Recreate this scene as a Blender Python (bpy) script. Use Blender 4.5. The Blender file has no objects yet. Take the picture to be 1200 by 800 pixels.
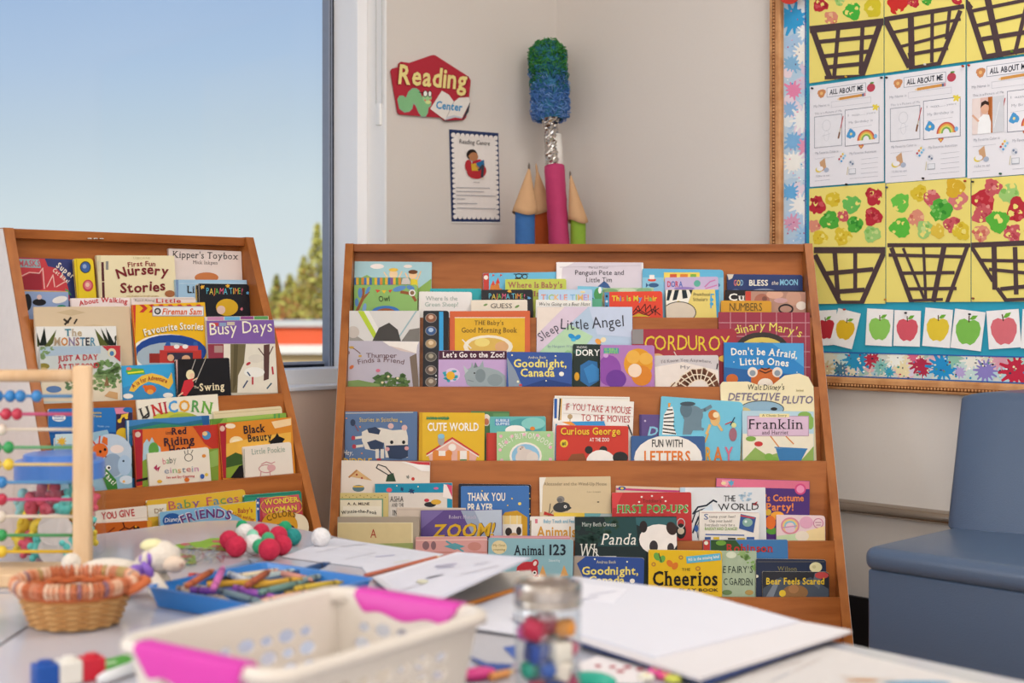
import bpy, bmesh, math, random
from mathutils import Vector, Matrix
random.seed(7)
S = bpy.context.scene
COL = S.collection
# ---------------------------------------------------------------- camera, sky, lights, exposure
FPX, HX, HY, EYE = 1600.0, 600.0, 364.0, 0.86          # focal length and horizon on a 1200x800 frame, eye height
CC = (0.139, 4.27)                                     # room corner seen from the camera
AX, AY = (0.7206, 0.6934), (-0.6933, 0.7207)           # the two wall directions seen from the camera
def cw(X, Y, z=None, rel=None):
    """camera-aligned floor coordinates (right, ahead) to the room's own axes; the room corner is the origin"""
    dx, dy = X - CC[0], Y - CC[1]
    return Vector((dx*AX[0]+dy*AX[1], dx*AY[0]+dy*AY[1], (EYE+rel) if rel is not None else (z or 0.0)))
CAMP = cw(0, 0, EYE)
YAW = math.atan2(-AX[1], AY[1])
def cyaw(cx, cy):
    return math.atan2(cx*AY[0]+cy*AY[1], cx*AX[0]+cy*AX[1])
cd = bpy.data.cameras.new('camera'); cam = bpy.data.objects.new('camera', cd); COL.objects.link(cam)
cam.location = CAMP; cam.rotation_euler = (math.pi/2, 0, YAW)
cd.sensor_width = 36; cd.lens = 48; cd.shift_y = -(400-HY)/1200
cd.clip_start = 0.05; cd.clip_end = 300
cd.dof.use_dof = True; cd.dof.focus_distance = 3.15; cd.dof.aperture_fstop = 3.7
S.camera = cam
S.view_settings.view_transform = 'Standard'; S.view_settings.look = 'None'
S.view_settings.gamma = 1.0; S.view_settings.use_curve_mapping = False
S.view_settings.exposure = -0.10
S.cycles.transparent_max_bounces = 24
def lin(h):
    if len(h) == 3: h = h[0]*2+h[1]*2+h[2]*2
    o = []
    for i in (0, 2, 4):
        c = int(h[i:i+2], 16)/255
        o.append(c/12.92 if c <= 0.04045 else ((c+0.055)/1.055)**2.4)
    return (*o, 1.0)
def world():
    w = bpy.data.worlds.new('sky'); S.world = w; w.use_nodes = True
    nt = w.node_tree; nt.nodes.clear()
    tc = nt.nodes.new('ShaderNodeTexCoord'); sp = nt.nodes.new('ShaderNodeSeparateXYZ')
    dot = nt.nodes.new('ShaderNodeVectorMath'); dot.operation = 'DOT_PRODUCT'
    rgt = cw(1, 0) - cw(0, 0); dot.inputs[1].default_value = (-0.10*rgt.x, -0.10*rgt.y, 1.0)
    rp = nt.nodes.new('ShaderNodeValToRGB'); bg = nt.nodes.new('ShaderNodeBackground'); o = nt.nodes.new('ShaderNodeOutputWorld')
    cr = rp.color_ramp
    st = [(0.0, 'e2e6e6'), (0.10, 'd6e1e6'), (0.155, 'c3d3e2'), (0.20, 'b4c9e4'), (0.25, 'a6bfe2'), (0.32, '92afdb'), (1.0, '6f96d0')]
    cr.elements[0].position = st[0][0]; cr.elements[0].color = lin(st[0][1])
    cr.elements[1].position = 1.0; cr.elements[1].color = lin(st[-1][1])
    for p, c in st[1:-1]:
        e = cr.elements.new(p); e.color = lin(c)
    nt.links.new(tc.outputs['Generated'], dot.inputs[0]); nt.links.new(dot.outputs['Value'], rp.inputs[0])
    nt.links.new(rp.outputs[0], bg.inputs[0]); nt.links.new(bg.outputs[0], o.inputs[0])
    bg.inputs[1].default_value = 1.09
world()
def area(name, loc, rot, sx, sy, power, col):
    l = bpy.data.lights.new(name, 'AREA'); l.shape = 'RECTANGLE'; l.size = sx; l.size_y = sy; l.energy = power; l.color = col
    o = bpy.data.objects.new(name, l); COL.objects.link(o); o.location = loc; o.rotation_euler = rot
    return o
LAMP = (1.0, 0.965, 0.93)
for (x, y, p) in ((-1.15, -2.3, 30), (-3.2, -1.4, 6), (-1.5, -3.6, 6), (-3.9, -3.9, 5)):   # unseen fill lamps added under the ceiling to brighten walls and racks
    area('ceiling_fill', (x, y, 2.73), (0, 0, 0), 1.2, 0.6, p, LAMP)
# fill lamp added along the window wall, out of view, to strengthen the daylight
area('daylight_fill', (-4.9, -0.06, 1.55), (-math.pi/2, 0, 0), 1.8, 1.7, 85, (0.90, 0.95, 1.0))
# two unseen fill lamps added behind the camera to brighten upright surfaces
area('daylight_fill', (-5.9, -4.4, 1.45), (0, -math.pi/2, 0), 1.8, 2.8, 56, (0.97, 0.98, 1.0))
area('daylight_fill', (-3.9, -5.9, 1.45), (math.pi/2, 0, 0), 3.4, 1.8, 52, (1.0, 0.98, 0.95))
SUN = bpy.data.lights.new('sun', 'SUN'); SUN.energy = 4.0; SUN.angle = 0.009; SUN.color = (1.0, 0.93, 0.82)
so = bpy.data.objects.new('sun', SUN); COL.objects.link(so)
so.rotation_euler = Vector(cw(0.45, 0.75, rel=0) - cw(0, 0, rel=0.6)).to_track_quat('-Z', 'Y').to_euler()

# ---------------------------------------------------------------- materials
_M = {}
def nodes(name):
    m = bpy.data.materials.new(name); m.use_nodes = True
    nt = m.node_tree; b = nt.nodes['Principled BSDF']
    return m, nt, b
def mat(h, rough=0.5, metal=0.0, spec=0.3, var=0.05, scale=60.0, bump=0.0, coat=0.0):
    """plain coloured material with a faint procedural variation in tone"""
    key = (h, rough, metal, spec, var, scale, bump, coat)
    if key in _M: return _M[key]
    m, nt, b = nodes('paint_'+h)
    tc = nt.nodes.new('ShaderNodeTexCoord'); n = nt.nodes.new('ShaderNodeTexNoise'); n.inputs['Scale'].default_value = scale; n.inputs['Detail'].default_value = 2
    nt.links.new(tc.outputs['Object'], n.inputs['Vector'])
    mx = nt.nodes.new('ShaderNodeMix'); mx.data_type = 'RGBA'
    c = lin(h)
    mx.inputs[6].default_value = tuple(max(0, v*(1-var)) for v in c[:3])+(1,)
    mx.inputs[7].default_value = tuple(min(1, v*(1+var)) for v in c[:3])+(1,)
    nt.links.new(n.outputs['Fac'], mx.inputs[0]); nt.links.new(mx.outputs[2], b.inputs['Base Color'])
    b.inputs['Roughness'].default_value = rough; b.inputs['Metallic'].default_value = metal
    b.inputs['Specular IOR Level'].default_value = spec
    if coat: b.inputs['Coat Weight'].default_value = coat; b.inputs['Coat Roughness'].default_value = 0.15
    if bump:
        bp = nt.nodes.new('ShaderNodeBump'); bp.inputs['Strength'].default_value = bump; bp.inputs['Distance'].default_value = 0.004
        nt.links.new(n.outputs['Fac'], bp.inputs['Height']); nt.links.new(bp.outputs[0], b.inputs['Normal'])
    _M[key] = m
    return m
def wood(name, c1, c2, scale=(6, 6, 60), rough=0.38, rot=(0, 0, 0), coat=0.15):
    m, nt, b = nodes(name)
    tc = nt.nodes.new('ShaderNodeTexCoord'); mp = nt.nodes.new('ShaderNodeMapping'); mp.inputs['Scale'].default_value = scale; mp.inputs['Rotation'].default_value = rot
    n = nt.nodes.new('ShaderNodeTexNoise'); n.inputs['Scale'].default_value = 1.0; n.inputs['Detail'].default_value = 6; n.inputs['Distortion'].default_value = 0.6
    n2 = nt.nodes.new('ShaderNodeTexNoise'); n2.inputs['Scale'].default_value = 4.0; n2.inputs['Detail'].default_value = 4
    mu = nt.nodes.new('ShaderNodeMath'); mu.operation = 'MULTIPLY_ADD'; mu.inputs[1].default_value = 0.45; 
    rp = nt.nodes.new('ShaderNodeValToRGB'); rp.color_ramp.elements[0].position = 0.40; rp.color_ramp.elements[1].position = 0.85
    rp.color_ramp.elements[0].color = lin(c1); rp.color_ramp.elements[1].color = lin(c2)
    L = nt.links.new
    L(tc.outputs['Object'], mp.inputs[0]); L(mp.outputs[0], n.inputs['Vector']); L(mp.outputs[0], n2.inputs['Vector'])
    L(n2.outputs['Fac'], mu.inputs[0]); L(n.outputs['Fac'], mu.inputs[2]); L(mu.outputs[0], rp.inputs[0]); L(rp.outputs[0], b.inputs['Base Color'])
    b.inputs['Roughness'].default_value = rough; b.inputs['Specular IOR Level'].default_value = 0.2; b.inputs['Coat Weight'].default_value = coat; b.inputs['Coat Roughness'].default_value = 0.25
    return m
def glass(name, tint='ffffff', refl=0.10, rough=0.03, graze=0.6):
    """clear thin-walled glass or plastic: mostly transparent with a fresnel sheen"""
    m = bpy.data.materials.new(name); m.use_nodes = True; nt = m.node_tree; nt.nodes.clear()
    o = nt.nodes.new('ShaderNodeOutputMaterial'); t = nt.nodes.new('ShaderNodeBsdfTransparent'); g = nt.nodes.new('ShaderNodeBsdfGlossy')
    t.inputs[0].default_value = lin(tint); g.inputs['Roughness'].default_value = rough
    f = nt.nodes.new('ShaderNodeLayerWeight'); f.inputs[0].default_value = 0.5
    pw = nt.nodes.new('ShaderNodeMath'); pw.operation = 'POWER'; pw.inputs[1].default_value = 4.0
    nt.links.new(f.outputs['Facing'], pw.inputs[0])
    ma = nt.nodes.new('ShaderNodeMath'); ma.operation = 'MULTIPLY_ADD'; ma.inputs[1].default_value = graze; ma.inputs[2].default_value = refl
    ma.use_clamp = True
    x = nt.nodes.new('ShaderNodeMixShader')
    nt.links.new(pw.outputs[0], ma.inputs[0]); nt.links.new(ma.outputs[0], x.inputs[0]); nt.links.new(t.outputs[0], x.inputs[1]); nt.links.new(g.outputs[0], x.inputs[2]); nt.links.new(x.outputs[0], o.inputs[0])
    return m
M_WOOD = wood('bookcase_wood', '84461a', 'ae6a33', scale=(14, 14, 2.2), coat=0.05)
M_WOODB = wood('bookcase_board_wood', '84461a', 'ac6631', scale=(3, 14, 22), coat=0.05)
M_LIGHTWOOD = wood('pale_beech_wood', 'd2ab80', 'e3c39c', scale=(20, 20, 4), rough=0.5, coat=0.0)
M_FRAME = wood('oak_frame_wood', 'a86c3c', 'cf9a68', scale=(12, 12, 12), rough=0.4)
M_WALL = mat('dcd6d0', 0.75, spec=0.2, var=0.015, scale=180, bump=0.05)
M_WHITE = mat('f0f0ee', 0.4, var=0.01)
M_CEIL = mat('efece6', 0.9, var=0.01)
M_PAGE = mat('efe7d8', 0.7, var=0.03, scale=300)
M_FLOOR = wood('floor_vinyl_wood', '8d6a4c', 'a9835f', scale=(2, 14, 1), rough=0.45)
M_SOFA = mat('4f6079', 0.33, spec=0.45, var=0.04, scale=350, bump=0.12)
M_LAM = mat('c2c2cb', 0.16, spec=0.8, var=0.01)
M_CHROME = mat('c9c4bd', 0.22, metal=1.0, var=0.02)

# ---------------------------------------------------------------- mesh helpers
MTX = {}
class B:
    """collects shapes given in world coordinates; out() links them as ONE mesh object"""
    def __init__(s): s.v = []; s.f = []; s.m = []; s.mats = []
    def ix(s, m):
        if isinstance(m, str): m = mat(m)
        if m not in s.mats: s.mats.append(m)
        return s.mats.index(m)
    def poly(s, pts, m):
        k = len(s.v); s.v += [tuple(p) for p in pts]; s.f.append(tuple(range(k, k+len(pts)))); s.m.append(s.ix(m))
    def add(s, vs, fs, m):
        k = len(s.v); s.v += [tuple(p) for p in vs]; i = s.ix(m)
        for f in fs: s.f.append(tuple(k+a for a in f)); s.m.append(i)
    def bm(s, bm, m, X=None):
        bm.verts.ensure_lookup_table(); bm.verts.index_update()
        s.add([(X @ v.co) if X else v.co for v in bm.verts], [[v.index for v in f.verts] for f in bm.faces], m); bm.free()
    def box(s, c, size, m, X=None, bev=0.0, seg=2):
        bm = bmesh.new(); bmesh.ops.create_cube(bm, size=1.0)
        for v in bm.verts: v.co = Vector((v.co.x*size[0]+c[0], v.co.y*size[1]+c[1], v.co.z*size[2]+c[2]))
        if bev: bmesh.ops.bevel(bm, geom=bm.edges[:], offset=bev, segments=seg, profile=0.5, affect='EDGES')
        s.bm(bm, m, X)
    def prism(s, pts, h, m, X=None, axis=(0, 0, 1)):
        """closed outline pts (3-D) extruded along vector axis*h"""
        a = Vector(axis)*h; n = len(pts); P = [Vector(p) for p in pts]
        vs = P+[p+a for p in P]
        if X: vs = [X @ v for v in vs]
        fs = [list(range(n))[::-1], list(range(n, 2*n))]+[[i, (i+1) % n, n+(i+1) % n, n+i] for i in range(n)]
        s.add(vs, fs, m)
    def tube(s, pts, r, m, n=10, X=None, caps=True):
        P = [Vector(p) for p in pts]; R = r if isinstance(r, (list, tuple)) else [r]*len(P)
        vs = []; fs = []
        up = None
        for i, p in enumerate(P):
            d = (P[min(i+1, len(P)-1)]-P[max(i-1, 0)])
            d = d.normalized() if d.length > 1e-9 else Vector((0, 0, 1))
            if up is None or abs(up.dot(d)) > 0.98: up = Vector((0, 0, 1)) if abs(d.z) < 0.9 else Vector((1, 0, 0))
            a = d.cross(up).normalized(); b2 = a.cross(d).normalized(); up = b2
            for k in range(n):
                t = 2*math.pi*k/n; vs.append(p+(a*math.cos(t)+b2*math.sin(t))*R[i])
        for i in range(len(P)-1):
            for k in range(n): fs.append([i*n+k, i*n+(k+1) % n, (i+1)*n+(k+1) % n, (i+1)*n+k])
        if caps: fs.append(list(range(n))[::-1]); fs.append([(len(P)-1)*n+k for k in range(n)])
        s.add([X @ v for v in vs] if X else vs, fs, m)
    def lathe(s, prof, m, n=28, X=None, sx=1.0, sy=1.0):
        vs = []; fs = []
        for r, z in prof:
            for k in range(n):
                t = 2*math.pi*k/n; vs.append(Vector((r*math.cos(t)*sx, r*math.sin(t)*sy, z)))
        for i in range(len(prof)-1):
            for k in range(n): fs.append([i*n+k, i*n+(k+1) % n, (i+1)*n+(k+1) % n, (i+1)*n+k])
        s.add([X @ v for v in vs] if X else vs, fs, m)
    def ball(s, c, r, m, u=16, v=10, sc=(1, 1, 1), X=None, jit=0.0):
        bm = bmesh.new(); bmesh.ops.create_uvsphere(bm, u_segments=u, v_segments=v, radius=1.0)
        for q in bm.verts:
            j = 1+random.uniform(-jit, jit)
            q.co = Vector((q.co.x*r*sc[0]*j+c[0], q.co.y*r*sc[1]*j+c[1], q.co.z*r*sc[2]*j+c[2]))
        s.bm(bm, m, X)
    def outs(s, name, parent):
        """as out(), but marks that lie far apart become objects of their own"""
        n = len(s.f); par = list(range(n))
        def find(i):
            while par[i] != i: par[i] = par[par[i]]; i = par[i]
            return i
        bb = []; owner = {}
        for i, f in enumerate(s.f):
            P = [s.v[k] for k in f]; bb.append(([min(p[a] for p in P) for a in range(3)], [max(p[a] for p in P) for a in range(3)]))
            for k in f:
                if k in owner: par[find(i)] = find(owner[k])
                else: owner[k] = i
        isl = {}
        for i in range(n): isl.setdefault(find(i), []).append(i)
        I = []
        for fs in isl.values():
            lo = [min(bb[i][0][a] for i in fs) for a in range(3)]; hi = [max(bb[i][1][a] for i in fs) for a in range(3)]; I.append((fs, lo, hi, max(hi[a]-lo[a] for a in range(3))))
        q = list(range(len(I)))
        def fq(i):
            while q[i] != i: q[i] = q[q[i]]; i = q[i]
            return i
        for i in range(len(I)):
            for j in range(i):
                if fq(i) == fq(j): continue
                g = math.sqrt(sum(max(0, I[i][1][a]-I[j][2][a], I[j][1][a]-I[i][2][a])**2 for a in range(3)))
                if g <= max(.0195, .49*max(I[i][3], I[j][3])): q[fq(i)] = fq(j)
        gr = {}
        for i in range(len(I)): gr.setdefault(fq(i), []).extend(I[i][0])
        for fs in gr.values():
            c = B(); c.mats = s.mats
            for i in sorted(fs):
                k = len(c.v); c.v += [s.v[a] for a in s.f[i]]; c.f.append(tuple(range(k, k+len(s.f[i])))); c.m.append(s.m[i])
            c.out(name, parent)
    def out(s, name, parent=None, smooth=False, label=None, solid=0.0):
        me = bpy.data.meshes.new(name)
        if parent is None:
            xs = [p[0] for p in s.v]; ys = [p[1] for p in s.v]; zs = [p[2] for p in s.v]
            o3 = Vector(((min(xs)+max(xs))/2, (min(ys)+max(ys))/2, min(zs))); X = Matrix.Translation(-o3)
        else: X = MTX[parent.name].inverted()
        me.from_pydata([X @ Vector(p) for p in s.v], [], s.f)
        for m in s.mats: me.materials.append(m)
        me.polygons.foreach_set('material_index', s.m)
        if smooth: me.polygons.foreach_set('use_smooth', [True]*len(me.polygons))
        me.update(); me.validate()
        o = bpy.data.objects.new(name, me); COL.objects.link(o)
        if parent is None: o.location = o3
        else:
            o.parent = parent; MTX[o.name] = MTX[parent.name]
        if label: o['label'] = label
        if smooth == 'auto' or solid:
            pass
        if solid:
            md = o.modifiers.new('solidify', 'SOLIDIFY'); md.thickness = solid; md.offset = 0
        return o
def tag(o, label, cat, group=None):
    o['label'] = label; o['category'] = cat
    if group: o['group'] = group
    return o
def struct(o): o['kind'] = 'structure'; return o
def thing(name, label, cat, loc=(0, 0, 0), rotz=0.0, group=None):
    o = bpy.data.objects.new(name, None); COL.objects.link(o); o.empty_display_size = 0.05
    o.location = loc; o.rotation_euler = (0, 0, rotz)
    MTX[o.name] = Matrix.Translation(Vector(loc)) @ Matrix.Rotation(rotz, 4, 'Z')
    return tag(o, label, cat, group)
def autosmooth(o, ang=0.7):
    me = o.data; bm = bmesh.new(); bm.from_mesh(me)
    for f in bm.faces: f.smooth = True
    for e in bm.edges:
        e.smooth = not (len(e.link_faces) == 2 and e.calc_face_angle(0) > ang)
    bm.to_mesh(me); bm.free()
    return o
# ---------------------------------------------------------------- sight lines: where a point seen in the photo lies on a real surface
def ray(px, py):
    p = cw((px-HX)/FPX, 1.0, rel=-(py-HY)/FPX)
    return p-CAMP
def hit(px, py, P, N):
    d = ray(px, py); return CAMP + d*((P-CAMP).dot(N)/d.dot(N))
def pix(p):
    q = Vector(p)-CAMP; X = q.x*AX[0]+q.y*AY[0]; Y = q.x*AX[1]+q.y*AY[1]
    return HX+FPX*X/Y, HY-FPX*q.z/Y
def on_right(px, py, off=0.0): return hit(px, py, Vector((-off, 0, 0)), Vector((-1, 0, 0)))
def on_left(px, py, off=0.0): return hit(px, py, Vector((0, -off, 0)), Vector((0, -1, 0)))
TZ = 0.45
def on_table(px, py, h=0.0): return hit(px, py, Vector((0, 0, TZ+h)), Vector((0, 0, 1)))
# ---------------------------------------------------------------- lettering
GL = {}
def make_glyphs():
    todo = []
    for ch in [chr(i) for i in range(33, 127)]:
        for bold in (0, 1, 2):
            c = bpy.data.curves.new('g', 'FONT'); c.body = ch; c.size = 1.0; c.resolution_u = 2; c.offset = (0.0, 0.022, 0.027)[bold]
            o = bpy.data.objects.new('g', c); COL.objects.link(o); todo.append((ch, bold, o))
    bpy.context.view_layer.update(); dg = bpy.context.evaluated_depsgraph_get()
    for ch, bold, o in todo:
        me = bpy.data.meshes.new_from_object(o.evaluated_get(dg))
        vs = [(v.co.x, v.co.y) for v in me.vertices]; fs = [tuple(p.vertices) for p in me.polygons]
        cnt = {}
        for f in fs:
            for a, b in zip(f, f[1:]+f[:1]): cnt[(min(a, b), max(a, b))] = cnt.get((min(a, b), max(a, b)), 0)+1
        edges = [e for e, k in cnt.items() if k == 1]
        GL[ch, bold] = (vs, fs, edges)
        bpy.data.meshes.remove(me)
    for _, _, o in todo:
        c = o.data; bpy.data.objects.remove(o); bpy.data.curves.remove(c)
make_glyphs()
CAP = max(v[1] for v in GL['H', 0][0]); XH = max(v[1] for v in GL['x', 0][0])
def glyph(ch, bold, serif):
    k = (ch, bold, serif)
    if k in GL: return GL[k]
    vs, fs, ed = GL[ch, bold]; vs = list(vs); fs = list(fs)
    if serif and ch.isalpha():
        asc = max(v[1] for v in vs)
        for a, b in ed:
            (x0, y0), (x1, y1) = vs[a], vs[b]
            if abs(y0-y1) < 0.004 and 0.03 < abs(x0-x1) < 0.17:
                for lv, sg in ((0, 1), (CAP, -1), (XH, -1), (asc, -1)):
                    if abs(y0-lv) < 0.03:
                        xa, xb = min(x0, x1)-0.055, max(x0, x1)+0.055; n = len(vs)
                        vs += [(xa, y0), (xb, y0), (xb, y0+sg*0.05), (xa, y0+sg*0.05)]; fs.append((n, n+1, n+2, n+3)); break
    GL[k] = (vs, fs, ed)
    return GL[k]
def lay(text, style, x0, x1, y0, y1, h, sag=0.0):
    """lettering laid along a base line from (x0,y0) to (x1,y1); returns [(verts, faces)] in picture units"""
    bold = 2 if 'B' in style else 1 if 'b' in style else 0; ser = 's' in style
    rn = random.Random(text)
    X = 0.0; items = []; gapw = 0.055 if bold else 0.07
    for ch in text:
        if ch == ' ': X += 0.30; continue
        if (ch, bold) not in GL: continue
        vs, fs, _ = glyph(ch, bold, ser)
        mn = min(v[0] for v in vs); mx = max(v[0] for v in vs)
        X += .03 if mx-mn < .16 and items else 0; items.append((X-mn, (X+(mx-mn)/2), vs, fs)); X += (mx-mn)+gapw+(.05 if mx-mn < .16 else 0)
    W = max(X-gapw, 0.1); sc = (x1-x0)/W; sy = h/CAP
    out = []
    for off, mid, vs, fs in items:
        t = mid/W; dy = -sag*(1-(2*t-1)**2); ang = math.atan2(sag*4*(2*t-1), (x1-x0)) if sag else 0.0
        ang += math.atan2(y1-y0, x1-x0)
        jy = 0; sh = 0.22 if 'i' in style else 0.0
        if 'h' in style: jy = rn.uniform(-0.07, 0.07)*h; ang += rn.uniform(-0.10, 0.10)
        cx, cy = x0+mid*sc, y0+(y1-y0)*t+dy+jy
        ca, sa = math.cos(ang), math.sin(ang); pv = []
        for gx, gy in vs:
            lx = (gx+off-mid+gy*sh)*sc; ly = -gy*sy
            pv.append((cx+lx*ca-ly*sa, cy+lx*sa+ly*ca))
        out.append((pv, fs))
    return out
def clip(poly, quad):
    """keep the part of a polygon inside a convex quad (clockwise on screen)"""
    res = poly
    for i in range(len(quad)):
        ax, ay = quad[i]; bx, by = quad[(i+1) % len(quad)]
        def side(p): return (bx-ax)*(p[1]-ay)-(by-ay)*(p[0]-ax)
        src, res = res, []
        for j in range(len(src)):
            p, q = src[j], src[(j+1) % len(src)]; sp, sq = side(p), side(q)
            if sp >= 0: res.append(p)
            if (sp >= 0) != (sq >= 0):
                t = sp/(sp-sq); res.append((p[0]+(q[0]-p[0])*t, p[1]+(q[1]-p[1])*t))
        if len(res) < 3: return []
    return res
def star(cx, cy, r, n, seed=1, inner=0.58):
    rn = random.Random(seed*131+int(cx*7)+int(cy*3)); pts = []
    a0 = rn.uniform(0, 6.28)
    for i in range(n):
        a = a0+6.2832*i/n; R = r*rn.uniform(0.72, 1.12)
        for da, k in ((-0.30, inner), (-0.10, 0.95), (0.10, 0.95), (0.30, inner)):
            aa = a+da*6.2832/n*1.3; pts.append((cx+math.cos(aa)*R*k if k > 0.5 else cx+math.cos(aa)*r*k, cy+math.sin(aa)*R*k if k > 0.5 else cy+math.sin(aa)*r*k))
    return pts
def blob(cx, cy, r, seed=1, n=22, j=0.18, sy=1.0):
    rn = random.Random(seed*97+int(cx*5)+int(cy*11)); p1, p2 = rn.uniform(0, 6), rn.uniform(0, 6)
    return [(cx+r*math.cos(6.2832*i/n)*(k := 1+j*math.sin(3*6.2832*i/n+p1)*0.6+rn.uniform(-j, j)*0.7), cy+sy*r*math.sin(6.2832*i/n)*k) for i in range(n)]
def draw(spec, mp, quad, bp, bt, d0=0.0003, step=0.00005, rough=0.45):
    """printed matter: a small drawing language; mp(px,py,height) puts a point on the printed surface"""
    k = 0
    for ln in spec.replace('\n', ';').split(';'):
        ln = ln.strip()
        if not ln: continue
        a = ln.split(' '); op = a[0]; lift = d0+k*step; k += 1
        if op in 'tT':
            ni = 7 if op == 't' else 8
            w = ln.split(' ', ni); style, c = w[1], w[2]; x0, x1 = float(w[3]), float(w[4]); ys = w[5].split('/')
            y0 = float(ys[0]); y1 = float(ys[-1]); h = float(w[6]); sag = float(w[7]) if op == 'T' else 0.0
            cols = c.split(','); m = [mat(cc, rough, spec=.15) for cc in cols]
            for i, (pv, fs) in enumerate(lay(w[ni], style, x0, x1, y0, y1, h, sag)):
                if quad:
                    xm = sum(p[0] for p in pv)/len(pv); ym = sum(p[1] for p in pv)/len(pv)
                    if len(clip([(xm-.1, ym-.1), (xm+.1, ym-.1), (xm+.1, ym+.1)], quad)) < 3: continue
                bt.add([mp(x, y, lift+0.0004) for x, y in pv], fs, m[i % len(m)])
            continue
        c = a[1]; v = [float(q) for q in a[2:]]; m = mat(c, rough, spec=.15); P = []
        if op == 'r': P = [[(v[0], v[1]), (v[2], v[1]), (v[2], v[3]), (v[0], v[3])]]
        elif op == 'e':
            ro = math.radians(v[4]) if len(v) > 4 else 0; cr, sr = math.cos(ro), math.sin(ro)
            n = 20 if max(v[2], v[3]) > 4 else 12
            P = [[(v[0]+v[2]*math.cos(t)*cr-v[3]*math.sin(t)*sr, v[1]+v[2]*math.cos(t)*sr+v[3]*math.sin(t)*cr) for t in [6.2832*i/n for i in range(n)]]]
        elif op == 'a':
            n = 14; w = v[4]
            for i in range(n):
                t0, t1 = math.pi+math.pi*i/n, math.pi+math.pi*(i+1)/n
                P.append([(v[0]+v[2]*math.cos(t0), v[1]+v[3]*math.sin(t0)), (v[0]+v[2]*math.cos(t1), v[1]+v[3]*math.sin(t1)), (v[0]+(v[2]-w)*math.cos(t1), v[1]+(v[3]-w)*math.sin(t1)), (v[0]+(v[2]-w)*math.cos(t0), v[1]+(v[3]-w)*math.sin(t0))])
        elif op == 'o':
            n = 28; w = v[4]
            for i in range(n):
                t0, t1 = 6.2832*i/n, 6.2832*(i+1)/n
                P.append([(v[0]+v[2]*math.cos(t0), v[1]+v[3]*math.sin(t0)), (v[0]+v[2]*math.cos(t1), v[1]+v[3]*math.sin(t1)), (v[0]+(v[2]-w)*math.cos(t1), v[1]+(v[3]-w)*math.sin(t1)), (v[0]+(v[2]-w)*math.cos(t0), v[1]+(v[3]-w)*math.sin(t0))])
        elif op == 'p': P = [[(v[i], v[i+1]) for i in range(0, len(v)-1, 2)]]
        elif op == 'l':
            w = v[0]/2; q = [(v[i], v[i+1]) for i in range(1, len(v)-1, 2)]
            for (xa, ya), (xb, yb) in zip(q, q[1:]):
                L = math.hypot(xb-xa, yb-ya) or 1; ux, uy = (xb-xa)/L*w, (yb-ya)/L*w
                xa -= ux*.5; ya -= uy*.5; xb += ux*.5; yb += uy*.5
                P.append([(xa-uy, ya+ux), (xa+uy, ya-ux), (xb+uy, yb-ux), (xb-uy, yb+ux)])
        elif op == 's': P = [star(v[0], v[1], v[2], int(v[3]), int(v[4]) if len(v) > 4 else 1)]
        elif op == 'f':
            rf = random.Random(int(v[0]*3+v[1]*7)); 
            for q in range(int(v[3])*2):
                t, d = rf.uniform(0, 6.28), v[2]*math.sqrt(rf.random())
                P.append(blob(v[0]+math.cos(t)*d, v[1]+math.sin(t)*d*.85, v[2]*rf.uniform(.14, .34), q, 8, .3, rf.uniform(.5, 1)))
        elif op == 'b': P = [blob(v[0], v[1], v[2], int(v[3]) if len(v) > 3 else 1)]
        for pl in P:
            area2 = sum(pl[i][0]*pl[(i+1) % len(pl)][1]-pl[(i+1) % len(pl)][0]*pl[i][1] for i in range(len(pl)))
            if area2 > 0: pl = pl[::-1]
            if quad: pl = clip(pl, quad)
            if len(pl) >= 3: bp.poly([mp(x, y, lift) for x, y in pl], m)
# ---------------------------------------------------------------- the room
def wall_box(name, lo, hi, m=M_WALL):
    b = B(); b.box([(a+c)/2 for a, c in zip(lo, hi)], [c-a for a, c in zip(lo, hi)], m); return struct(b.out(name))
H = 2.75; RX, RY = -6.0, -6.0
wall_box('floor', (RX-.2, RY-.2, -.05), (.3, .3, 0), M_FLOOR)
wall_box('ceiling', (RX-.2, RY-.2, H), (.3, .3, H+.1), M_CEIL)
wall_box('wall_right', (0, RY-.2, 0), (.15, .28, H))
wall_box('wall_back', (RX-.2, RY-.2, 0), (.15, RY, H))
wall_box('wall_side', (RX-.2, RY, 0), (RX, .28, H))
WS = -0.6805                                   # window's reveal edge along the left wall
WL = -4.0; WT = 2.45
SILL = EYE-0.211
DEP = 0.28
b = B()
b.box(((WS)/2, DEP/2, H/2), (-WS, DEP, H), M_WALL)                                     # pier between window and corner
b.box(((WL+WS)/2, DEP/2, (WT+H)/2), (WS-WL, DEP, H-WT), M_WALL)                         # above the head
b.box(((RX+WL)/2, DEP/2, H/2), (WL-RX, DEP, H), M_WALL)
struct(b.out('wall_left'))
b = B(); b.box(((WL+WS)/2, DEP/2, SILL/2), (WS-WL, DEP, SILL), mat('f2d6c0', 0.7, spec=0.2, var=0.015, scale=180, bump=0.05)); struct(b.out('wall_left_lower'))      # wall below the sill, missing warm bounce light put into its colour
ML_ = mat('f3f2f0', .5, var=.01)
b = B(); b.box((WS-.0015, .0395, (SILL+WT)/2), (.003, .079, WT-SILL), ML_); b.box((WS+.0, -.0015, (SILL+WT)/2), (.003, .003, WT-SILL), ML_); struct(b.out('trim_2'))
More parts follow.
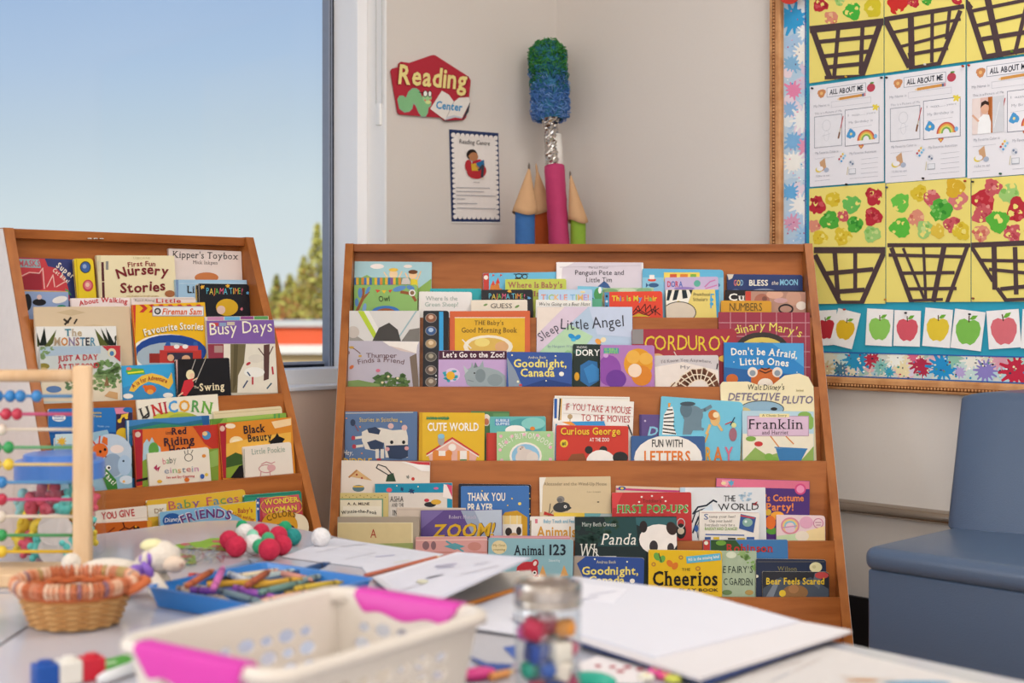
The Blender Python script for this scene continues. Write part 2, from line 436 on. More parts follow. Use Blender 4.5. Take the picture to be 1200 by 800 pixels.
# window: frame, inner sash with dark gaskets, pane
wf = thing('window_1', 'large white framed window', 'window', ((WL+WS)/2, 0, SILL)); del wf['label']; del wf['category']; struct(wf)
MW = mat('f7f8fa', 0.35, var=0.01); MG = mat('1c2230', 0.5); MS = mat('8b93a3', 0.4)
FW = 0.037
b = B()
X0 = WS
b.box((X0-FW/2-.0, .08+.07, (SILL+WT)/2), (FW, .14, WT-SILL), MW, bev=.002)
b.box((WL+FW/2, .15, (SILL+WT)/2), (FW, .14, WT-SILL), MW, bev=.002)
b.box(((WL+X0)/2, .15, SILL+.026), (X0-WL-2*FW, .14, .052), MW, bev=.002)
b.box(((WL+X0)/2, .15, WT-.026), (X0-WL-2*FW, .14, .052), MW, bev=.002)
b.out('window_frame', wf)
b = B()
for dx, w, m in ((.003, .006, MG), (.0085, .005, MS), (.0125, .003, MG), (.0165, .005, MS)):
    b.box((X0-FW-dx, .205, (SILL+WT)/2), (w, .03, WT-SILL-.104), m)
b.box(((WL+X0)/2, .21, SILL+.052+.004), (X0-WL-2*FW-.06, .03, .008), MG)
b.box(((WL+X0)/2, .205, SILL+.052+.0115), (X0-WL-2*FW-.06, .03, .007), MS)
b.out('gasket', wf)
b = B(); b.box(((WL+X0)/2, .225, (SILL+WT)/2), (X0-WL-2*FW-.02, .006, WT-SILL-.11), glass('window_glass', 'fafcfc', 0.008, graze=.12)); b.out('pane', wf)
b = B(); b.box(((WL+X0)/2-.0, .038, SILL+.006), (X0-WL, .10, .012), MW, bev=.003); b.out('window_sill', wf)
# roller blind chain hanging in the reveal
bc = thing('blind_chain', 'white beaded blind chain hanging in the window reveal with its tensioner', 'blind chain', on_left(443, 364))
b = B()
def inrev(px, py): return hit(px, py, Vector((WS-.006, 0, 0)), Vector((-1, 0, 0)))
for px in (440.5, 447.5):
    p0 = inrev(px, -60); p1 = inrev(px, 122); n = 150
    b = B()
    for i in range(n):
        q = p0+(p1-p0)*(i/n); b.ball(q, .0018, mat('d9d9d6', .4), 6, 4)
    b.out('bead_chain', bc, True)
b = B(); q = inrev(444, 134); b.box(q, (.008, .020, .062), mat('f2f2f0', .35), bev=.0035, seg=3); b.out('tensioner', bc, True)
# dark cove base, chair rail
def strip(name, y0, y1, z0, z1, d, m, bev=0):
    b = B(); b.box((-d/2, (y0+y1)/2, (z0+z1)/2), (d, y1-y0, z1-z0), m, bev=bev); return struct(b.out(name))
strip('baseboard_right', RY, 0, 0, .13, .012, mat('17161a', .5))
b = B(); b.box(((RX)/2, -.006, .065), (-RX, .012, .13), mat('17161a', .5)); struct(b.out('baseboard_left'))
b = B(); zr = EYE-.503; P = [(-.002+(-.024)*math.sin(t), 0, zr-.0175*math.cos(t)) for t in [math.pi*i/10 for i in range(11)]]
b.prism([Vector(p)+Vector((0, RY, 0)) for p in P], -RY-.003, mat('b3a79b', .22, metal=.9, var=.03), axis=(0, 1, 0))
autosmooth(struct(b.out('trim_1')))

# ---------------------------------------------------------------- outside: a low building and trees seen through the window
def outp(px, py, Y): return cw((px-HX)/FPX*Y, Y, rel=-(py-HY)/FPX*Y)
def facade(Y, X0, X1, rows, name, label, cat, depth=4.0):
    t = thing(name, label, cat, cw((X0+X1)/2, Y, rel=-1.35), YAW)
    for part, ya, yb, c, pr in rows:
        za, zb = -(ya-HY)/FPX*Y, -(yb-HY)/FPX*Y
        b = B(); X = Matrix.Translation(cw((X0+X1)/2, Y, rel=(za+zb)/2)) @ Matrix.Rotation(YAW, 4, 'Z')
        b.box((0, depth/2-pr, 0), (X1-X0, depth, abs(za-zb)), mat(c, .7, var=.03, scale=2), X); b.out(part, t)
facade(30, -11, 1, [('roof_coping', 376, 382.5, 'd3d0cc', .10), ('fascia', 382.5, 404, 'e8623a', 0.0), ('gutter', 404, 414, 'f4ede4', .16), ('soffit', 414, 416, '8a6f4a', 0), ('facade_wall', 416, 455, 'dcbf92', -.05)],
       'low_building', 'low building outside the window with an orange fascia band', 'building')
b = B(); b.box(cw(-10, 40, rel=-3.2), (120, 120, .1), mat('b5a886', .9, scale=1), None); struct(b.out('ground_outside'))
def tree(px, ytop, ybot, Y, w, c1, c2, label, seed):
    rn = random.Random(seed); base = outp(px, ybot, Y); h = (ybot-ytop)/FPX*Y; zb = EYE-3.1
    t = thing('conifer_tree', label, 'tree', (base.x, base.y, zb), 0, 'trees beyond the low building')
    b = B(); b.tube([(base.x, base.y, zb), (base.x, base.y, base.z+h*.93)], [w*.06, w*.015], mat('5d4630', .9)); b.out('trunk', t)
    b = B(); r0 = w/FPX*Y if False else w
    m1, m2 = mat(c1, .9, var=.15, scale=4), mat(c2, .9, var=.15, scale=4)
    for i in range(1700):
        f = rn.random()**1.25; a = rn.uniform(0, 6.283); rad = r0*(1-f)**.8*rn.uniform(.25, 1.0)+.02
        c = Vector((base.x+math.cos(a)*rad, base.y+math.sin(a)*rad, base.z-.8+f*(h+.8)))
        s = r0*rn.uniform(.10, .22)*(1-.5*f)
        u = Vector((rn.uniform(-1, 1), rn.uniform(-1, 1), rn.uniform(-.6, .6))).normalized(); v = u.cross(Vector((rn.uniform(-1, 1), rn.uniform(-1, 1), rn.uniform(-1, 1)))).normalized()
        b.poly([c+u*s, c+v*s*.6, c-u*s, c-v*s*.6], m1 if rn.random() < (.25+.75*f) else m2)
    b.out('foliage', t)
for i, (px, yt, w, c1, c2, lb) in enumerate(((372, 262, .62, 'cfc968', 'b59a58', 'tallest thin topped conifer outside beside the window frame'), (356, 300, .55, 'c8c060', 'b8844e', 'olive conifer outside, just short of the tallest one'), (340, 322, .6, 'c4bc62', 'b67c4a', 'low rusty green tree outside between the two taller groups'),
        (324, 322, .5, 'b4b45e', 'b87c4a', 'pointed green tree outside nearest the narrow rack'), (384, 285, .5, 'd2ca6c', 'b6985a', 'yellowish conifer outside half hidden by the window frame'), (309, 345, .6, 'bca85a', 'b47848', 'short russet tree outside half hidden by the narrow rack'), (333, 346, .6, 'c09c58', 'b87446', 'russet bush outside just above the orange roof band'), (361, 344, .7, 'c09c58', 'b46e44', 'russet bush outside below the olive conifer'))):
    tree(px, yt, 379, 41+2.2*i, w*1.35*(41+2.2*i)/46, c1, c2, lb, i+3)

# ---------------------------------------------------------------- the two sloping book racks
SLOPE = 0.455; TOPZ = 1.03; LEAN = 0.10; LT = 0.010
ZL = [None, .843, .677, .507, .332, .214]              # top edges of the five pocket boards
POCK = .07
class Rack: pass
def ybase(n):                                          # pocket n's backrest plane: y at height z is ybase(n)[0] + LEAN*(z-ybase(n)[1])
    if n == 1: return (SLOPE*1.013+.006+.030, 1.013)
    return (SLOPE*ZL[n-1]+.006, ZL[n-1])
def make_rack(name, label, loc, rotz, W):
    R = Rack(); R.t = thing(name, label, 'book rack', loc, rotz); R.X = MTX[R.t.name]; R.W = W
    th = .020
    for s in (-1, 1):
        b = B(); x = s*W/2-(th if s > 0 else 0)
        b.prism([(x, 0, 0), (x, SLOPE*TOPZ, TOPZ), (x, SLOPE*TOPZ+.10, TOPZ), (x, SLOPE*TOPZ+.10, 0)], th, M_WOOD, R.X, (1, 0, 0)); b.out('side_panel', R.t)
        xo = s*(W/2+.0004)-(.0004 if s > 0 else -.0004)*0
        b = B(); b.prism([(xo, .004, .004), (xo, SLOPE*TOPZ+.004, TOPZ-.002), (xo, SLOPE*TOPZ+.098, TOPZ-.002), (xo, SLOPE*TOPZ+.098, .004)], s*.0008, mat('ece4df', .35), R.X, (1, 0, 0)); o = b.out('side_facing', R.t); o['label'] = 'white outer side face'
    iw = W-2*th
    b = B(); b.box((0, SLOPE*TOPZ+.052, TOPZ-.011), (iw, .096, .020), M_WOODB, R.X, bev=.0015); b.out('top_board', R.t)
    b = B(); y0, z0 = ybase(1); zf = ZL[1]-POCK
    b.prism([(-iw/2, y0+LEAN*(TOPZ-.02-z0), TOPZ-.02), (-iw/2, y0+LEAN*(zf-z0), zf), (-iw/2, y0+LEAN*(zf-z0)+.008, zf), (-iw/2, y0+LEAN*(TOPZ-.02-z0)+.008, TOPZ-.02)], iw, M_WOODB, R.X, (1, 0, 0)); b.out('back_panel', R.t)
    for n in range(1, 6):
        zt = ZL[n]; y0 = SLOPE*zt+.006; zb = (ZL[n+1]-POCK) if n < 5 else .02
        f = lambda z, d: (-iw/2, y0+LEAN*(z-zt)-d, z)
        b = B(); b.prism([f(zt, 0), f(zb, 0), f(zb, LT), f(zt, LT)], iw, M_WOODB, R.X, (1, 0, 0)); b.out('pocket_board', R.t)
        yb, zz = ybase(n); zf = zt-POCK; ya = y0+LEAN*(zf-zt); yc = yb+LEAN*(zf-zz)-LT*(n > 1)
        b = B(); b.box((0, (ya+yc)/2, zf-.004), (iw, yc-ya, .008), M_WOODB, R.X); b.out('pocket_floor', R.t)
    return R
YW = YAW
RC = make_rack('book_rack', 'wide wooden sloping book rack set across the room corner', cw(.169, 3.45-SLOPE*TOPZ, 0), YAW, 1.18)
_a = .708; _xd = (math.cos(_a), math.sin(_a)); _yd = (-math.sin(_a), math.cos(_a))
_tl = ((4.4-HX)/FPX*2.79, 2.79)
RL = make_rack('book_rack', 'narrow wooden sloping book rack in front of the window', cw(_tl[0]+_xd[0]*.289-_yd[0]*SLOPE*TOPZ, _tl[1]+_xd[1]*.289-_yd[1]*SLOPE*TOPZ, 0), cyaw(*_xd), .578)

b = B()
for px in (104, 111, 118):
    b.box(hit(px, 279.6, RL.X @ Vector((0, SLOPE*TOPZ+.003, 0)), RL.X.to_3x3() @ Vector((0, -1, 0))), (.010, .010, .003), M_CHROME, None, bev=.001)
b.out('metal_clip', RL.t)
# ---------------------------------------------------------------- books
QUEUE = []
def bk(R, n, k, tl, *a, **kw): QUEUE.append([R, n, k, tl, a, kw])
def shelve():
    """stand the queued books in their pockets, one behind the other with no two in the same place"""
    for R in (RC, RL):
        for n in range(1, 6):
            row = sorted([q for q in QUEUE if q[0] is R and q[1] == n], key=lambda q: q[2])
            back = LT if n > 1 else 0.0
            gap = (SLOPE-LEAN)*.17+.03 if n == 1 else (SLOPE-LEAN)*(ZL[n-1]-ZL[n])
            sc = 1.0
            while True:
                offs = []
                for i, q in enumerate(row):
                    th = q[5].get('th', .0075)*sc; o = back+.0006
                    for p, (po, _) in zip(row[:i], offs):
                        if min(q[3][2], p[3][2])-max(q[3][0], p[3][0]) > (-2.2 if R is RC else -6): o = max(o, po+.0006)
                    offs.append((o+th, th))
                if not offs or max(o for o, _ in offs) < gap-.002 or sc < .3: break
                sc *= .94
            for q, (o, th) in zip(row, offs):
                kw = dict(q[5]); kw['th'] = th; make_book(R, n, o, q[3], *q[4], **kw)
def make_book(R, n, off, tl, col, label, art='', th=.0075, r=0.0, kind='picture_book', shape=None, page=None, group=None, spine=None):
    """a book in pocket n of rack R, its front off from the backrest; tl = seen corners x0,y0,x1,y1 of its top edge"""
    y0, z0 = ybase(n)
    N = Vector((0, -1, LEAN)).normalized(); P = Vector((0, y0, z0))+N*off
    X3 = R.X.to_3x3(); Nw = (X3 @ N).normalized(); Pw = R.X @ P
    x0, ya, x1, yb = tl
    A = hit(x0, ya, Pw, Nw); Bq = hit(x1, yb, Pw, Nw)
    Ai = R.X.inverted() @ A; Bi = R.X.inverted() @ Bq; lim = R.W/2-.0215
    if Ai.x < -lim: A = A.lerp(Bq, (-lim-Ai.x)/(Bi.x-Ai.x))
    if Bi.x > lim: Bq = Bq.lerp(A, (Bi.x-lim)/(Bi.x-Ai.x))
    u = (Bq-A); w = u.length; u.normalize(); v = -(Nw.cross(u)).normalized()
    if v.z > 0: v = -v
    zf = ZL[n]-POCK+.0006
    h = min((A.z-zf)/-v.z, (Bq.z-zf)/-v.z)
    root = thing(kind, label, 'book', tuple(A+u*w/2+v*h), R.t.rotation_euler.z, group or ('books on the wide rack' if R is RC else 'books on the narrow rack'))
    pt = lambda a, c, d=0.0: A+u*a+v*c+Nw*d
    cm = mat(col, .38, spec=.2, var=.02); pm = mat(page, .7) if page else M_PAGE
    def outline(i, rr):
        if shape:
            return [(a*w, c*h) for a, c in shape]
        rr = max(rr, .0012); rl = min(rr, .003)
        o = []
        for cx, cy, q, rad in ((w-i-rr, i+rr, -1, rr), (w-i-rr, h-i-rr, 0, rr), (i+rl, h-i-rl, 1, rl), (i+rl, i+rl, 2, rl)):
            for j in range(4):
                t = (q+j/3)*math.pi/2; o.append((cx+math.cos(t)*rad, cy+math.sin(t)*rad))
        return o
    ct = .0012
    def slab(b, i, d0, d1, m, rr):
        o = outline(i, rr); b.prism([pt(a, c, d1) for a, c in o], d0-d1, m, axis=Nw)
    b = B(); slab(b, 0, 0, -ct, cm, r); slab(b, 0, -th+ct, -th, cm, r)
    if not shape:
        sp = mat(spine, .4) if spine else cm
        b.prism([pt(0, r and .004, -ct), pt(.0015, r and .004, -ct), pt(.0015, h-(r and .004), -ct), pt(0, h-(r and .004), -ct)], -(th-2*ct), sp, axis=Nw)
    co = b.out('cover', root)
    b = B(); slab(b, .0 if r else .0018, -ct, -th+ct, pm, max(0, r-.001)); b.out('pages', root)
    if art:
        quad = [pix(pt(0.0005, .0005)), pix(pt(w-.0005, .0005)), pix(pt(w-.0005, h)), pix(pt(.0005, h))]
        bp, bt = B(), B()
        mp = lambda px, py, l: hit(px, py, Pw+Nw*l, Nw)
        draw(art, mp, quad, bp, bt, rough=.35)
        if bp.v: bp.outs('cover_print', co)
        if bt.v: bt.outs('title_lettering', co)
    return root
# ---- wide rack, top pocket
bk(RC,1,.7,(414,306,506,307),'a9cfd6','landscape picture book with two children waving on green hills, top pocket','p 8fb35c 414 330 430 322 452 334 470 330 490 338 506 326 506 372 414 372;e f4ece6 442 312 8 3;e f0e6dc 478 312 5 2;e f2d3a8 461 321 5 5;p c83a32 456 327 466 327 468 340 454 340;l f2d3a8 1.6 456 328 450 319;l f2d3a8 1.6 466 328 471 318;e f0c89a 484 322 5 5;e 6b4022 484 318.5 5.5 2.5;p e6d23c 479 327 489 327 490 338 478 338;l f0c89a 1.6 479 328 475 320;l f0c89a 1.6 489 328 493 318;e e9c04a 461 316 5.5 2')
bk(RC,1,1.6,(411,325,481,325),'7f9f86','board book with a colour-striped top edge behind the green owl book',''.join(f'r {c} {411+i*3.1:.1f} 325 {414.1+i*3.1:.1f} 333.5;' for i,c in enumerate('e2b63c 3c6ea8 e2b63c 5a9a58 d88a3a 4a7ab0 e6c04a 4a6aa0 7fb04e e6b83c 4a7ab0 d88a3a 6aa04a e2b63c 3c6ea8 8f5a9a e2b63c 5a9a58 d8903a'.split()))+'p cfc6c0 470 333 472 326 478 325 481 330 481 333',r=.004,kind='board_book')
bk(RC,1,2.5,(415,334,489,333.5),'8fbc6a','green board book with the word Owl, top pocket','l 9a5a34 3.4 418 365 425 350 426 338;l 9a5a34 2.4 424 352 432 342;l 9a5a34 3.4 487 352 482 344 470 342;e 5f8fc8 422 343 2.5 6;e 5f8fc8 431 340 2 5 30;e 5f8fc8 418 354 2.2 5;e 7fa6d6 427 361 2.2 6 10;e 5f8fc8 468 338 8 3 -15;e 5f8fc8 481 337 5 2.6 20;e f0ece4 483 343 4 4;e 8a6a4a 483 343 2.5 2.5;p d84a3a 440 339 446 340 442 343;p e6c83a 447 340 453 340 450 344;p d84a3a 455 340 460 339 457 343;e 3f78c0 452 366 17 8;e a05a34 452 368 13 7;t h 222222 444 457 353 6.5 Owl',r=.004,kind='board_book')
bk(RC,1,1.6,(504,338,564,338),'2fa6ae','teal board book behind the white sheep book, top pocket','l 3a3a3a 1 507 341 507 345',r=.004,kind='board_book')
bk(RC,1,2.4,(491,341.5,553,342),'eeeae6','white rounded board book with pale grey two-line title, top pocket','t f 9aa8a0 499 536 352 5 Where Is the;t f 9ab0a4 498 537 359 5 Green Sheep?',r=.006,kind='board_book')
bk(RC,1,.7,(566,320,652,318.5),'6dbcdd','sky blue fairy castle picture book with red spine strip, top pocket','r c8443a 566 318 573 372;e f0e8dc 569.5 325 2.6 2.6;p d8813a 573 345 575 334 578 329 580 335 582 328 585 334 587 345;r d8813a 574 338 588 350;p d8483a 575.5 334 578 328 580.5 334;p d8483a 581 332 583.5 325 586 332;l 333333 1.6 604 326 610 326;o 333333 608 323 4 3 1;o 333333 615 324 3.4 3 1;l 333333 1 602 321 619 321;p d8483a 577 324 577 321 580 322;p d8483a 586 324 586 321 589 322')
bk(RC,1,1.6,(592,327,663.5,326.5),'c2cc58','lime board book with a brown-pink question title, top pocket','t bs a8685a 595 659 337 6.5 Where Is Baby\'s;t bs a8685a 625 633 347 6 Is',r=.005,kind='board_book')
bk(RC,1,2.5,(564,339.5,624.5,339),'26262a','black board book with bright chalky capitals, top pocket of the wide rack','t h 66c0d8,e8d05a,e88a4a,70b858,e86a8a,66c0d8 573 615 350 6 PAJAMA TIME!;s e8b03c 597 341 2.8 5;s 66a8d8 620 349 2.2 5',r=.006,kind='board_book')
bk(RC,1,3.4,(552,351.5,618,351),'ece2cf','cream board book with the word GUESS, top pocket','t f 4a453e 575 600 361 5.5 GUESS;e 7a9a5a 606 359 3 1.3 -30;e 7a9a5a 569 357 2.6 1.2 -20',r=.005,kind='board_book')
bk(RC,1,.7,(652,307,754,307.5),'d9d0da','tall pale lavender picture book with worn white corner, top pocket','p f2eeee 652 307 674 307 659 314 655 360 652 360;l c8c0ca .8 656 313 750 311;t n 8a8490 690 713 314.5 2.6 Marcus Pfister;t n 34323c 674 731 322 5.6 Penguin Pete and;t n 34323c 687 717 330.5 5.6 Little Tim;p 3f5f94 700 336 708 329 713 333 716 338;r eeeae8 752 308 754 360')
bk(RC,1,1.7,(677,335,706,336),'7cc0d8','small sky blue book peeking out beside the tickle book, top pocket','e 4f9a5a 701 345 5 8;e 2a4f8c 692 353 5 5;r 5fae8c 694 350 706 362;e f2f2f0 703 340 2 4',kind='board_book')
bk(RC,1,2.5,(631,339,694,339),'b9d3ea','pale blue board book with pastel capitals, top pocket','t b e29a8a,8ab8d8,a8c87a,e8b87a,b89ad0 634 690 352 7 TICKLE TIME!;l a8b8d8 1 633 357 692 357;e e8d8a8 683 342 3 1.4',r=.005,kind='board_book')
bk(RC,1,3.4,(628,351,693,352),'efece4','white book with a slanted bear hunt title, behind the pastel angel book','t si 5a5650 631 691 358 3.8 We\'re Going on a Bear Hunt')
bk(RC,1,1.6,(704,337.5,766,337),'a9c7a0','mottled green picture book behind the red hair book, top pocket','e 7fa878 715 341 9 3;e c8d8b8 735 340 10 2.5;e 86b088 755 340 9 3;e d8c88a 710 350 5 6')
bk(RC,1,2.6,(708,342,776,341),'e2472f','red board book with bright letters and scribbled black hair, top pocket','r 4f8fb8 708 341 714 372;e 22324a 711 347 1.4 1.6;e d8e2e8 711 353 1.4 1.4;e 22324a 711 359 1.4 1.6;e 22324a 711 366 1.6 1.8;t b e8d23c,e8d23c,4a9ad8,e8a03c,7fc05a 717 770 352.5 6 This Is My Hair;l 2a1d1a .9 742 366 748 358 750 364 756 356 757 366;l 2a1d1a .9 756 364 762 357 764 366 768 358 768 369;l 2a1d1a .9 740 370 750 363 760 370 772 361;l 2a1d1a .9 745 362 755 369 765 362 774 369;p d8b83a 740 371 748 367 762 371',r=.006,kind='board_book')
bk(RC,1,.7,(753,314.5,848,316),'62b2d6','wide sky blue board book with a little boat and fish, top pocket','r 8cc4de 753 325 848 372;e d84a3a 764 328 5 1.8;r f0ece6 761 322 767 327;e 3a5f8c 766 334 6 2.6;p 3a5f8c 760 334 757 331 757 337;r e8cf62 778 319 820 330;p c8583a 785 321 793 321 793 325 785 325;p d8803a 797 321 806 321 806 325 797 325;p 7fae4a 809 321 816 321 816 325 809 325;e 4a78a8 840 334 4 2.4',r=.008,kind='board_book')
bk(RC,1,1.7,(779,325,841.5,324),'c4b2d4','lilac board book with a small five-letter logo and star, top pocket','t b c83a5a,4a6ab8,c83a5a,4a6ab8 782 800 336 6.5 DORA;e 5fae9c 817 332 4 4;l c878b0 1.4 826 336 832 330 838 328;l c878b0 1.4 827 338 840 334;e 8f7ab8 802 338 12 2',r=.005,kind='board_book')
bk(RC,1,2.6,(780,339.5,843,339),'e6d276','yellow board book with zebra stripes and an animal back, top pocket','p f0ece0 780 339 812 339 806 356 795 352 780 360;p 1e2a34 783 339 788 339 784 352 781 352;p 1e2a34 791 339 796 339 793 351 788 352;p 1e2a34 799 339 804 339 806 349 800 350;p 1e2a34 807 339 812 339 810 345;e d8cbb8 796 366 20 13;o 2a2a2a 796 366 20 13 1;p 3a9ad0 838 339 843 339 843 372 840 372;t h 5a5240 812.5 832 346.5 4 Preschool;t h 5a5240 812.5 829 352.5 4 Scholars;p 49a8d8 832.5 344 837 344 837 345.5 834 345.5 834 361 832.5 361;e 49a8d8 834 351 2.2 2;e 49a8d8 834 356 2.2 2',r=.005,kind='board_book')
bk(RC,1,.8,(852,321,940.5,322),'2b3c6e','navy board book with the word MOON in pastel capitals, top pocket','p d8cfc0 852 321 860 321 858 326 854 328;t b d87a7a,e8c86a,8ab8d8 860 871 334.5 6.5 GOD;t b efe8da 878 900 334.5 6.5 BLESS;t i efe8da 904 912 333.5 4.5 the;t b 8ac4e0 914 935 334 6.5 MOON;e 8a93ac 895 343 16 5;e 5a6a94 862 340 4 1.6',r=.006,kind='board_book',th=.010)
bk(RC,1,2.0,(850,339.5,943,340.5),'231f20','black board book with big white serif letters, behind the yellow numbers book','t bs f0ece4 854 873 352 8 Cu',kind='board_book')
bk(RC,1,2.9,(873.5,341,945,342),'b58a78','tawny animal picture book with red spine strip, top pocket','r c8483a 873.5 341 880 375;e a86a58 893 352 9 8;e d8a890 908 345 10 5;e c89a84 930 349 9 9;o 2a2426 921 362 9 6 2;e e8dccf 939 358 6 5;e 7a4f44 896 350 3 3;e caa0a0 915 352 8 3',kind='picture_book')
bk(RC,1,3.9,(845,352,904,352.5),'d69c2e','mustard board book with the word NUMBERS, top pocket','t n 5a4a28 855 893 364 9 NUMBERS;l c88a22 .8 846 368 903 368',r=.005,kind='board_book')
# ---- wide rack, second pocket
bk(RC,2,.8,(404,364,492,364),'d8d6d2','grey photo magazine with lime diagonal bands behind the torn mauve book','p b9cf3a 419 364 426 364 446 400 440 400;p e8e6e0 426 364 432 364 452 400 446 400;p 9a968e 404 384 428 400 404 400;e c8beb4 414 389 7 7;l 9ab6bc 1.6 488 364 464 400;p 7c7872 470 400 480 386 492 384 492 400;p 45423f 436 400 444 384 456 378 466 386 470 400')
bk(RC,2,1.7,(496,364,526,364),'1d1d20','tall black sound book with a column of round picture buttons','r 3a9fd6 514.5 365 519.5 440;r 2a2a2e 498 365 513 452;'+''.join(f'e 8f8a84 505 {y} 6.8 5.6;e {c} 505 {y} 6 4.9;e {d} 505 {y-1} 3 2.6;' for y,c,d in ((372.5,'8a5a44','d8b49a'),(387.5,'3a5a8a','b0c4dc'),(402.5,'b0946c','e0c8a4'),(418,'5a564c','a8a08c'),(433.5,'6a5a50','c8b4a0'),(447.5,'7a6a5a','b8ab98')))+'e d8d8d8 511 440 1 1;e d8d8d8 511 444 1 1',r=.006,kind='sound_book',th=.009)
bk(RC,2,2.7,(400.5,399,491.5,400),'bdb7c4','pale mauve woodland picture book with a torn top cover','p efe9e2 447 399 491 400 489 405 488 414 470 408 456 405;p d9c8c0 456 405 470 408 488 414 470 411;p 7a6a5c 488 414 480 418 484 453 491 453;t f 6a4a4c 429 465 419 5.5 Thumper;T f 6a4a4c 420 473 427 5.8 3 Finds a Friend;l 7a5a4a 1 402 404 416 409 422 414;e c8a04a 412 407 3 1.6;e 8a5a3a 408 413 1.8 2.6;e c8a04a 422 417 2 1.4;e c86a3a 412 430 3 2 -40;e d8708a 443 434 2.6 2;f 4a6a3a 459 447 17 14;f 5f7f44 452 448 10 11;f 5f7f44 470 449 10 11;e e8d8b0 455 441 1.6 1.4;e e8d8b0 466 443 1.6 1.4;e e8d8b0 448 448 1.6 1.4;p 7f9a5a 400 453 400 447 420 445 445 450 445 453;e c8708a 406 442 2 4',kind='picture_book')
bk(RC,2,.8,(527,364.5,621,364),'d2643a','orange-bordered picture book with a mustard panel and dinner plate','r e0b030 533 372 615 460;l e8e0d0 .8 533 372 615 372;e ede4cf 572 406 29 13.5;e d9b45a 572 406 24 10.5;e e8d37a 565 401 9 5;e d8a878 588 406 8 6;t s 54401f 556 590 380.5 5 THE Baby\'s;t s 54401f 541 606 389.5 5.8 Good Morning Book;l e8e4da 1.4 542 398 552 408',kind='picture_book')
bk(RC,2,2.7,(514,410.5,594,411),'c2a4d0','lavender board book with a rhinoceros below a plum title band','r 4a2238 514 410 594 421;t b f4ecec 519 591 418.5 6 Let\'s Go to the Zoo!;e d9c8e2 530 439 9 8;f 3aa8b8 528 440 8 12;e e8b02c 528 440 5 5;p 9aa8ac 544 440 548 433 552 430 553 424 556 431 562 429 566 422 567 430 574 431 584 434 592 440 594 453 552 453 547 450;e 7f8e92 563 440 6 8;e 8a999c 580 445 9 7;p b8c4c6 545 438 543 428 549 434;e 2a2a2a 556 437 1 1;p 6f7d80 555 431 557 424 560 430;l 7f8e92 1 548 445 555 447',r=.004,kind='board_book')
bk(RC,2,.9,(629,359,741,359.5),'b3c8de','wide pastel rainbow picture book with flowing dark script title','p e8dcd0 629 359 662 359 629 392;p d9c8d8 662 359 690 359 629 415 629 392;p b4d6b0 629 415 668 380 695 394 670 425 629 436;p 98c890 629 436 665 410 690 420 690 460 629 460;p c4d0e6 690 359 741 359 741 395 700 392;T h 3b3d4a 634 656 400/386 10 0 Sleep;T h 3b3d4a 657 690 386/385 12 0 Little;T h 3b3d4a 694 732 385/382 13 0 Angel;e 2a92d0 670 394 4.4 2.8 30;e 2a92d0 677 395 4 2.6 -30;e 49b4e0 672 398 3 2;e e8a04a 701 400 4 3 40;e f0e0b8 707 398 3.4 3 -30;t n 8aa0ac 642 672 407 3 by Margaret Wise',kind='picture_book')
bk(RC,2,1.8,(671.5,403,706,403.5),'1f302c','dark green-black board book with white outlined four-letter title','p 2f6ea8 680 428 690 422 700 424 702 446 690 453 680 446;p 3b86c4 684 432 694 426 702 432 702 445 690 449;e e8a82c 676 441 3 5;e 315f56 678 412 6 3;t b f2f2ee 675 703 416.5 7 DORY;t n d8dcd8 676 688 408 2.6 FINDING',r=.004,kind='board_book')
bk(RC,2,2.7,(594,412,670.5,413),'32549c','blue board book with yellow Goodnight title on the second pocket','p 8a98a8 594 418 604 434 612 453 596 453;p 24407f 612 453 640 444 670 450 670 453;t b efe07a 602 664 430 9 Goodnight,;t b efe07a 610 650 441 9 Canada;t f d8d4b8 619 640 420 3 Andrea Beck;e f2f0e4 658 438 3 2.7;e f4f0c8 600 416 1 1;e f4f0c8 651 417 1 1;e f4f0c8 607 447 1.4 1.4;e f4f0c8 640 446 .9 .9;e d84a4a 610 451 2 1.4',r=.005,kind='board_book')
bk(RC,2,2.9,(703.5,404,767,404.5),'b07ab8','violet board book with orange and plum bubbles','e 8f4fa8 714 434 14 18;e 6f3a98 722 444 12 11;e e09a28 748 426 17 18;e e8b04a 742 418 8 8;e e8b04a 757 420 8 7;e d8842a 752 440 12 12;e f0d8c0 744 434 8 8;e d0a0d8 710 416 3 3;e d8e8b0 722 412 2 2;r 3a9ab0 707.5 407.5 725 414;t b 9ad06a 708.5 724 411 3 BUBBLE;t b 9ad06a 708.5 724 414.2 2.6 GUPPIES',r=.007,kind='board_book')
bk(RC,2,1.0,(740.5,385.5,863,385),'a02f3e','wide crimson picture book with tall hand-cut yellow capitals','r 8f8a8a 740.5 385 754 403;t h e2c23a 755 856 411 17 CORDUROY;e d8a878 770 420 9 6;p 7f2030 740 418 863 416 863 455 740 455;e e0b04a 850 420 8 4;l d8c8c0 1 790 412 800 430',r=.010,kind='picture_book')
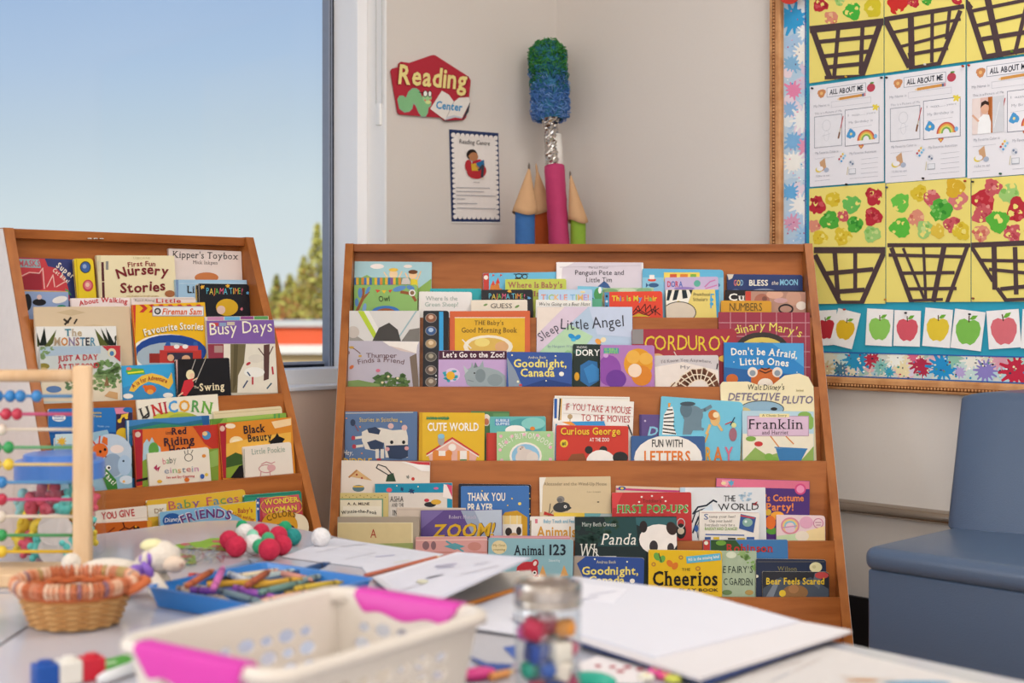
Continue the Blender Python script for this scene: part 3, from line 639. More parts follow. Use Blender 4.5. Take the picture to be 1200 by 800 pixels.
bk(RC,2,2.6,(767,416.5,842,416),'cfc9ca','grey picture book with a giraffe neck bending across it','p e9dfd6 767 430 800 424 842 434 842 453 767 453;l ead9c0 14 796 456 804 445 813 439 824 438 833 443 838 455;l 6e4430 12 796 456 804 445 813 439 824 438 833 443 838 455;'+''.join(f'l ead9c0 1.3 {a} {b} {c} {d};' for a,b,c,d in ((793,446,806,454),(797,441,810,450),(803,436,811,447),(809,433,815,446),(816,432,818,445),(823,432,821,445),(830,434,825,446),(837,438,828,448),(841,444,830,451),(796,450,803,444),(803,444,811,440),(812,439,822,438.6),(822,438.6,831,442),(831,442,837,452)))+'p ead9c0 786 449 792 447 794 452 786 454;T s 7a7478 775 834 425.5 3.6 2 I\'d Know You Anywhere,;t s 8a8488 797 809 431.5 3.4 My;l 2a2426 1.4 840 432 841 426;l 6a3f2c 1.2 786 453 791 448',r=.006,kind='picture_book')
bk(RC,2,.75,(842,365.5,949,366),'963447','tall crimson picture book with a white grid and dark round window',''.join(f'l c8929a .8 {x} 364 {x} 456;' for x in (856,874,892,910,928,944))+''.join(f'l c8929a .8 842 {y} 949 {y};' for y in (378,394,412,430))+'e 3a3230 893 406 30 17;e d8c060 893 408 25 13;e 4a4440 893 412 18 11;T h e8d66a 862 938 392/396 10 7 dinary Mary\'s',kind='picture_book')
bk(RC,2,2.0,(848.5,401,942,402),'2b83c4','bright blue hardback with bold white two-line title and tiger ears','p 2a62a0 848 430 942 440 942 456 848 456;p 4f9fd4 905 402 942 402 942 430;T bs f2efe4 857 934 416/420 8 2 Don\'t be Afraid,;T bs f2efe4 867 924 428/429.5 8 1.6 Little Ones;e c8682e 897 445 17 14;e e8dccf 882 436 6 6;e 8f9aa4 882 437 3.6 3.6;e e8dccf 911 436 6 6;e 8f9aa4 911 437 3.6 3.6;e f0e4d4 897 450 9 7;l 3a2418 1.4 890 434 897 437 904 434;l 3a2418 1.4 892 431 897 433 902 431;e c8682e 858 444 7 6;e b8d8e8 928 420 .8 .8;e b8d8e8 915 426 .8 .8;e b8d8e8 860 424 .8 .8;e b8d8e8 934 436 .8 .8',kind='picture_book',th=.010)
# ---- wide rack, third pocket
bk(RC,3,.8,(844,446,953,444),'ece0b8','cream shaped-top book with grey block capitals under a black scripted line','e 8fb0c4 893 479 26 10;o 3a3a34 893 479 26 10 1;e 2a2a2a 907 479 4 2;e d8c48a 870 482 10 5;t hi 2a2a28 876 919 456.5 6.4 Walt Disney\'s;t b a89a6a 933 942 458.5 2.6 Storybook;t bi 7d7488 853 913 469 8.5 DETECTIVE;t bi 7d7488 916 952 472.5 8.5 PLUTO',shape=[(0,.04),(.03,.01),(.3,.012),(.42,.05),(.56,.05),(.70,-.04),(.85,-.055),(.95,-.02),(1,.07),(1,1),(0,1)],kind='picture_book')
bk(RC,3,1.6,(396.5,482,489,482),'5a769f','denim blue storybook with a stitched patchwork cow','l 8ca6c8 .8 401 484 401 545;l d8d2c0 .8 402 484 484 483;p e2dcd0 424 506 432 502 446 501 460 504 476 503 478 512 478 536 452 536 450 518 440 528 428 526 424 516;p 2c3c5a 430 502 440 500 446 504 444 509 432 507;p 2c3c5a 430 518 440 515 450 519 448 528 434 526;p 2c3c5a 452 522 478 521 478 535 470 538 456 537;r e2dcd0 440 526 444 537;r e2dcd0 446 526 450 537;e d8b4b0 458 499 3.4 3.4;e d8b4b0 474 501 3.4 3.4;e 1a1a1a 459 518 2 2.2;e 1a1a1a 473 518 2 2.2;e dca0a0 454 526 2.6 2.4;e dca0a0 476.5 525 2.6 2.4;l e2dcd0 3 424 512 416 513;l e2dcd0 3 425 522 417 523;e b03a4a 414 513 2.4 2.6;e b03a4a 415 523 2.4 2.6;l 8a4a50 1 420 505 416 498;e 2c3c5a 413.5 495 3 4;e b03a4a 444 538 3 1.4;t h e0c46a 421 466 494 5 Stories in Stitches;t i e8e4da 402 414 533 6 Hey,;t b e6bc4a 402 436 545 8 DIDDLE;e e0c46a 470 494 1.2 1.2;e d88a5a 422 500 1 1;e d88a5a 406 490 1 1;e d88a5a 424 531 1 1',kind='picture_book',th=.009)
bk(RC,3,1.7,(491.5,483,568,483.5),'e2b622','bright yellow storybook with a pink house and white title','r d0a01c 491.5 482 495 545;p e8b4a4 501 531 530 513 560 532 557 540 504 540;l c83a3a 1.8 500 532 530 513 561 533;l f2ece4 1 500 534 530 516 561 535;e f2ece4 530 524 4.6 4.2;r e08a3a 507 529 529 540;e e08a3a 511 531 4 4;e e08a3a 526 531 4 4;r f2ece4 514 528 522 534;r f2ece4 539 528 547 538;r e8a058 536 528 539 540;r e8a058 547 528 550 540;r 5a8a4a 539 538 547 541;e a8a4a0 517 515 4 7;e 8ac0d8 517 511 4 3;l 3a8a5a 1.6 500 490 526 490;t b 3a8a5a 500 526 491.5 3.6 FARM & WORLD;t B fbf5e8 501 561 504.5 9 CUTE WORLD',kind='picture_book',th=.009)
bk(RC,3,.75,(552,481.5,597,482),'4d7a4c','dark green book with a round bird picture, third pocket','e efe4da 570 492 5 7;e c87a5a 570 494 3 4;e 3a5a3a 590 490 6 5;r 5f8f5a 578 484 597 488',kind='picture_book')
bk(RC,3,1.7,(574,488,639.5,487.5),'62b4b2','teal board book with a tiny blue logo, third pocket','e 4fa0a4 615 500 22 10;e 86cac4 625 496 14 7;e f0eeea 604 504 12 6;e e0802c 624 502 3 2.4;r 4a86c0 580 490.5 597.5 498.5;t b d8ecf4 581 597 494 3 BUBBLE;t b d8ecf4 581 597 498 3 GUPPIES',r=.005,kind='board_book')
bk(RC,3,2.3,(570,507,622,507),'bf3a2c','plain red book behind the belly button book','r a83024 570 507 572 545',kind='board_book',th=.005)
bk(RC,3,3.0,(582,505.5,648.5,505),'a9cf96','pale green board book with a hippo in a round blue window','e f0ece0 616 534 19 16;e 8fc0de 616 534 16.5 14;e d9cdc4 616 536 12 10;e d9cdc4 611 527 5 5;e b8a8a0 612 524 1.6 1.6;e e0d6cc 624 537 7 8;e 3a3a3a 610 526 .8 .8;e d8c06a 624 541 2 1;T h f2efe6 588 644 525 6.5 12 BELLY BUTTON BOOK;'+''.join(f'e e8b4c4 {x} {y} 2 2;' for x,y in ((587,511),(600,511),(614,509),(630,510),(643,510),(586,527),(645,524),(588,539),(645,538),(593,518))),r=.006,kind='board_book')
bk(RC,3,.5,(650,463.5,738,465),'e9e4da','white blank-topped book behind the mouse movie book','l cfc8bc .8 652 466 736 467')
bk(RC,3,1.2,(649,466,743,470.5),'ece8e2','white picture book with red hand-lettered capitals, third pocket','p 2f5fa8 649.5 467 653 467 652.5 490 649.5 490;l 1c1c1c 1.6 656.5 467 655 492;l d8a83c 1.2 658 467 657 492;l c9c2b8 .6 660 474 742 478;l c9c2b8 .6 660 484 742 488;T h b33038 663 739 480/485 8 0 IF YOU TAKE A MOUSE;T h b33038 681 738 493/495 7.5 0 TO THE MOVIES;e b8a078 668 488 3 3;l 7a6a4a .8 668 490 668 498;l 2a2a2a 1.6 736 498 741 510',kind='picture_book')
bk(RC,3,2.1,(648,494,710,493),'e4e0da','small white book with a blue and orange top, behind the red zoo book','p e0923a 658 494 672 492 690 498 668 498;p 3a92cc 668 493 708 493 710 500 676 499;l 4a8ab0 2 652 497 651 540',r=.006,kind='board_book')
bk(RC,3,2.9,(652,498,736.5,499),'c93a2c','red board book with a yellow-edged title and black and white ears','e 2b2b2b 690 527 4.6 4.6;e 2b2b2b 707 527 4.6 4.6;e f2eee8 704 541 17 14;e 2b2b2b 727 536 9 7;e e8c83a 661 519.5 4.6 4.6;t b 2a2a2a 658.5 663.5 521.5 4 #1;p 8a5030 664 541 670 532 684 531 688 541;T b 8a1f14 656.6 727.4 509.6/509.6 8.6 0 Curious George;T b ecc23a 657 727 509 8 0 Curious George;t b f2e8e0 691 714 517 4 AT THE ZOO',r=.005,kind='board_book')
bk(RC,3,.8,(749.5,485.5,800,486),'5f4d86','purple picture book with a pale blue initial, third pocket','t bi 8ac4dc 759 770 510 10 D;e c8b8d8 756 493 1.2 1.2;r 4d3c74 749.5 485 752 540',kind='picture_book')
bk(RC,3,2.1,(775,464,871,471),'72c2dc','tall sky blue board book with zebra, elephant and lion, corner lifted','p f0eee8 778 486 783 478 788 476 790 484 789 500 793 509 776 509;'+''.join(f'l 1c1c1c 1.5 {x} {y} {x2} {y2};' for x,y,x2,y2 in ((779,486,789,484),(778,490,790,489),(778,494,790,494),(778,498,790,499),(777,502,791,504),(777,506,792,508),(782,480,788,480)))+'p e8a04a 783 472 786 472 785 477 783 477;e 6f8896 812 486 12 11;e 5d7684 804 480 7 9;p 6f8896 800 509 802 490 822 490 822 504 812 504 810 509;l 6f8896 4 818 482 826 480 833 476;l 6f8896 3.4 816 500 824 503;e 44525c 806 473 9 2.6;e e0b878 838 490 6 9;e c8783a 836 486 6 6;e f0dcb0 839 486 3.6 3.6;l e0b878 3 832 498 828 508;l e0b878 3 842 498 846 504;l d8a858 2 830 508 826 518;e a06a78 859 509 4.6 8;l 6a8a4a 1.2 858 500 860 494;e d8dc9a 860 498 3 3;l c84a4a 1.2 850 497 857 494;l 1c2a4a 1.2 856 498 861 489;t b d87a3a 836 847 541 17 A;t b e0a03a 827 834 541 17 R;t b d8708a 849 859 541 17 Y',r=.010,kind='board_book',th=.009)
bk(RC,3,3.4,(739.5,510.5,826,511),'3a5f95','blue board book with a white circle and orange word LETTERS','e efebe3 783 537 40 27;t b 4a4a48 764 800 523.5 8.5 FUN WITH;t b e07a2c 755 809 541 12.5 LETTERS',r=.004,kind='board_book')
bk(RC,3,2.2,(870,481,953.5,482),'b4d2de','picture book with a lilac title panel above a garden swing','r e9e2cc 870 508 954 545;p 8fae5a 870 540 885 524 900 534 920 528 940 538 954 522 954 545 870 545;l d88a4a 1.4 903 511 913 524;l d88a4a 1.4 921 511 930 520;l 3a7ab0 1.4 908 524 946 526;p 3a7ab0 909 525 946 526 938 541 914 541;e c83a3a 889 520 5 3;e 7fae4a 901 535 5 4;e 7fae4a 908 538 4 3;e 7fa84a 880 514 6 3;e 86b058 943 487 8 5;e 86b058 950 495 4 8;r b89ab0 875.6 487.2 948 510.8;r d9bcd2 876.5 488 947 510;r efe2a8 890 484.6 925 488.8;t s 5a4a3a 893 922 487.8 2.4 A Classic Story;t s 2a2228 877 941 502.5 11.5 Franklin;t s 4a3a44 893 924 508.8 4.6 and Harriet',kind='picture_book')
# ---- wide rack, fourth pocket
bk(RC,4,.7,(392,539,504,541),'e6dacd','wide cream picture book with pizza slice and a folded red corner','p 2f4a34 452 564 454 556 461 554 464 564;l 2c2c2c 1.2 456 557 441 548 443 544 452 547 459 555;p d8b078 409 558 418 550 436 563;l b8804a 2 409 559 418 551;e a03a2a 418 556 1.2 1.2;e a03a2a 424 560 1.2 1.2;e 5a7a84 420 572 7 4;r d8b050 414 569 426 571;e c0392c 484 561 2 2;s 8a8a80 478 559 2.6 5;p f4f0ec 470 541 504 541 504 552 494 552 484 546;p c83a42 474 540.6 504 541 504 545 490 544',kind='picture_book')
bk(RC,4,1.6,(439,566.5,530,565.5),'ddd5cc','turquoise-banded picture book with a curled red corner, fourth pocket','r 1a8cae 439 565 538 577;s 1c3f6a 482 575 4 6;s 1c3f6a 471 573 3 6;e e05a6a 456 574 3.4 2.6;e e8e4c0 490 570 .8 .8;e e8e4c0 465 569 .8 .8;e c86a9a 511 572 3 1.4;e 2a2a30 504 591 7 3;e d8a83a 511 588 6 3;e c83a4a 500 586 3 2;r 1a8cae 524 584 531 600;t s 2a2a2a 457 473 587.5 6 ASHA;t s 2a2a2a 459 473 593.5 4 AND THE;t s 2a2a2a 460 466 603.5 6 IN;p f0e6e0 520 567 530 570 530 585 519 582;p d0486a 523 567 530 569 530 583',kind='picture_book')
bk(RC,4,2.6,(387,577.5,455,577.5),'d3c07c','gold dotted storybook with a cream title panel and black spine','r 6f9a7a 394 584 449 608;r e9dfc4 395.5 585.5 447.5 608;r f0e8d4 402 593 446 604;t b 4a3a2a 407 433 591.5 3 A. A. MILNE;T bs 33302a 400 441 602.5 3.6 2 Winnie-the-Pooh;'+''.join(f'e 8a7a3a {388.5+i*4.2:.1f} {580.5+(i%2)*2} .6 .6;' for i in range(16))+'r e0cf90 387 577 390 608',kind='picture_book',th=.008)
bk(RC,4,1.3,(446,579,459,579),'23262c','thin dark spine book beside the gold dotted storybook','r 3a4a5a 447 582 458 584',kind='picture_book',th=.003)
bk(RC,4,2.1,(465,594.5,546,595),'d6c6b6','plain beige-pink book behind the purple zooming cover','l c4b2a4 .8 467 597 545 597',kind='picture_book',th=.004)
bk(RC,4,.7,(537.5,566.5,622.5,567.5),'1d2230','black board book with yellow specks framing the blue prayer book',''.join(f'e d8b83a {620+((i*7)%3-1)*.8} {572+i*6} 1 .8;' for i in range(12)),r=.006,kind='board_book')
bk(RC,4,1.6,(540,569.5,620,569),'3f72b4','blue board book with white capitals and a sleepy yellow blanket','t b f0e8d8 548 592 586.5 9 THANK YOU;t b f0e8d8 548 578 599 9 PRAYER;p c8982a 582 612 592 600 606 598 618 606 618 630 582 630;r ecd08a 588 604 611 614;l e8e0c0 1 590 604 590 614;l e8e0c0 1 598 604 598 614;l e8e0c0 1 606 604 606 614;r ece6dc 588 614 612 630;e 3a3230 596 623 4 5;e 3a3230 608 622 3 5;e c8a078 602 628 5 4;e e8d06a 609 590 2 1.8;e e8c85a 600 584 1 1;e e8c85a 595 592 .9 .9;e e8c85a 565 575 1 .8',r=.005,kind='board_book')
bk(RC,4,.9,(632,559,715.5,558),'d6c29c','beige picture book with a dark toy mouse, fourth pocket','p efeae0 632 559 640 559 636 570 635 600 632 600;t s 8a7a64 637 711 568.5 3.6 Alexander and the Wind-Up Mouse;t n 9a8a74 688 704 577 2 Leo Lionni;e 3a3c3e 658 594 10 6 -8;p 3a3c3e 664 590 670 595 664 599;e 8a8682 657 585 4.6 4;e 6a6866 656 586 3 2.6;e f2eee6 662.5 593.5 1.8 1.8;e 1a1a1a 662.5 593.5 .8 .8;l 5a5650 1 648 598 643 604 645 590;p b83a32 637 603 638 599 654 605;e 3a3a3a 701 588 1.4 .6',kind='picture_book')
bk(RC,4,.8,(722,569,797,571.5),'d9c6ae','beige book with a magenta zigzag stripe behind the red pop-up book','p c2457a 722 571.5 797 574.5 797 577 722 574;e 3a5a94 729 572 4.4 2.4;e e0c04a 729 572 2 1.4',kind='picture_book')
bk(RC,4,1.9,(717,577,810,576.5),'bf3435','red pop-up book with green block letters on white','p d8474a 717 577 730 577 722 595 717 595;t s 6a2a24 753 775 588.6 4 Toddler\'s;T bs e9e4d0 722.6 806.6 600.8 9.4 0 FIRST POP-UPS;T bs 57a24c 723 806 600.2 8.4 0 FIRST POP-UPS;'+''.join(f'e f0e8e0 {x} {y} 1.2 1.1;' for x,y in ((752,582),(764,581),(776,582.5),(749,588),(780,587)))+'e 262626 798 622 6 9;e d8c8b0 798 622 4 4;o c8c8c8 798 613 5 6 1',r=.004,kind='picture_book',th=.009)
bk(RC,4,1.7,(797,571,897,571),'dde0e3','white picture book with ink-drawn mane and a tiny red bird','r b8cede 797 571 803 580;l 1f2a3a 2 812 602 818 594 828 592 836 586 840 588;l 1f2a3a 1.6 811 612 815 600 822 597 832 594;l 3a4a6a 1.4 814 618 818 606 826 600;l 1f2a3a 2 812 624 816 612 820 604;l 3a4a6a 1 822 606 816 618 818 630;e 3a62a8 816 619 2.6 4;p c8d4e0 822 598 834 590 836 598 826 606;f a8c4d8 875 582 8 5;t h 2a2e34 848 862 587.5 7 THE;t h 2a2e34 842 889 597.5 8 WORLD;p b83a44 881 591 888 587 886 592 890 591',kind='picture_book')
bk(RC,4,.7,(839.5,560,949,563.5),'4a2a72','pink-topped purple picture book with orange party lettering','p d9708c 839 559 950 563 950 573 839 570;p e8a0b4 846 562 856 563 852 570 846 568;e e8d0a0 848 566 3 2;s 5aa8c8 857 566 4 6;e d0487e 938 573 6.6 6.6;e e890b4 938 573 4.6 4.6;t b e6884a 897 942 587 7.5 \'s Costume;t b e6884a 898 930 598 8.5 Party!;e e8a03a 911 604 8 5;e 5a9a3a 905 622 7 4;e e0702c 903 612 6 8;e d8b03a 900 600 4 4',kind='picture_book',th=.007)
bk(RC,4,3.1,(820,598,890,600.5),'ebe6dd','cream back cover with verse lines and a small blue picture','r d0b8b4 822 600 889 601;t s 3a5a94 825 830 608.5 6.5 S;t s 6a655f 831 862 606.5 3 tomp your feet!;t s 6a655f 831 858 611.6 3 Clap your hands!;t s 6a655f 826 861 616.4 3 Everybody ready for a;t b 8fb06a 826 864 621 3.4 BARNYARD DANCE!;p 3a5a94 868 602 886 606 883 624 866 619;e 8ab0a4 876 612 6 5;e d8e8e4 874 611 1.6 1.6;l c84a4a 1.6 868 604 884 607;l 4a6aa8 1.4 827 626 872 627;r 3a5a94 826 629 833 635;r d8b83a 836 629 843 635;r 3a3a3a 853 630 862 635;r c8a83a 864 630 873 635;r 3a62a8 875 629 884 635',r=.005,kind='board_book')
bk(RC,4,2.6,(910,603,967,604),'e8cfd2','small pale pink board book with a pastel rainbow','o d88a9a 926 616 11 10 2;o e8c87a 926 616 9 8 2;o 8ac0d0 926 616 7 6 2;e e4c4d4 926 620 6 4;l c890b0 1.4 917 618 934 616;o c87a9a 959 613 6 6 1;l a8607c .8 955.5 612 962.5 612;l a8607c .8 956.5 615 961.5 615;p c8dcb0 910 628 967 620 967 640 910 640;p f0d8a0 930 640 945 622 967 616 967 640;e e0a8c0 945 612 8 7;e f0e4d0 940 628 8 6',r=.008,kind='board_book')
bk(RC,4,2.4,(621,605,676,605),'ece8e0','white touch-and-feel board book with mustard letters','t b 7ab4cc 637 674 612.5 4 Baby Touch and Feel;p d87a8a 627 608 630 608 630 613 627 613;t b d8a042 629 675 629 12 Animals;l 8a7a5a 1.4 622 610 621.5 636',r=.004,kind='board_book')
bk(RC,4,1.5,(649,600.5,775,602),'e0c04a','yellow and grey-teal book peeking above the panda book','p 6fa8ac 685 600 705 600 700 612 685 612;p a8b4b4 705 600 775 602 775 612 700 612',kind='picture_book',th=.006)
bk(RC,5,1.2,(673.5,605.5,793,605),'1b2c2e','black-green picture book with a panda face and looping white script','p 35646a 740 606 793 606 793 626 760 622 745 614;p 274a4c 710 606 745 606 748 640 700 640;f 2f4a3c 712 614 12 10;f 24403a 690 624 16 12;e f0ebe6 772 632 23 18;e 2a2628 754 617 4.6 7;e 3a2c2a 787 619 6 8 -20;e 3a3438 766 640 5 7;e 3a3438 786 642 4 6;t s c8d0cc 682 722 616.5 4.6 Mary Beth Owens;t si f0eee6 704 745 638 13 Panda;t si e6e6de 678 700 653 16 Wh;l e6e6de 1 692 640 702 652 722 652',kind='picture_book',th=.008)
bk(RC,4,3.9,(493,598,588.5,597),'5f4a8a','purple and silver picture book with fat yellow ZOOM letters','p b8c4d4 556 598 588 597 588 640 560 618;p 9aa6bc 540 598 556 598 575 640 560 640;p 7a6aa4 493 598 520 598 493 620;t s c8bcd0 526 558 607.5 4 Robert Munsch;T bi 3a2a3a 506.4 578.8 630.6/628.6 16 0 ZOOM!;T Bi d8ac2e 506 578 629.5/627.5 14.5 0 ZOOM!',kind='picture_book')
# ---- wide rack, bottom pocket
bk(RC,5,.8,(384.5,605.5,491,605.5),'a89c8c','taupe framed book with a red capital A, bottom pocket','r e2d6b0 390.5 612 484 690;r d8c898 392 613 482 640;p 9aa86a 430 637 484 636 484 690 430 690;t f b04436 434 441 630 10 A',kind='picture_book')
bk(RC,5,2.0,(487,629,571,628.5),'d79f9c','pink board book stack with a teal ribbon, bottom pocket','l e8c4bc 1.2 487 633 571 632;e 8a6a70 499 639 4 5;e 8a6a70 508 639 3 5;p 5fa0ac 520 640 533 636 545 640 533 644;l 5fa0ac 2 523 634 543 646;e c88a80 556 640 8 5;l c8847c 1.2 488 647 570 647',r=.005,kind='board_book',th=.012)
bk(RC,5,1.1,(574,627.5,668,628),'d78c98','pink board book behind the blue counting book',"l e8b4b8 1 576 629 667 629.5",r=.005,kind='board_book',th=.006)
bk(RC,5,2.0,(572.5,630,672,632),'8ab6c2','soft blue counting board book with a red fox face','e e0d2a4 585 641 9 8;t h 8a7a4a 578 592 640 2.6 My first;t h 8a7a4a 578 592 645 2.6 counting;t bs 26303c 602 638 650 11 Animal;t bs 26303c 644 663 650 12 123;t i d8e4e8 643 656 658 3 Deborah King;p d8a462 631 676 636 662 641 676;p d8a462 656 676 661 662 666 674;p b8323c 604 676 606 664 613 658 624 658 630 664 631 676;e b8323c 627 660 4 5 25;e e8d8d4 627 660 2 3 25;e f0ece6 607.5 671 2.6 2.6;e 1a1a1a 607.5 671 1.3 1.4;e f0ece6 626.5 671 2.6 2.6;e 1a1a1a 626.5 671 1.3 1.4;e e2b8b4 617 674 8 5',r=.006,kind='board_book')
bk(RC,5,1.9,(672.5,651,755,653.5),'2f4f98','blue board book with yellow Goodnight title, bottom pocket','p a89c90 672 651 686 652 676 660 684 678 672 678;t b efe07a 682 748 673 9 Goodnight,;t b efe07a 690 732 684 9 Canada;t f d8d4b8 699 722 660 3.4 Andrea Beck;e f2f0e4 741 680.5 3 2.8;e f4f0c8 697 655 1 1;e f4f0c8 735 658 1 1;e f4f0c8 686 681 1.2 1.2',r=.006,kind='board_book')
bk(RC,5,2.1,(760,644,846,645),'e3bb1c','bright yellow cereal board book with large black serif letters','e 6aa84a 770 652 3.6 5 -30;e 6aa84a 776 655 3.4 4.6 30;l 2a2a2a 1 772 648 775 658;e d8792c 785 660 3.4 4.6 -40;e d8792c 791 663 3.4 4.6 30;o b8803a 766 661 2.6 2.6 1.4;o b8803a 798 653 2.8 2.6 1.4;o b8803a 818 666 3 2.8 1.4;p 5fb4d6 804 652 844 648 845 656 805 660;T b f0f0e8 807 843 657.4/653.4 3.4 0 Fill in the missing bits!;t s 2a2a20 799 809 668.5 3 THE;t bs 1c1a16 765 841 685.5 16 Cheerios;t b c03a2c 767 793 692.6 3.4 ANIMAL;t b 2a2622 796 842 692.8 3.4 PLAY BOOK',r=.006,kind='board_book')
bk(RC,5,1.5,(836,645,886.5,645.5),'a9bca0','pale green storybook with leafy corners and dark hand lettering','f 7fa860 878 652 9 9;s 8fb070 870 648 6 8;s 7fa860 884 665 5 7;e d8e0c8 857 650 6 4;t h 3c4a44 847 882 671.5 8 E FAIRY\'S;t h 3c4a44 848 882 685.5 8 C GARDEN;e b89a5a 878 694 5 3;e 6f8a5a 852 694 6 3',kind='picture_book',th=.006)
bk(RC,5,.7,(824,632.5,923,632),'3d76ae','blue adventure book with red serif letters over a dark green panel','p 31512c 833 632.5 862 632.5 872 645 833 646;r b83a34 824 632 832 646;e d8e0d0 827.5 636 2.4 2.4;e 6a9a3a 845 636 6 3;t bs b8322e 851 906 646.5 9 Robinson;p 2a4a6a 885 646 895 640 900 646',r=.004,kind='picture_book')
bk(RC,5,1.5,(886,654.5,968,655.5),'25304a','navy board book with a pale yellow moon, bottom pocket','e dcd6a8 956 664.5 7.4 6;e c8c090 954 664 2.4 2;t s 8a8450 911 934 668.6 5 Wilson;e e8e4d0 886 675 3 2;l 5a5a5a 1 888 658 966 658',r=.006,kind='board_book',page='e6dcc8')
bk(RC,5,2.4,(893.5,669.5,971.5,670),'2a2c34','dark board book with yellow bear title and a red badge','p 4a5462 893 690 915 676 930 684 950 676 971 690 971 700 893 700;p 7a8490 897 700 910 678 914 680 906 700;p 5f6874 955 671 964 671 960 690 952 684;e 8f6a44 932 694 15 9;e a87a50 930 690 6 5;e e0c23a 917 695 4 4;e c04a4a 963 674 8 4;t b e2c23c 898 966 684.5 7.5 Bear Feels Scared',r=.007,kind='board_book',page='e6dcc8')
# ---- narrow rack, top pocket
bk(RL,1,.9,(20,301.5,88,304),'373f72','navy shaped board book with red cape swirls and slanted lettering','p c2434a 20 301 52 302 56 312 66 314 76 324 80 338 82 352 20 352;p 9a2f3c 24 340 24 326 36 320 48 318 50 338 40 344;l e8b8b0 1.2 24 324 34 319 46 320 50 314 52 338;l e8b8b0 1.2 55 336 62 322 64 336;l e8b8b0 1.2 66 336 76 330;p 8fb0b4 20 303 46 304 48 314 22 313;t b c05a68 22 47 312 7 MASKS;p 4f9a5a 76 338 80 340 84 346 78 344;T b f0e8d8 65 85 312/327 6.5 0 Super;T b f0e8d8 61 79 317/332 4.6 0 Cat Bike!',kind='board_book')
bk(RL,1,2.8,(27,339.5,80,341),'93a9d2','pale blue board book with a white speech cloud behind the beige book','p e0a83a 20 339 80 340.5 80 342 20 341;e f0ece8 70 351 9 4 -12;e 26262c 46 354 8 4;e 26262c 32 354 5 10;e e0c4c0 46 348 3 3;e 2f8a7a 72 359 5 2',r=.004,kind='board_book')
bk(RL,1,2.2,(86.5,303,109,302.5),'e2c62a','upright yellow sound button strip with a blue and a red disc','e 33363c 100 313 6.4 7;e 3f62a0 100 313 5.4 6;e 8fa4c8 99 312 2.4 2.6;e c04a50 103 334.5 6.2 7;e d87a84 103 334 4.4 5;e e8c0a8 102.5 333.5 2.4 2.6;l c8ac1e 1 89.5 304 92 350',r=.008,kind='sound_book',th=.009)
bk(RL,1,1.4,(113,299,204,299.5),'e9ddb6','thick cream storybook with curly maroon lettering','r d9cfa8 113 299 118 352;r c9bfa0 113 306 116 318;p 5a2f34 118.5 307 121.5 307 123 352 120 352;l e9ddb6 .8 119 330 122.5 330;r 8a8a88 124 306 127 316;t s c8b88a 156 176 303.5 2.4 USBORNE;T b 8f3f3c 150 182 313/312 5.6 1 First Fun;T hB 7a2a30 138 197 326/323 11 3 Nursery;T hB 7a2a30 141 194 343/340 11 0 Stories;t s b0885a 148 186 347.6 2 with Stephen Cartwright pictures;e a86a44 199 344 6 4',kind='picture_book',th=.010)
bk(RL,1,.6,(197.5,291,283,294.5),'e2d3cd','tall pinkish white picture book at the top of the narrow rack','T s 2c2a2a 202 279 301.5/304 7.6 0 Kipper\'s Toybox;T s 7a706c 226 255 309/309.8 4 0 Mick Inkpen;e 8fb0b0 262 300 .8 .8;e c87a4a 242 325 14 6',kind='picture_book')
bk(RL,1,1.5,(205.5,327.5,290,328),'9fc2dc','light blue book with dark serif letters behind the black stars book','r 7a95b8 205.5 327 209 360;l b4d0e4 1 210 332 288 332;t bs 33363c 219 228 343 8 Li;r c8a85a 229 334 233 352;t bs 3a3030 229.5 232 339 4 F',kind='picture_book')
bk(RL,1,2.6,(232,332,294.5,333),'222329','black board book with bright chalky capitals on the narrow rack','t h 66c0d8,e8d05a,e88a4a,70b858,e86a8a,66c0d8 242 284 344.5 7 PAJAMA TIME!;s e8b03c 267 335 3 5;s e8b03c 237 336 3 5;s 66a8d8 290 343 2.4 5;s d87a8a 283 362 2.4 5;e d8ac2c 266 360 13 10;e e8c8b8 259 363 5 5;p 8f8a84 232 332 233.4 332 234 360 232 360',r=.006,kind='board_book')
# ---- narrow rack, second pocket
bk(RL,2,.8,(83,349.5,152,348.5),'e6d8d6','pale pink book with an arched red title, second pocket','T b c03a40 93 149 358.4/356 5.6 3 About Walking',kind='picture_book')
bk(RL,2,.8,(154,348.5,229,348),'e2d6d2','pale book with small red lettering behind the yellow fire engine book','T b c0444a 183 212 354.5 4.6 0 Little;l c8bcb4 1 156 350 228 350;T f 8a8078 158 181 353 2.6 0 Read-Along',r=.006,kind='board_book')
bk(RL,2,1.4,(31,359.5,152,359),'d2bd9e','large plain beige picture book with a dark twiggy mark','p c4ae8c 66 366 84 362 100 366 84 370;l 352d28 2.4 76 380 80 376 83 372;l 352d28 2.4 80 378 75 374;l 352d28 2 87 379 90 374;e c9b392 110 400 30 20',kind='picture_book')
bk(RL,2,2.3,(33,382.5,136,382),'e3e2dd','white picture book with dark pointed leaves and multicoloured title','p 27301f 38 405 42 386 48 405;p 1c2320 46 405 52 383 55 405;p 59602f 52 406 66 386 62 402 58 406;p 4a5228 36 406 40 392 46 406;p 27301f 118 384 130 404 124 405;p 59602f 111 385 117 405 128 406;p 1c2320 124 384 134 402 136 394 136 406 128 405;e 4a4a40 136 396 2 3;T bs 3a7f94,b8a890,b8a07a 76 96 393.5 8 0 The;T bs b09a80,c8823a,8a7a9a,9a6a5a,4a7a9a,3a3a44,5a8fa8 63 112 404.5 9 0 MONSTER',kind='picture_book')
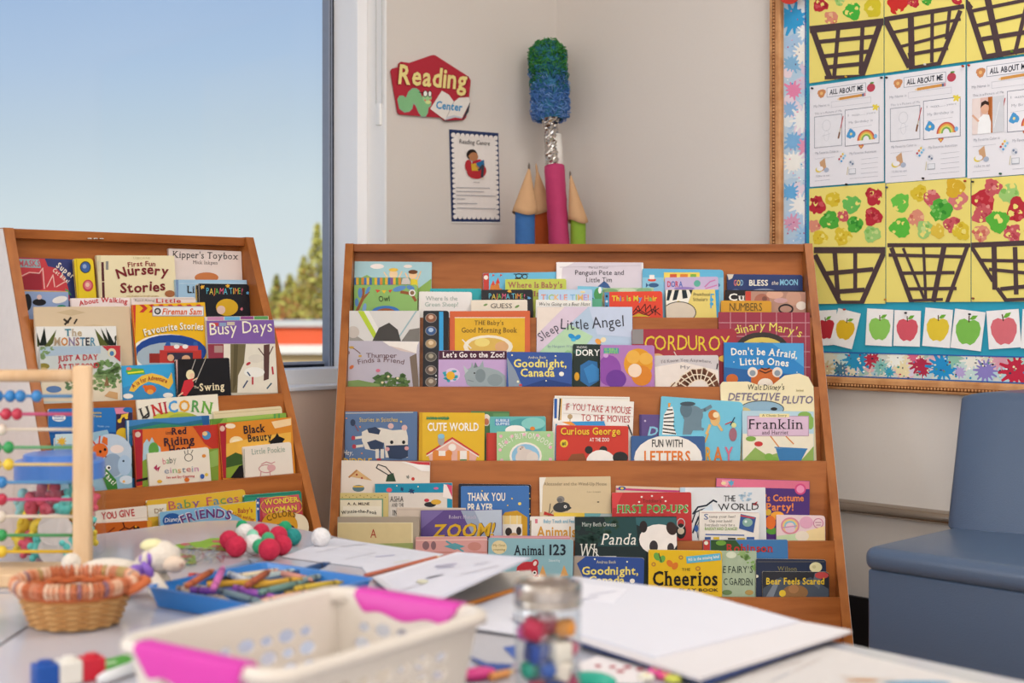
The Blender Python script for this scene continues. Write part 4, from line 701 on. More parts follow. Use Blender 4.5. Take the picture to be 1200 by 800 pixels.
bk(RL,2,3.2,(38,406,141,404.5),'c4cbc8','seaside picture book with red capitals and leafy trees','p a8bccc 38 405 118 405 118 414 38 418;p dcd0b8 38 440 100 438 141 444 141 470 38 470;f 7f9a6a 46 412 9 9;f 7f9a6a 54 410 8 9;f 6f8f5a 126 434 15 16;f 86a06a 118 448 12 12;f 6f8f5a 134 446 9 12;p 8a6a4a 122 452 125 440 128 452;p b83a40 119 405 141 404.5 141 424;e d8d0b0 131 413 5 5;e 4a7aa8 131 414 2.6 3;T hb b8323e 68 115 424/421.5 6.4 1 JUST A DAY;T hb b8323e 68 116 432.6/431 6 0 AT THE POND;e 8a7f3a 51 429 7 3.6;e b8a06a 51 434 5 4;e 5a7aa8 63 456 9 4;f 6f8f6a 84 452 8 10;p c8a070 122 464 128 458 138 460 138 468',kind='picture_book',th=.0065)
bk(RL,2,1.4,(155,357,240,354),'e6b322','yellow storybook with red chevrons and a fire engine','p c83a32 155 357 159 357 158 428 155 428;'+''.join(f'p c03a34 {163+i*11} 357 {168+i*11} 356.5 {173+i*11} 361 {168+i*11} 366 {163+i*11} 366 {168+i*11} 361;' for i in range(7))+'r a8a4a8 178.5 358.5 239 370.5;r e2e2e4 179.5 359.5 238 369.5;e 3a3a3a 184.6 364.5 4 4;e c8c4c0 184.6 364.5 2.2 2.2;T bi d8622c 190 236 368.4 7 0 Fireman Sam;e e8e4da 196 416 44 25;e 24468f 200 412 42 20;e 9fb0bc 198 418 38 17;T bs 5a4a3a 169 238 394.4/387.4 8.4 3.4 Favourite Stories;T bs f6f1e0 169.4 238 393.6/386.6 7.8 3.4 Favourite Stories;r b83a34 187 410 236 425;r c8484a 192 405 232 411;p 2f5aa0 193 405 195 400 199 400 200 405;p 2f5aa0 226 405 227 400 231 400 232 405;e e8e4e0 207 406 3.4 2.6;e e8e4e0 217 406 3.4 2.6;r 3a3444 196 413 226 422;e d8a884 200 419 4 4;e d8a884 218 420 5 4;r 8f2f2a 175 414 187 425',kind='picture_book',th=.010,spine='c83a32')
bk(RL,2,1.9,(240,371,314.5,370),'d8cfc4','picture book with a multicoloured top strip behind the purple winter book','r c88ab0 243 371 262 375;r 6fb0d4 263 371 281 375;r 8f4a86 282 370 297 374;r 5f9a5a 298 370 314 374',kind='picture_book',th=.004)
bk(RL,2,2.8,(241.5,375.5,325,374.5),'c5bfae','picture book with a purple title band over a snowy village scene','r 7f5ea4 241 374 325 402.5;r c04a44 247 378 256 382;r 8a9fc0 257 378 265 382;r c8bca8 266 377 275 381;r 8f3a4a 241 403 262 460;r a88a84 251 405 261 413;r e2dccc 262 403 325 460;p 70664a 270 403 288 403 286 425 279 440 278 460 270 460;p 5a523a 274 403 279 403 277 450 273 458;p 5a3f3c 309 404 316 403 315 444 309 446;l 5a3f3c 1.2 312 420 303 408;l 5a3f3c 1.2 314 418 320 406;e ecebe4 298 436 12 6;e d8d2c4 300 420 9 5;l b83a44 2 296 442 296 450;e b83a44 291 426 3 1.6 -30;l 3a4a6a 1.6 285 454 290 446;l 3a4a6a 1.6 293 440 290 436;l b83a44 2 320 438 319 430;l 3a5a6a 1.6 313 455 318 449;T n f2ecd8 246 319 392.5/388.5 14 0 Busy Days',kind='picture_book',page='e8dcd0')
bk(RL,2,2.6,(142,428.5,204.5,426),'3aa2d8','sky blue board book with an arched yellow title banner','e 3f8fc4 170 462 34 12;p 5fa84a 147 435 150 431 168 432 170 438 150 439;l f0e83c 1.6 150 437 168 435;e e07a6a 151 432 3 2;p e8bc4a 151 458 156 448 166 440 178 437 190 440 197 444 201 436 203 448 198 456 186 450 174 447 164 452 157 459;e d8692c 176 456 7 5;e d8692c 170 453 3 2;e e8a04a 176 459 4 3;T b 9a2f34 156 195 455/449 5 6.4 A is for Adventure;e f0ece4 197 463 6 3;e f0ece4 150 464 6 3',kind='board_book')
bk(RL,2,3.7,(205.5,421,268.5,419),'1d1c20','black board book with a girl on a rope swing','p c8a4a0 205.5 421 208 421 208 466 205.5 466;l b8b4ac .8 222 441 229 421;l b8b4ac .8 229 448 241 420;e e8dcb0 223 439 5 6;e e8c4a4 225 440 3 3;p c8343e 216 446 226 443 227 452 218 464 211 462;l e8c4a4 1.6 226 446 231 443;l e8c4a4 1.6 214 460 209 464;T f e9dfc4 227 233 455 3 0 The;T bs e9dcb8 234 263 458/456 8.4 0 Swing',r=.004,kind='board_book')
# ---- narrow rack, third pocket
bk(RL,3,.7,(160,468.5,255,461.5),'ebe4d2','white picture book with tall multicoloured capital letters, third pocket','e c8c84a 205 489 26 7;e a8b84a 215 490 18 6;T bs 44403e,c83a3a,b8324a,4a9ad8,e0a03a,5fa05a,6fae4a 166 248 492/485 13 6 UNICORN;l 3a3a3a 2 167 490 174 484',kind='picture_book')
bk(RL,3,1.6,(57,479,155,477),'2b72b8','blue board book with a dark music-note side strip','p 3a2c44 136 484 155 483 155 530 136 530;p d884a0 134 478 149 477 151 484 136 485;e 2f6aa8 150 480 6 3;l e8c03c 2 141 492 143 488 149 487;e e8c03c 140 493 2.4 2.4;e e8c03c 148 489 2 2;p e8c03c 142 486 150 484 150 487 142 489;e d8b02c 144 508 8 7;e f0f0ee 69 489.5 8 4.4;T b 3a78b8 63 75 489 2 0 baby;t b 3a78b8 63 75 492 2 einstein;t b d8c05a 108 119 484.6 2.4 Mealtime;t b d8c05a 109 119 488.6 2.4 Time;t n a8cbe8 114 128 500.4 2.2 Thank you;r 22589a 57 506 136 509',r=.006,kind='board_book',th=.009)
bk(RL,3,2.9,(59,508.5,154,506),'8fb4c8','shaped animal board book with giraffe and elephant heads','r c2d8de 58 505 104 520;s e0b03c 72 517 6 9;e b8c8d8 130 534 26 26;e e6d8d2 137 526 8 5;e 8fa4bc 132 545 12 14;p 3f7cb0 104 560 108 540 118 538 132 560;e a9c2da 146 545 8 12;e 24324a 144.6 540 1.3 1.3;e cfdbe6 148 562 8 5;e e8b060 145 564 1.6 1.6;e d86a2c 117 528 9.5 9;p d86a2c 119 518 121 511 126 513 126 522;l c84a3a 1.8 116 520 117 511;l c84a3a 1.8 112 521 108 516;e 1c1c1c 117.5 529 1.6 1.8;e 1c1c1c 123 526.6 1.6 1.8;e 8a3a1c 124 535 1.2 .8;e f2f2ee 127 548 3 3;e 1c1c1c 127.6 548 1.6 1.6;p 3f7f3a 116 548 122 546 136 562 138 574 126 574;T b f6f4ea 120 133 556/569 5.4 0 That?',shape=[(0,.05),(.1,0),(.45,0),(.6,-.02),(.68,-.03),(.72,.06),(.84,.04),(.95,.16),(1,.4),(1,1),(0,1)],kind='board_book',th=.009)
bk(RL,3,1.6,(148,492.5,245,486.5),'3f7fb8','blue seaside hardback with green hills, third pocket','p 2f6f8a 150 500 180 494 210 496 245 490 245 505 150 510;p 3a8a6a 160 502 190 496 220 499 245 494 245 512 160 512;e 3f9fd0 170 514 12 4;r c8d8e0 148 492 151 560;p 2a5f9a 236 487 245 486.4 245 500 238 500;p 4a3a2c 151 525 160 518 160 560 151 560',kind='picture_book')
bk(RL,3,2.5,(156.5,503.5,256,497),'d6702c','orange fairy tale book with red spine band and pale castle','p a82834 156.5 503 167 502.6 167 568 156.5 570;e d8c0b0 161.5 509 3.4 3.4;p b9382c 225 498 256 497 256 530 240 520;p a8c4d0 167 540 168 520 172 514 175 518 178 512 181 518 188 524 190 545 167 548;e 5f9a44 180 527 6 9;p 7f9a3c 167 540 180 533 256 525 256 570 167 570;e 4a8ab8 242 510 5 5;e e0c08a 240 508 3 2.6;t s 2f2434 194 202 508.6 3.6 Little;T bs 2b2434 201 219 509/508 7.6 0 Red;T bs 2b2434 192 228 522.5/519 9 0 Riding;T bs 2b2434 198 224 531/529 8.4 0 Hood;l 1c1c1c 3 157 564 175 560;p 8fb05a 244 530 256 526 256 545 246 548',kind='picture_book',th=.009,spine='a82834')
bk(RL,3,3.5,(172.5,531,244.5,523.5),'e8dfcf','white rounded board book with scribbled pastel letters and butterfly','o 3a3a38 221 536 5 4.6 .8;l 3a3a38 .8 217 532 216 528;l 3a3a38 .8 220 531 220 527;l 3a3a38 .8 224 531 226 527;p b0345a 180 548 184 544 184 552;p b0345a 188 546 184 548 185 553;e d88a3a 239 534 2.4 2;T h d87a8a,8ab87a,5a5a5a,a8a89a 191 207 544/541.6 7 0 baby;T h 8a9ab0,c88ab0,8ab87a,d8a05a,7a8a9a,c87a7a 193 233 555/552 7 0 einstein;T b c0444a 195 228 560.6/558.6 2.6 0 See and Spy Counting;e e0b03c 187 564 3 2;e d8702c 219 562 3 2.6;e 3a62b0 237 558 2.6 3;e e0c04a 242 556 2 2',r=.007,kind='board_book')
bk(RL,3,.7,(250,482,330,475.5),'e3d2ac','plain cream book at the back of the third pocket','l d0bc90 .8 252 485 329 479',r=.006,kind='board_book')
bk(RL,3,1.6,(247,491,335,483.5),'86b04a','grassy green book behind the orange horse book','p 5f8f3a 247 491 262 490 256 498 247 500;l 4f9a5a 1.6 322 484 322 490;l 4f9a5a 1.6 327 484 327 490;p 9cc05a 266 490 320 485 320 489 266 494',kind='picture_book')
bk(RL,3,2.5,(256.5,496,341.5,488.5),'d98a2c','sunset orange picture book with a black horse and red spine band','p a82834 256.5 496 265 495 265 560 256.5 560;e d8b8a8 260.5 502 3 3.4;e f0d8a8 277 517 8 6;e f4e4c4 277 518 5 4;p e6b04a 265 520 300 512 341 506 341 530 265 535;p f0d0a0 318 494 341 490 341 498 322 502;e f0dcc0 270 499 6 3;p 3f5a2c 265 536 276 530 288 534 300 532 300 560 265 560;p 86a03a 265 548 300 540 300 560 265 560;p 1d1a1c 316 517 322 512 325 507 327 511 334 514 331 518 341 520 341 540 320 540;p 1d1a1c 270 560 280 546 300 538 300 560;T bs 272430 286 311 508/505.6 9 0 Black;T bs 272430 291 319 517.6/515 8.4 0 Beauty',kind='picture_book',th=.009,spine='a82834')
bk(RL,3,3.5,(284.5,523.5,341,517.5),'e6dccf','small cream board book with pale grey-green title and pink piglet sketch','T s 8fa394 295 334 532.6/529 6.6 0 Little Pookie;o c88a8c 312 549 9 5 1;l c88a8c 1 306 544 312 541 318 543 322 541;l c88a8c 1 306 552 305 558;l c88a8c 1 316 552 317 558;e d8a8a8 318 548 5 4;l 9a948a .8 286 526 287 556',r=.006,kind='board_book')
# ---- narrow rack, fourth pocket
bk(RL,4,.8,(172,586.5,287,573),'dfb43a','yellow board book with thin multicoloured serif title','T s c05a6a,4a8ab0,5f9a5a,8a5a9a 198 280 597/588 9.5 0 Baby Faces;p e8e0d0 172 592 195 590 195 604 172 606;T b a89078 181 193 601.4/600.6 5.4 0 DK',r=.007,kind='board_book')
bk(RL,4,1.6,(112,598.5,172,592.5),'e6dcd0','white picture book with red hand-drawn capitals, fourth pocket','T hb b8383c 119 158 608.4/604.4 8 0 YOU GIVE;l d8ccc0 1 113 612 172 606',kind='picture_book')
bk(RL,4,2.5,(112,613,178,609.5),'bf5f1f','burnt orange board book with dark leaf scribbles','l 4a1f14 1.4 140 622 146 618 152 620 158 616;l 4a1f14 1.4 146 618 144 612;e 26160f 160 619 4 2.6;e 26160f 166 622 4 2;e e8a02c 159 617 1.4 1.2;p e0a03a 172 610 178 609.5 178 630 174 630;l 7a2f14 1.4 124 626 134 618',r=.004,kind='board_book')
bk(RL,4,2.6,(187,600,300.5,586.5),'7fb4d8','wide blue board book with purple letters and a yellow corner','p e0bc2e 255 592 300 586 300 620 280 606;e 2a5aa0 202 610 11.5 9;T i f0f0f0 193 211 612/610 5 0 Disney;T b a84038 279 296 601/600 5.4 0 Baby\'s;T b a84038 266 297 600.5/611 4 0 First Look and Find;T b efe8ee 213 271 615/609.5 11 5 FRIENDS;T b 6a3a78 214 270 614.6/609 10 5 FRIENDS',r=.006,kind='board_book')
bk(RL,4,.9,(286,580,353,574.5),'2f8a72','teal green board book behind the red wavy-edged book','l 267060 1 288 582 352 577',r=.007,kind='board_book')
bk(RL,4,2.2,(300,583.5,353.5,578),'b9404c','red wavy-edged board book with yellow block capitals','r 3a5a9a 300 582 304.5 610;e e8e4e0 302 589 1.4 1.4;e e8e4e0 302 596 1.4 1.4;p c85a62 306 584 350 579 352 600 330 608 308 606;T b 5a1f28 309.4 350.4 592.4/588.4 6.6 0 WONDER;T b e8cf4a 310 350 591.8/587.8 6 0 WONDER;T b 5a1f28 310.4 348.4 602/598 6.6 0 WOMAN;T b e8cf4a 311 348 601.4/597.4 6 0 WOMAN;o e0c04a 330 593 25 12 .8',shape=[(0,.04),(.06,0),(.5,.01),(.85,.01),(.96,.05),(1,.2),(.98,.34),(1,.5),(1,1),(0,1)],kind='board_book')
bk(RL,4,3.4,(302,602,362,597),'d9c8ae','round-topped board book with a mustard arch and dark letters','e d29a2c 330 616 24 19;e e6d8bc 350 618 12 16;e d29a2c 328 616 21 19;e 2a2a34 332 620 14 7;T bs 7a5a20 314 346 611/606 6.4 3 COLORS;e 4a8ab0 328 621 4 3;e c84a4a 338 619 4 3',shape=[(0,.35),(.04,.2),(.12,.1),(.25,.02),(.4,0),(.6,0),(.78,.04),(.9,.12),(.97,.22),(1,.36),(1,1),(0,1)],r=0,kind='board_book')
shelve()
# ---------------------------------------------------------------- bulletin board on the right wall
yL, yI = on_right(909, 300).y, on_right(922.5, 300).y          # frame's outer and inner edge
zO, zI = on_right(965, 454.5).z, on_right(965, 440).z
yE, zT = -2.5, EYE+1.15
BO = .014
bb = thing('bulletin_board', 'large turquoise bulletin board in a beaded oak frame', 'bulletin board', (0, (yL+yE)/2, zO))
b = B(); b.box((-BO/2, (yI+yE)/2, (zI+zT)/2), (BO, yI-yE, zT-zI), mat('2c9dba', .7, var=.04, scale=30)); b.out('board_panel', bb)
fw = zI-zO; fl = yL-yI
def fr(name, ya, yb, za, zb):
    b = B(); b.box((-.016, (ya+yb)/2, (za+zb)/2), (.032, abs(ya-yb), abs(za-zb)), M_FRAME, bev=.006, seg=3); return b.out(name, bb)
fr('frame_rail', yL, yE-fl, zO, zI); fr('frame_rail', yL, yE-fl, zT, zT+fw); fr('frame_stile', yL, yI, zI, zT); fr('frame_stile', yE, yE-fl, zI, zT)
b = B()
n = 190
b.box((-.0318, (yL+yE)/2-fl*.5, zO+fw*.38), (.002, yL-yE, .009), mat('7a4a26', .5)); b.box((-.0318, yL-fl*.45, (zI+zT)/2), (.002, .009, zT-zI), mat('7a4a26', .5))
for i in range(n): b.ball((-.0332, yL-fl*.5-(yL-yE)*i/n, zO+fw*.38), .0034, M_FRAME, 6, 4)
b.out('bead_trim', bb, True); b = B()
for i in range(150): b.ball((-.0332, yL-fl*.45, zI+(zT-zI)*i/150), .0034, M_FRAME, 6, 4)
b.out('bead_trim', bb, True)
rn = random.Random(4)
def border(vert):
    a = ''
    if vert:
        for i in range(40): a += f"b {rn.choice(['c9dcea','b4d0ea','e6d8e4','dfe9ee','a8c8e6','d8c8dc'])} {rn.uniform(922,948):.1f} {rn.uniform(-60,420):.1f} {rn.uniform(5,12):.1f} {rn.randint(1,99)};"
        for x, y, r, n, c in ((930,22,16,13,'3aa0d8'),(944,38,9,11,'eef2f2'),(942,62,13,14,'f0eee6'),(928,75,10,12,'86b8dc'),(930,106,10,11,'e48ab0'),(943,118,7,10,'c8e0ea'),(926,128,9,12,'8fb8e0'),(941,140,13,14,'eef0ee'),(930,165,11,12,'7fb4e0'),(944,172,9,10,'e09ab8'),(930,190,13,14,'f0f0ea'),(942,205,11,12,'cfe0ea'),(926,225,10,12,'6aaee0'),(940,240,13,14,'f2f2ee'),(928,262,10,12,'d8a0bc'),(943,275,10,12,'a0c8e8'),(930,-20,14,12,'e48ab0')):
            a += f"s {c} {x} {y} {r*1.3} {n} {int(x+y)};b {c} {x} {y} {r*.72} {n};"
        for i in range(70): a += f"e {rn.choice(['e890b0','ffffff','4a9ad0','6a6a90','c04a78'])} {rn.uniform(923,947):.1f} {rn.uniform(0,300):.1f} {rn.uniform(.4,1.2):.1f} {rn.uniform(.4,1.2):.1f};"
        return a+'l 2f6fb0 1 948.5 -80 948.5 420;'
    for i in range(70): a += f"b {rn.choice(['e4dcc0','c4dcd8','d8cfe0','b4d4dc','e0b8c0','a8c4b8','d8d8c8'])} {rn.uniform(950,1260):.1f} {rn.uniform(414,444):.1f} {rn.uniform(6,13):.1f} {rn.randint(1,99)};"
    for x, y, r, n, c in ((971,421,9,10,'d8d4c0'),(966,433,10,12,'c8b890'),(1003,420,15,13,'2f94c4'),(1022,421,9,12,'b8344c'),(985,433,8,11,'4a7a94'),(1032,430,9,11,'86c0bc'),(1050,420,10,13,'eef0e8'),(1058,434,10,12,'e8dcb0'),(1078,426,10,12,'b02f4c'),(1082,434,7,11,'b02f4c'),(1105,431,16,14,'2690cc'),(1117,421,8,10,'8fc4ac'),(1140,421,12,14,'eceade'),(1155,434,12,14,'8a80c4'),(1172,422,10,12,'d8a0b0'),(1192,434,17,13,'c02a44'),(1205,421,8,10,'a8d0c8'),(1225,430,13,13,'2f94c4'),(1245,424,10,12,'e8e4d0'),(1070,418,6,10,'d86a8a'),(1042,436,6,10,'3aa0c0'),(1125,436,7,10,'b4a4d4')):
        a += f"s {c} {x} {y} {r*1.3} {n} {int(x+y)};b {c} {x} {y} {r*.72} {n};"
    for i in range(150): a += f"e {rn.choice(['b8344c','ffffff','2f94c4','3a3a50','f0e8c0','4a9a8a'])} {rn.uniform(958,1250):.1f} {rn.uniform(415,443):.1f} {rn.uniform(.5,1.6):.1f} {rn.uniform(.5,1.4):.1f};"
    return a
def flat(name, parent, ya, yb, za, zb, off, m, t=.0012):
    b = B(); b.box((-off+t/2, (ya+yb)/2, (za+zb)/2), (t, abs(ya-yb), abs(za-zb)), m); return b.out(name, parent)
ORN = lambda off: (lambda x, y, l: on_right(x, y, off+l))
yB = on_right(948.5, 300).y; zBt = on_right(965, 412).z
st1 = flat('border_strip', bb, yI, yB, zI, zT, BO+.002, mat('b8d2e6', .5))
st2 = flat('border_strip', bb, yI, yE, zI, zBt, BO+.0026, mat('cfd4cc', .5))
def qpx(ya, yb, za, zb, off=BO):
    return [pix((-off, ya, za)), pix((-off, yb, za)), pix((-off, yb, zb)), pix((-off, ya, zb))]
for vert, q in ((1, qpx(yI, yB, zT, zBt)), (0, qpx(yI-.002, on_right(1262, 430).y, zBt, zI))):
    bp, bt = B(), B(); draw(border(vert), ORN(BO+(.0022 if vert else .0028)), q, bp, bt, step=.000004); bp.outs('border_print', st1 if vert else st2)
b = B()
for z in (zBt, zI+.002): b.box((-BO-.004, (yI+yE)/2, z), (.001, yI-yE, .003), mat('2b5fa8', .5))
b.box((-BO-.004, yB, (zBt+zT)/2), (.001, .003, zT-zBt), mat('2b5fa8', .5)); b.out('border_edge', bb)

def sheet(name, label, cat, group, x0, x1, yt, yb, col, off, var=.02):
    """a sheet of paper pinned to the board; yt, yb are read at its x0 edge"""
    A = on_right(x0, yt, off); zb = on_right(x0, yb, off).z; y1 = on_right(x1, 300, off).y
    t = thing(name, label, cat, (-off, (A.y+y1)/2, zb), 0, group)
    b = B(); b.box((-off+.0004, (A.y+y1)/2, (A.z+zb)/2), (.0008, abs(A.y-y1), A.z-zb), mat(col, .8, spec=.1, var=var, scale=12)); t = b.out('sheet', t)
    return t, A.y, y1, A.z, zb
# fruit basket paintings: yellow paper, torn brown paper strips, apple prints
def conv(s, ox, oy): return lambda pts: ' '.join(f'{ox+p/s:.2f}' if i % 2 == 0 else f'{oy+p/s:.2f}' for i, p in enumerate(pts))
Z3, Z2 = conv(2.963, 900, 190), conv(3.333, 900, 0)
R_, Y_, G_, P_, LG, SA = 'b52f3b', 'd6bd38', '4ea63c', 'c45a60', '9cc774', 'd68d76'
def painting(x0, x1, yt, yb, label, strips, prints, Z, s, top):
    t, y0, y1, zt, zb = sheet('basket_painting', label, 'children\'s painting', 'fruit basket paintings', x0, x1, yt, yb, 'e8da7a', BO+.004, .04)
    q = qpx(y0, y1, zt, zb, BO+.004); bp = B(); rn = random.Random(int(x0+yt)); a = ''
    for (x, y, r, c) in prints:
        X, Y = [float(v) for v in Z((x, y)).split()]; r = r/s
        a += f'b {c} {X} {Y} {r:.2f} {rn.randint(1,99)};'
        h = lin(c)
        for k in range(15):
            cc = rn.choice([c, c, {R_:'9c2430',Y_:'e6d66a',G_:'358a30',P_:'d88a86',LG:'c4d68a',SA:'e4b48c'}.get(c, c), 'e8da7a', {R_:'c8545a',Y_:'c8a824',G_:'7cc060',P_:'b0404c',LG:'80b85a',SA:'c86a5c'}.get(c, c)])
            aa = rn.uniform(0, 6.28); d = r*rn.uniform(.15, .95)
            a += f'b {cc} {X+math.cos(aa)*d:.2f} {Y+math.sin(aa)*d:.2f} {r*rn.uniform(.08,.30):.2f} {rn.randint(1,99)};'
    bp = B(); draw(a, ORN(BO+.004), q, bp, B(), step=.000004, rough=.6); bp.out('apple_print', t)
    bs = B(); draw(';'.join(f'l 4f3f42 {w/s:.2f} '+Z(p) for w, *p in strips), ORN(BO+.0046), q, bs, B(), step=.00008, rough=.75); bs.outs('basket_lattice', t)
painting(948.5, 1037.5, 221, 356, 'yellow fruit basket painting under the first worksheet, twelve dabbed apples', [(22,165,305,405,305),(18,165,325,250,488),(18,400,318,325,488),(16,232,315,243,465),(14,303,300,303,440),(16,195,387,362,372),(16,230,450,332,443),(12,245,486,330,486)],
  [(170,148,30,R_),(225,130,25,Y_),(290,145,30,'6ab85a'),(367,117,30,R_),(262,188,20,P_),(215,203,32,G_),(365,190,30,R_),(302,215,28,G_),(160,222,20,SA),(180,262,25,Y_),(260,258,30,Y_),(362,250,28,LG)], Z3, 2.963, 0)
painting(1038.5, 1137.5, 215, 354, 'yellow fruit basket painting with five slender upright brown strips', [(14,418,288,700,288),(16,430,300,498,484),(14,692,292,622,486),(10,470,300,545,480),(10,540,295,548,472),(18,612,290,575,480),(12,422,322,670,328),(12,470,385,645,383),(12,478,440,652,438),(10,500,480,605,476)],
  [(460,140,32,'6ac04a'),(525,108,28,Y_),(660,130,32,'d07a78'),(570,128,28,P_),(600,165,38,G_),(648,88,32,'d4ac30'),(515,195,28,SA),(460,228,34,'5ab83f'),(545,232,30,LG),(590,240,24,'d9bb45'),(640,218,28,P_),(672,240,30,Y_)], Z3, 2.963, 0)
painting(1138.5, 1246, 209.5, 353.5, 'yellow fruit basket painting crowded with dark red apple dabs', [(18,705,288,1015,275),(14,708,295,780,410),(14,798,440,830,484),(18,785,295,788,438),(16,858,298,862,455),(12,735,340,985,345),(12,770,372,975,392),(14,810,440,950,425),(12,828,478,935,474),(16,1008,285,930,484),(14,925,300,915,460)],
  [(750,130,40,R_),(780,88,30,P_),(840,110,34,LG),(745,180,35,P_),(870,165,40,R_),(800,205,38,'5ab03c'),(740,245,28,SA),(850,245,30,P_),(930,130,36,G_),(960,210,34,R_),(920,240,30,Y_)], Z3, 2.963, 0)
painting(948.5, 1035.5, -80, 97.5, 'yellow basket painting above the first worksheet, hung beside the border', [(28,170,115,447,85),(22,178,125,240,300),(22,437,95,365,300),(16,275,110,258,305),(16,370,90,362,285),(16,200,163,420,142),(16,215,220,400,200),(16,235,262,375,248),(14,225,303,365,298)],
  [(205,18,28,R_),(245,70,26,SA),(330,45,32,'48b040'),(410,28,35,'cfc030'),(280,5,18,LG),(230,-60,30,G_),(330,-70,32,R_),(410,-60,30,Y_)], Z2, 3.333, 1)
painting(1036.5, 1131.5, -100, 85.5, 'yellow basket painting between the two other upper ones', [(18,458,75,762,25),(22,462,85,550,258),(18,750,45,668,247),(24,558,60,562,272),(14,642,50,640,240),(14,710,35,698,150),(12,495,125,750,75),(12,525,180,720,130),(14,550,213,700,188),(14,560,265,668,247)],
  [(505,15,38,'c8322e'),(570,8,22,R_),(620,0,20,G_),(740,-2,20,R_),(480,-70,30,Y_),(600,-80,34,R_),(700,-75,30,G_)], Z2, 3.333, 1)
painting(1132.5, 1240, -115, 72.5, 'yellow basket painting with a thick slanting brown strip, above the photo worksheet', [(22,768,2,790,30),(22,780,15,850,232),(26,855,-20,905,218),(16,1010,20,965,208),(14,785,45,1080,-15),(14,815,100,1060,45),(18,840,152,1040,120),(20,850,222,1020,192),(20,1100,-60,1030,195)],
  [(820,-60,34,R_),(930,-70,34,Y_),(1040,-90,34,G_)], Z2, 3.333, 1)
# worksheets: a 85 x 110 page, drawn in page units
WS_ART = '''b c98a5c 14 9.5 4.6;e e2b87a 14 9.5 1.8 1.8;r 8a93a4 20.3 4.3 65.2 14.7;r e7e7ed 20.8 4.8 64.7 14.2;t hb 2c3140 23.5 62 12.2 5.4 ALL ABOUT ME;e b8485a 71 10.5 4.6 4.4;e 5a9a4a 72 5.6 2.4 1;l 6a4a3a .7 71 7 71.4 5
p d0964e 35 16.6 61 15.6 61 18.4 35 19.4;p e8cfa8 32 18.2 35 16.6 35 19.4;r 5a6a8a 61 15.4 63 18.6;r c98a94 63 15.3 65 18.5;r b4b8c2 25.5 20 71 20.3;r b4b8c2 25.5 26 71 26.3;r b4b8c2 25.5 20 25.8 26;r b4b8c2 70.7 20 71 26
t n a3a7b2 5 23.5 24 2.6 My Name is;t n a3a7b2 6 38 32 2.3 This is a Picture of Me;r a0a4b0 5.4 34 38.2 68.4;r e2e3e9 6.2 34.8 37.4 67.6;o c0c4cc 20 45 5 6 .4;o c8ccd4 20 56 3 6 .4;l c8ccd4 .5 15 56 25 54
r 6a7082 41.4 30.6 80.2 69.6;r e7e7ed 42 31.2 79.6 69;t n a8acb8 45 58 38 2.2 I am;t n a8acb8 66 76 38 2.2 years;l b0b4be .3 52 38.2 65 37.8;t n a3a7b2 46 73 46 2.6 My Birthday is;l b0b4be .3 45 51 72 50;s e2cf4e 76.5 31.5 4.4 5 2
b 4f9ad0 48.5 57 5;e e8d890 48.5 57 1.4 1.4;a c85a52 65.5 65 10 11 1.8;a dfa04e 65.5 65 8.4 9.4 1.8;a d8d06a 65.5 65 6.8 7.8 1.6;a 7fae5a 65.5 65 5.2 6.2 1.8;e 7fb4dc 76 62 2 2.4;p c86a52 60 74 57 70.5 58 69 60 70 62 69 63 70.5;p e2c05e 60 73 58.3 70.8 60 70.6 61.7 70.8
l b8484e 1 39.4 37 36.4 50;l c0b49a 1.2 36.4 50 35.4 54;l 7a5238 1.8 35.4 54 34 60;t n a3a7b2 7 34 75 2.6 My Favorite Color is;l b0b4be .3 6 80 30 79.6;p d8dbe2 33 84 40 75 44 79 37 88;e b8485a 35 82.5 1.2 1.2;e d88a4a 37 80 1.2 1.2;e e2c84e 39 77.6 1.2 1.2;e 4f9ad0 37.5 85 1.2 1.2;e 6ab4dc 39.8 82 1.2 1.2;e 8ac4e4 41.6 79.6 1.2 1.2
t n a3a7b2 47 77 79 2.6 My Favorite Activities;p c9a07a 12 84 18 80 20 92 14 94;e e2cf5e 11 92 4 3;e e7e7ed 12.4 91 4 2.6;e a8b4c8 20 93 3 2.6;t n a3a7b2 8 24 100 2.4 I Like to eat;l b0b4be .3 6 104 24 103.6;e d0d4dc 49 88 3.4 3.4;e 6f7f9a 48 87 1.2 1.2;e 6f7f9a 50.4 89 1.2 1.2;r a8aeb8 46 94 54 100;r dfe2e8 46.6 94.4 53.4 99;l c8c090 .7 44 100 45 92
l b0b4be .35 60 85 79 84.6;l b0b4be .35 60 90 79 89.6;l b0b4be .35 60 95 79 94.6;l b0b4be .35 60 100 79 99.6;l b0b4be .35 47 104.5 79 104'''
PHOTO = ';r d8b8b0 5.4 34 38.2 68.4;r e6d8d4 5.4 34 14 68.4;r b8713f 25 34 26.6 68.4;r a8602f 22 34 25 68.4;r cfd2d8 26.6 34 38.2 68.4;p eef0f2 11 68.4 12 54 17 50 23 51 25 58 25 68.4;e dcae94 18.6 44.5 4.2 5.4;p 3a2a26 14.2 44 15 38.5 19 36.8 23 39 22.8 42 19 40.4 16 42;l dcae94 2 12 56 6 50;l eef0f2 .4 28 64 34 40'
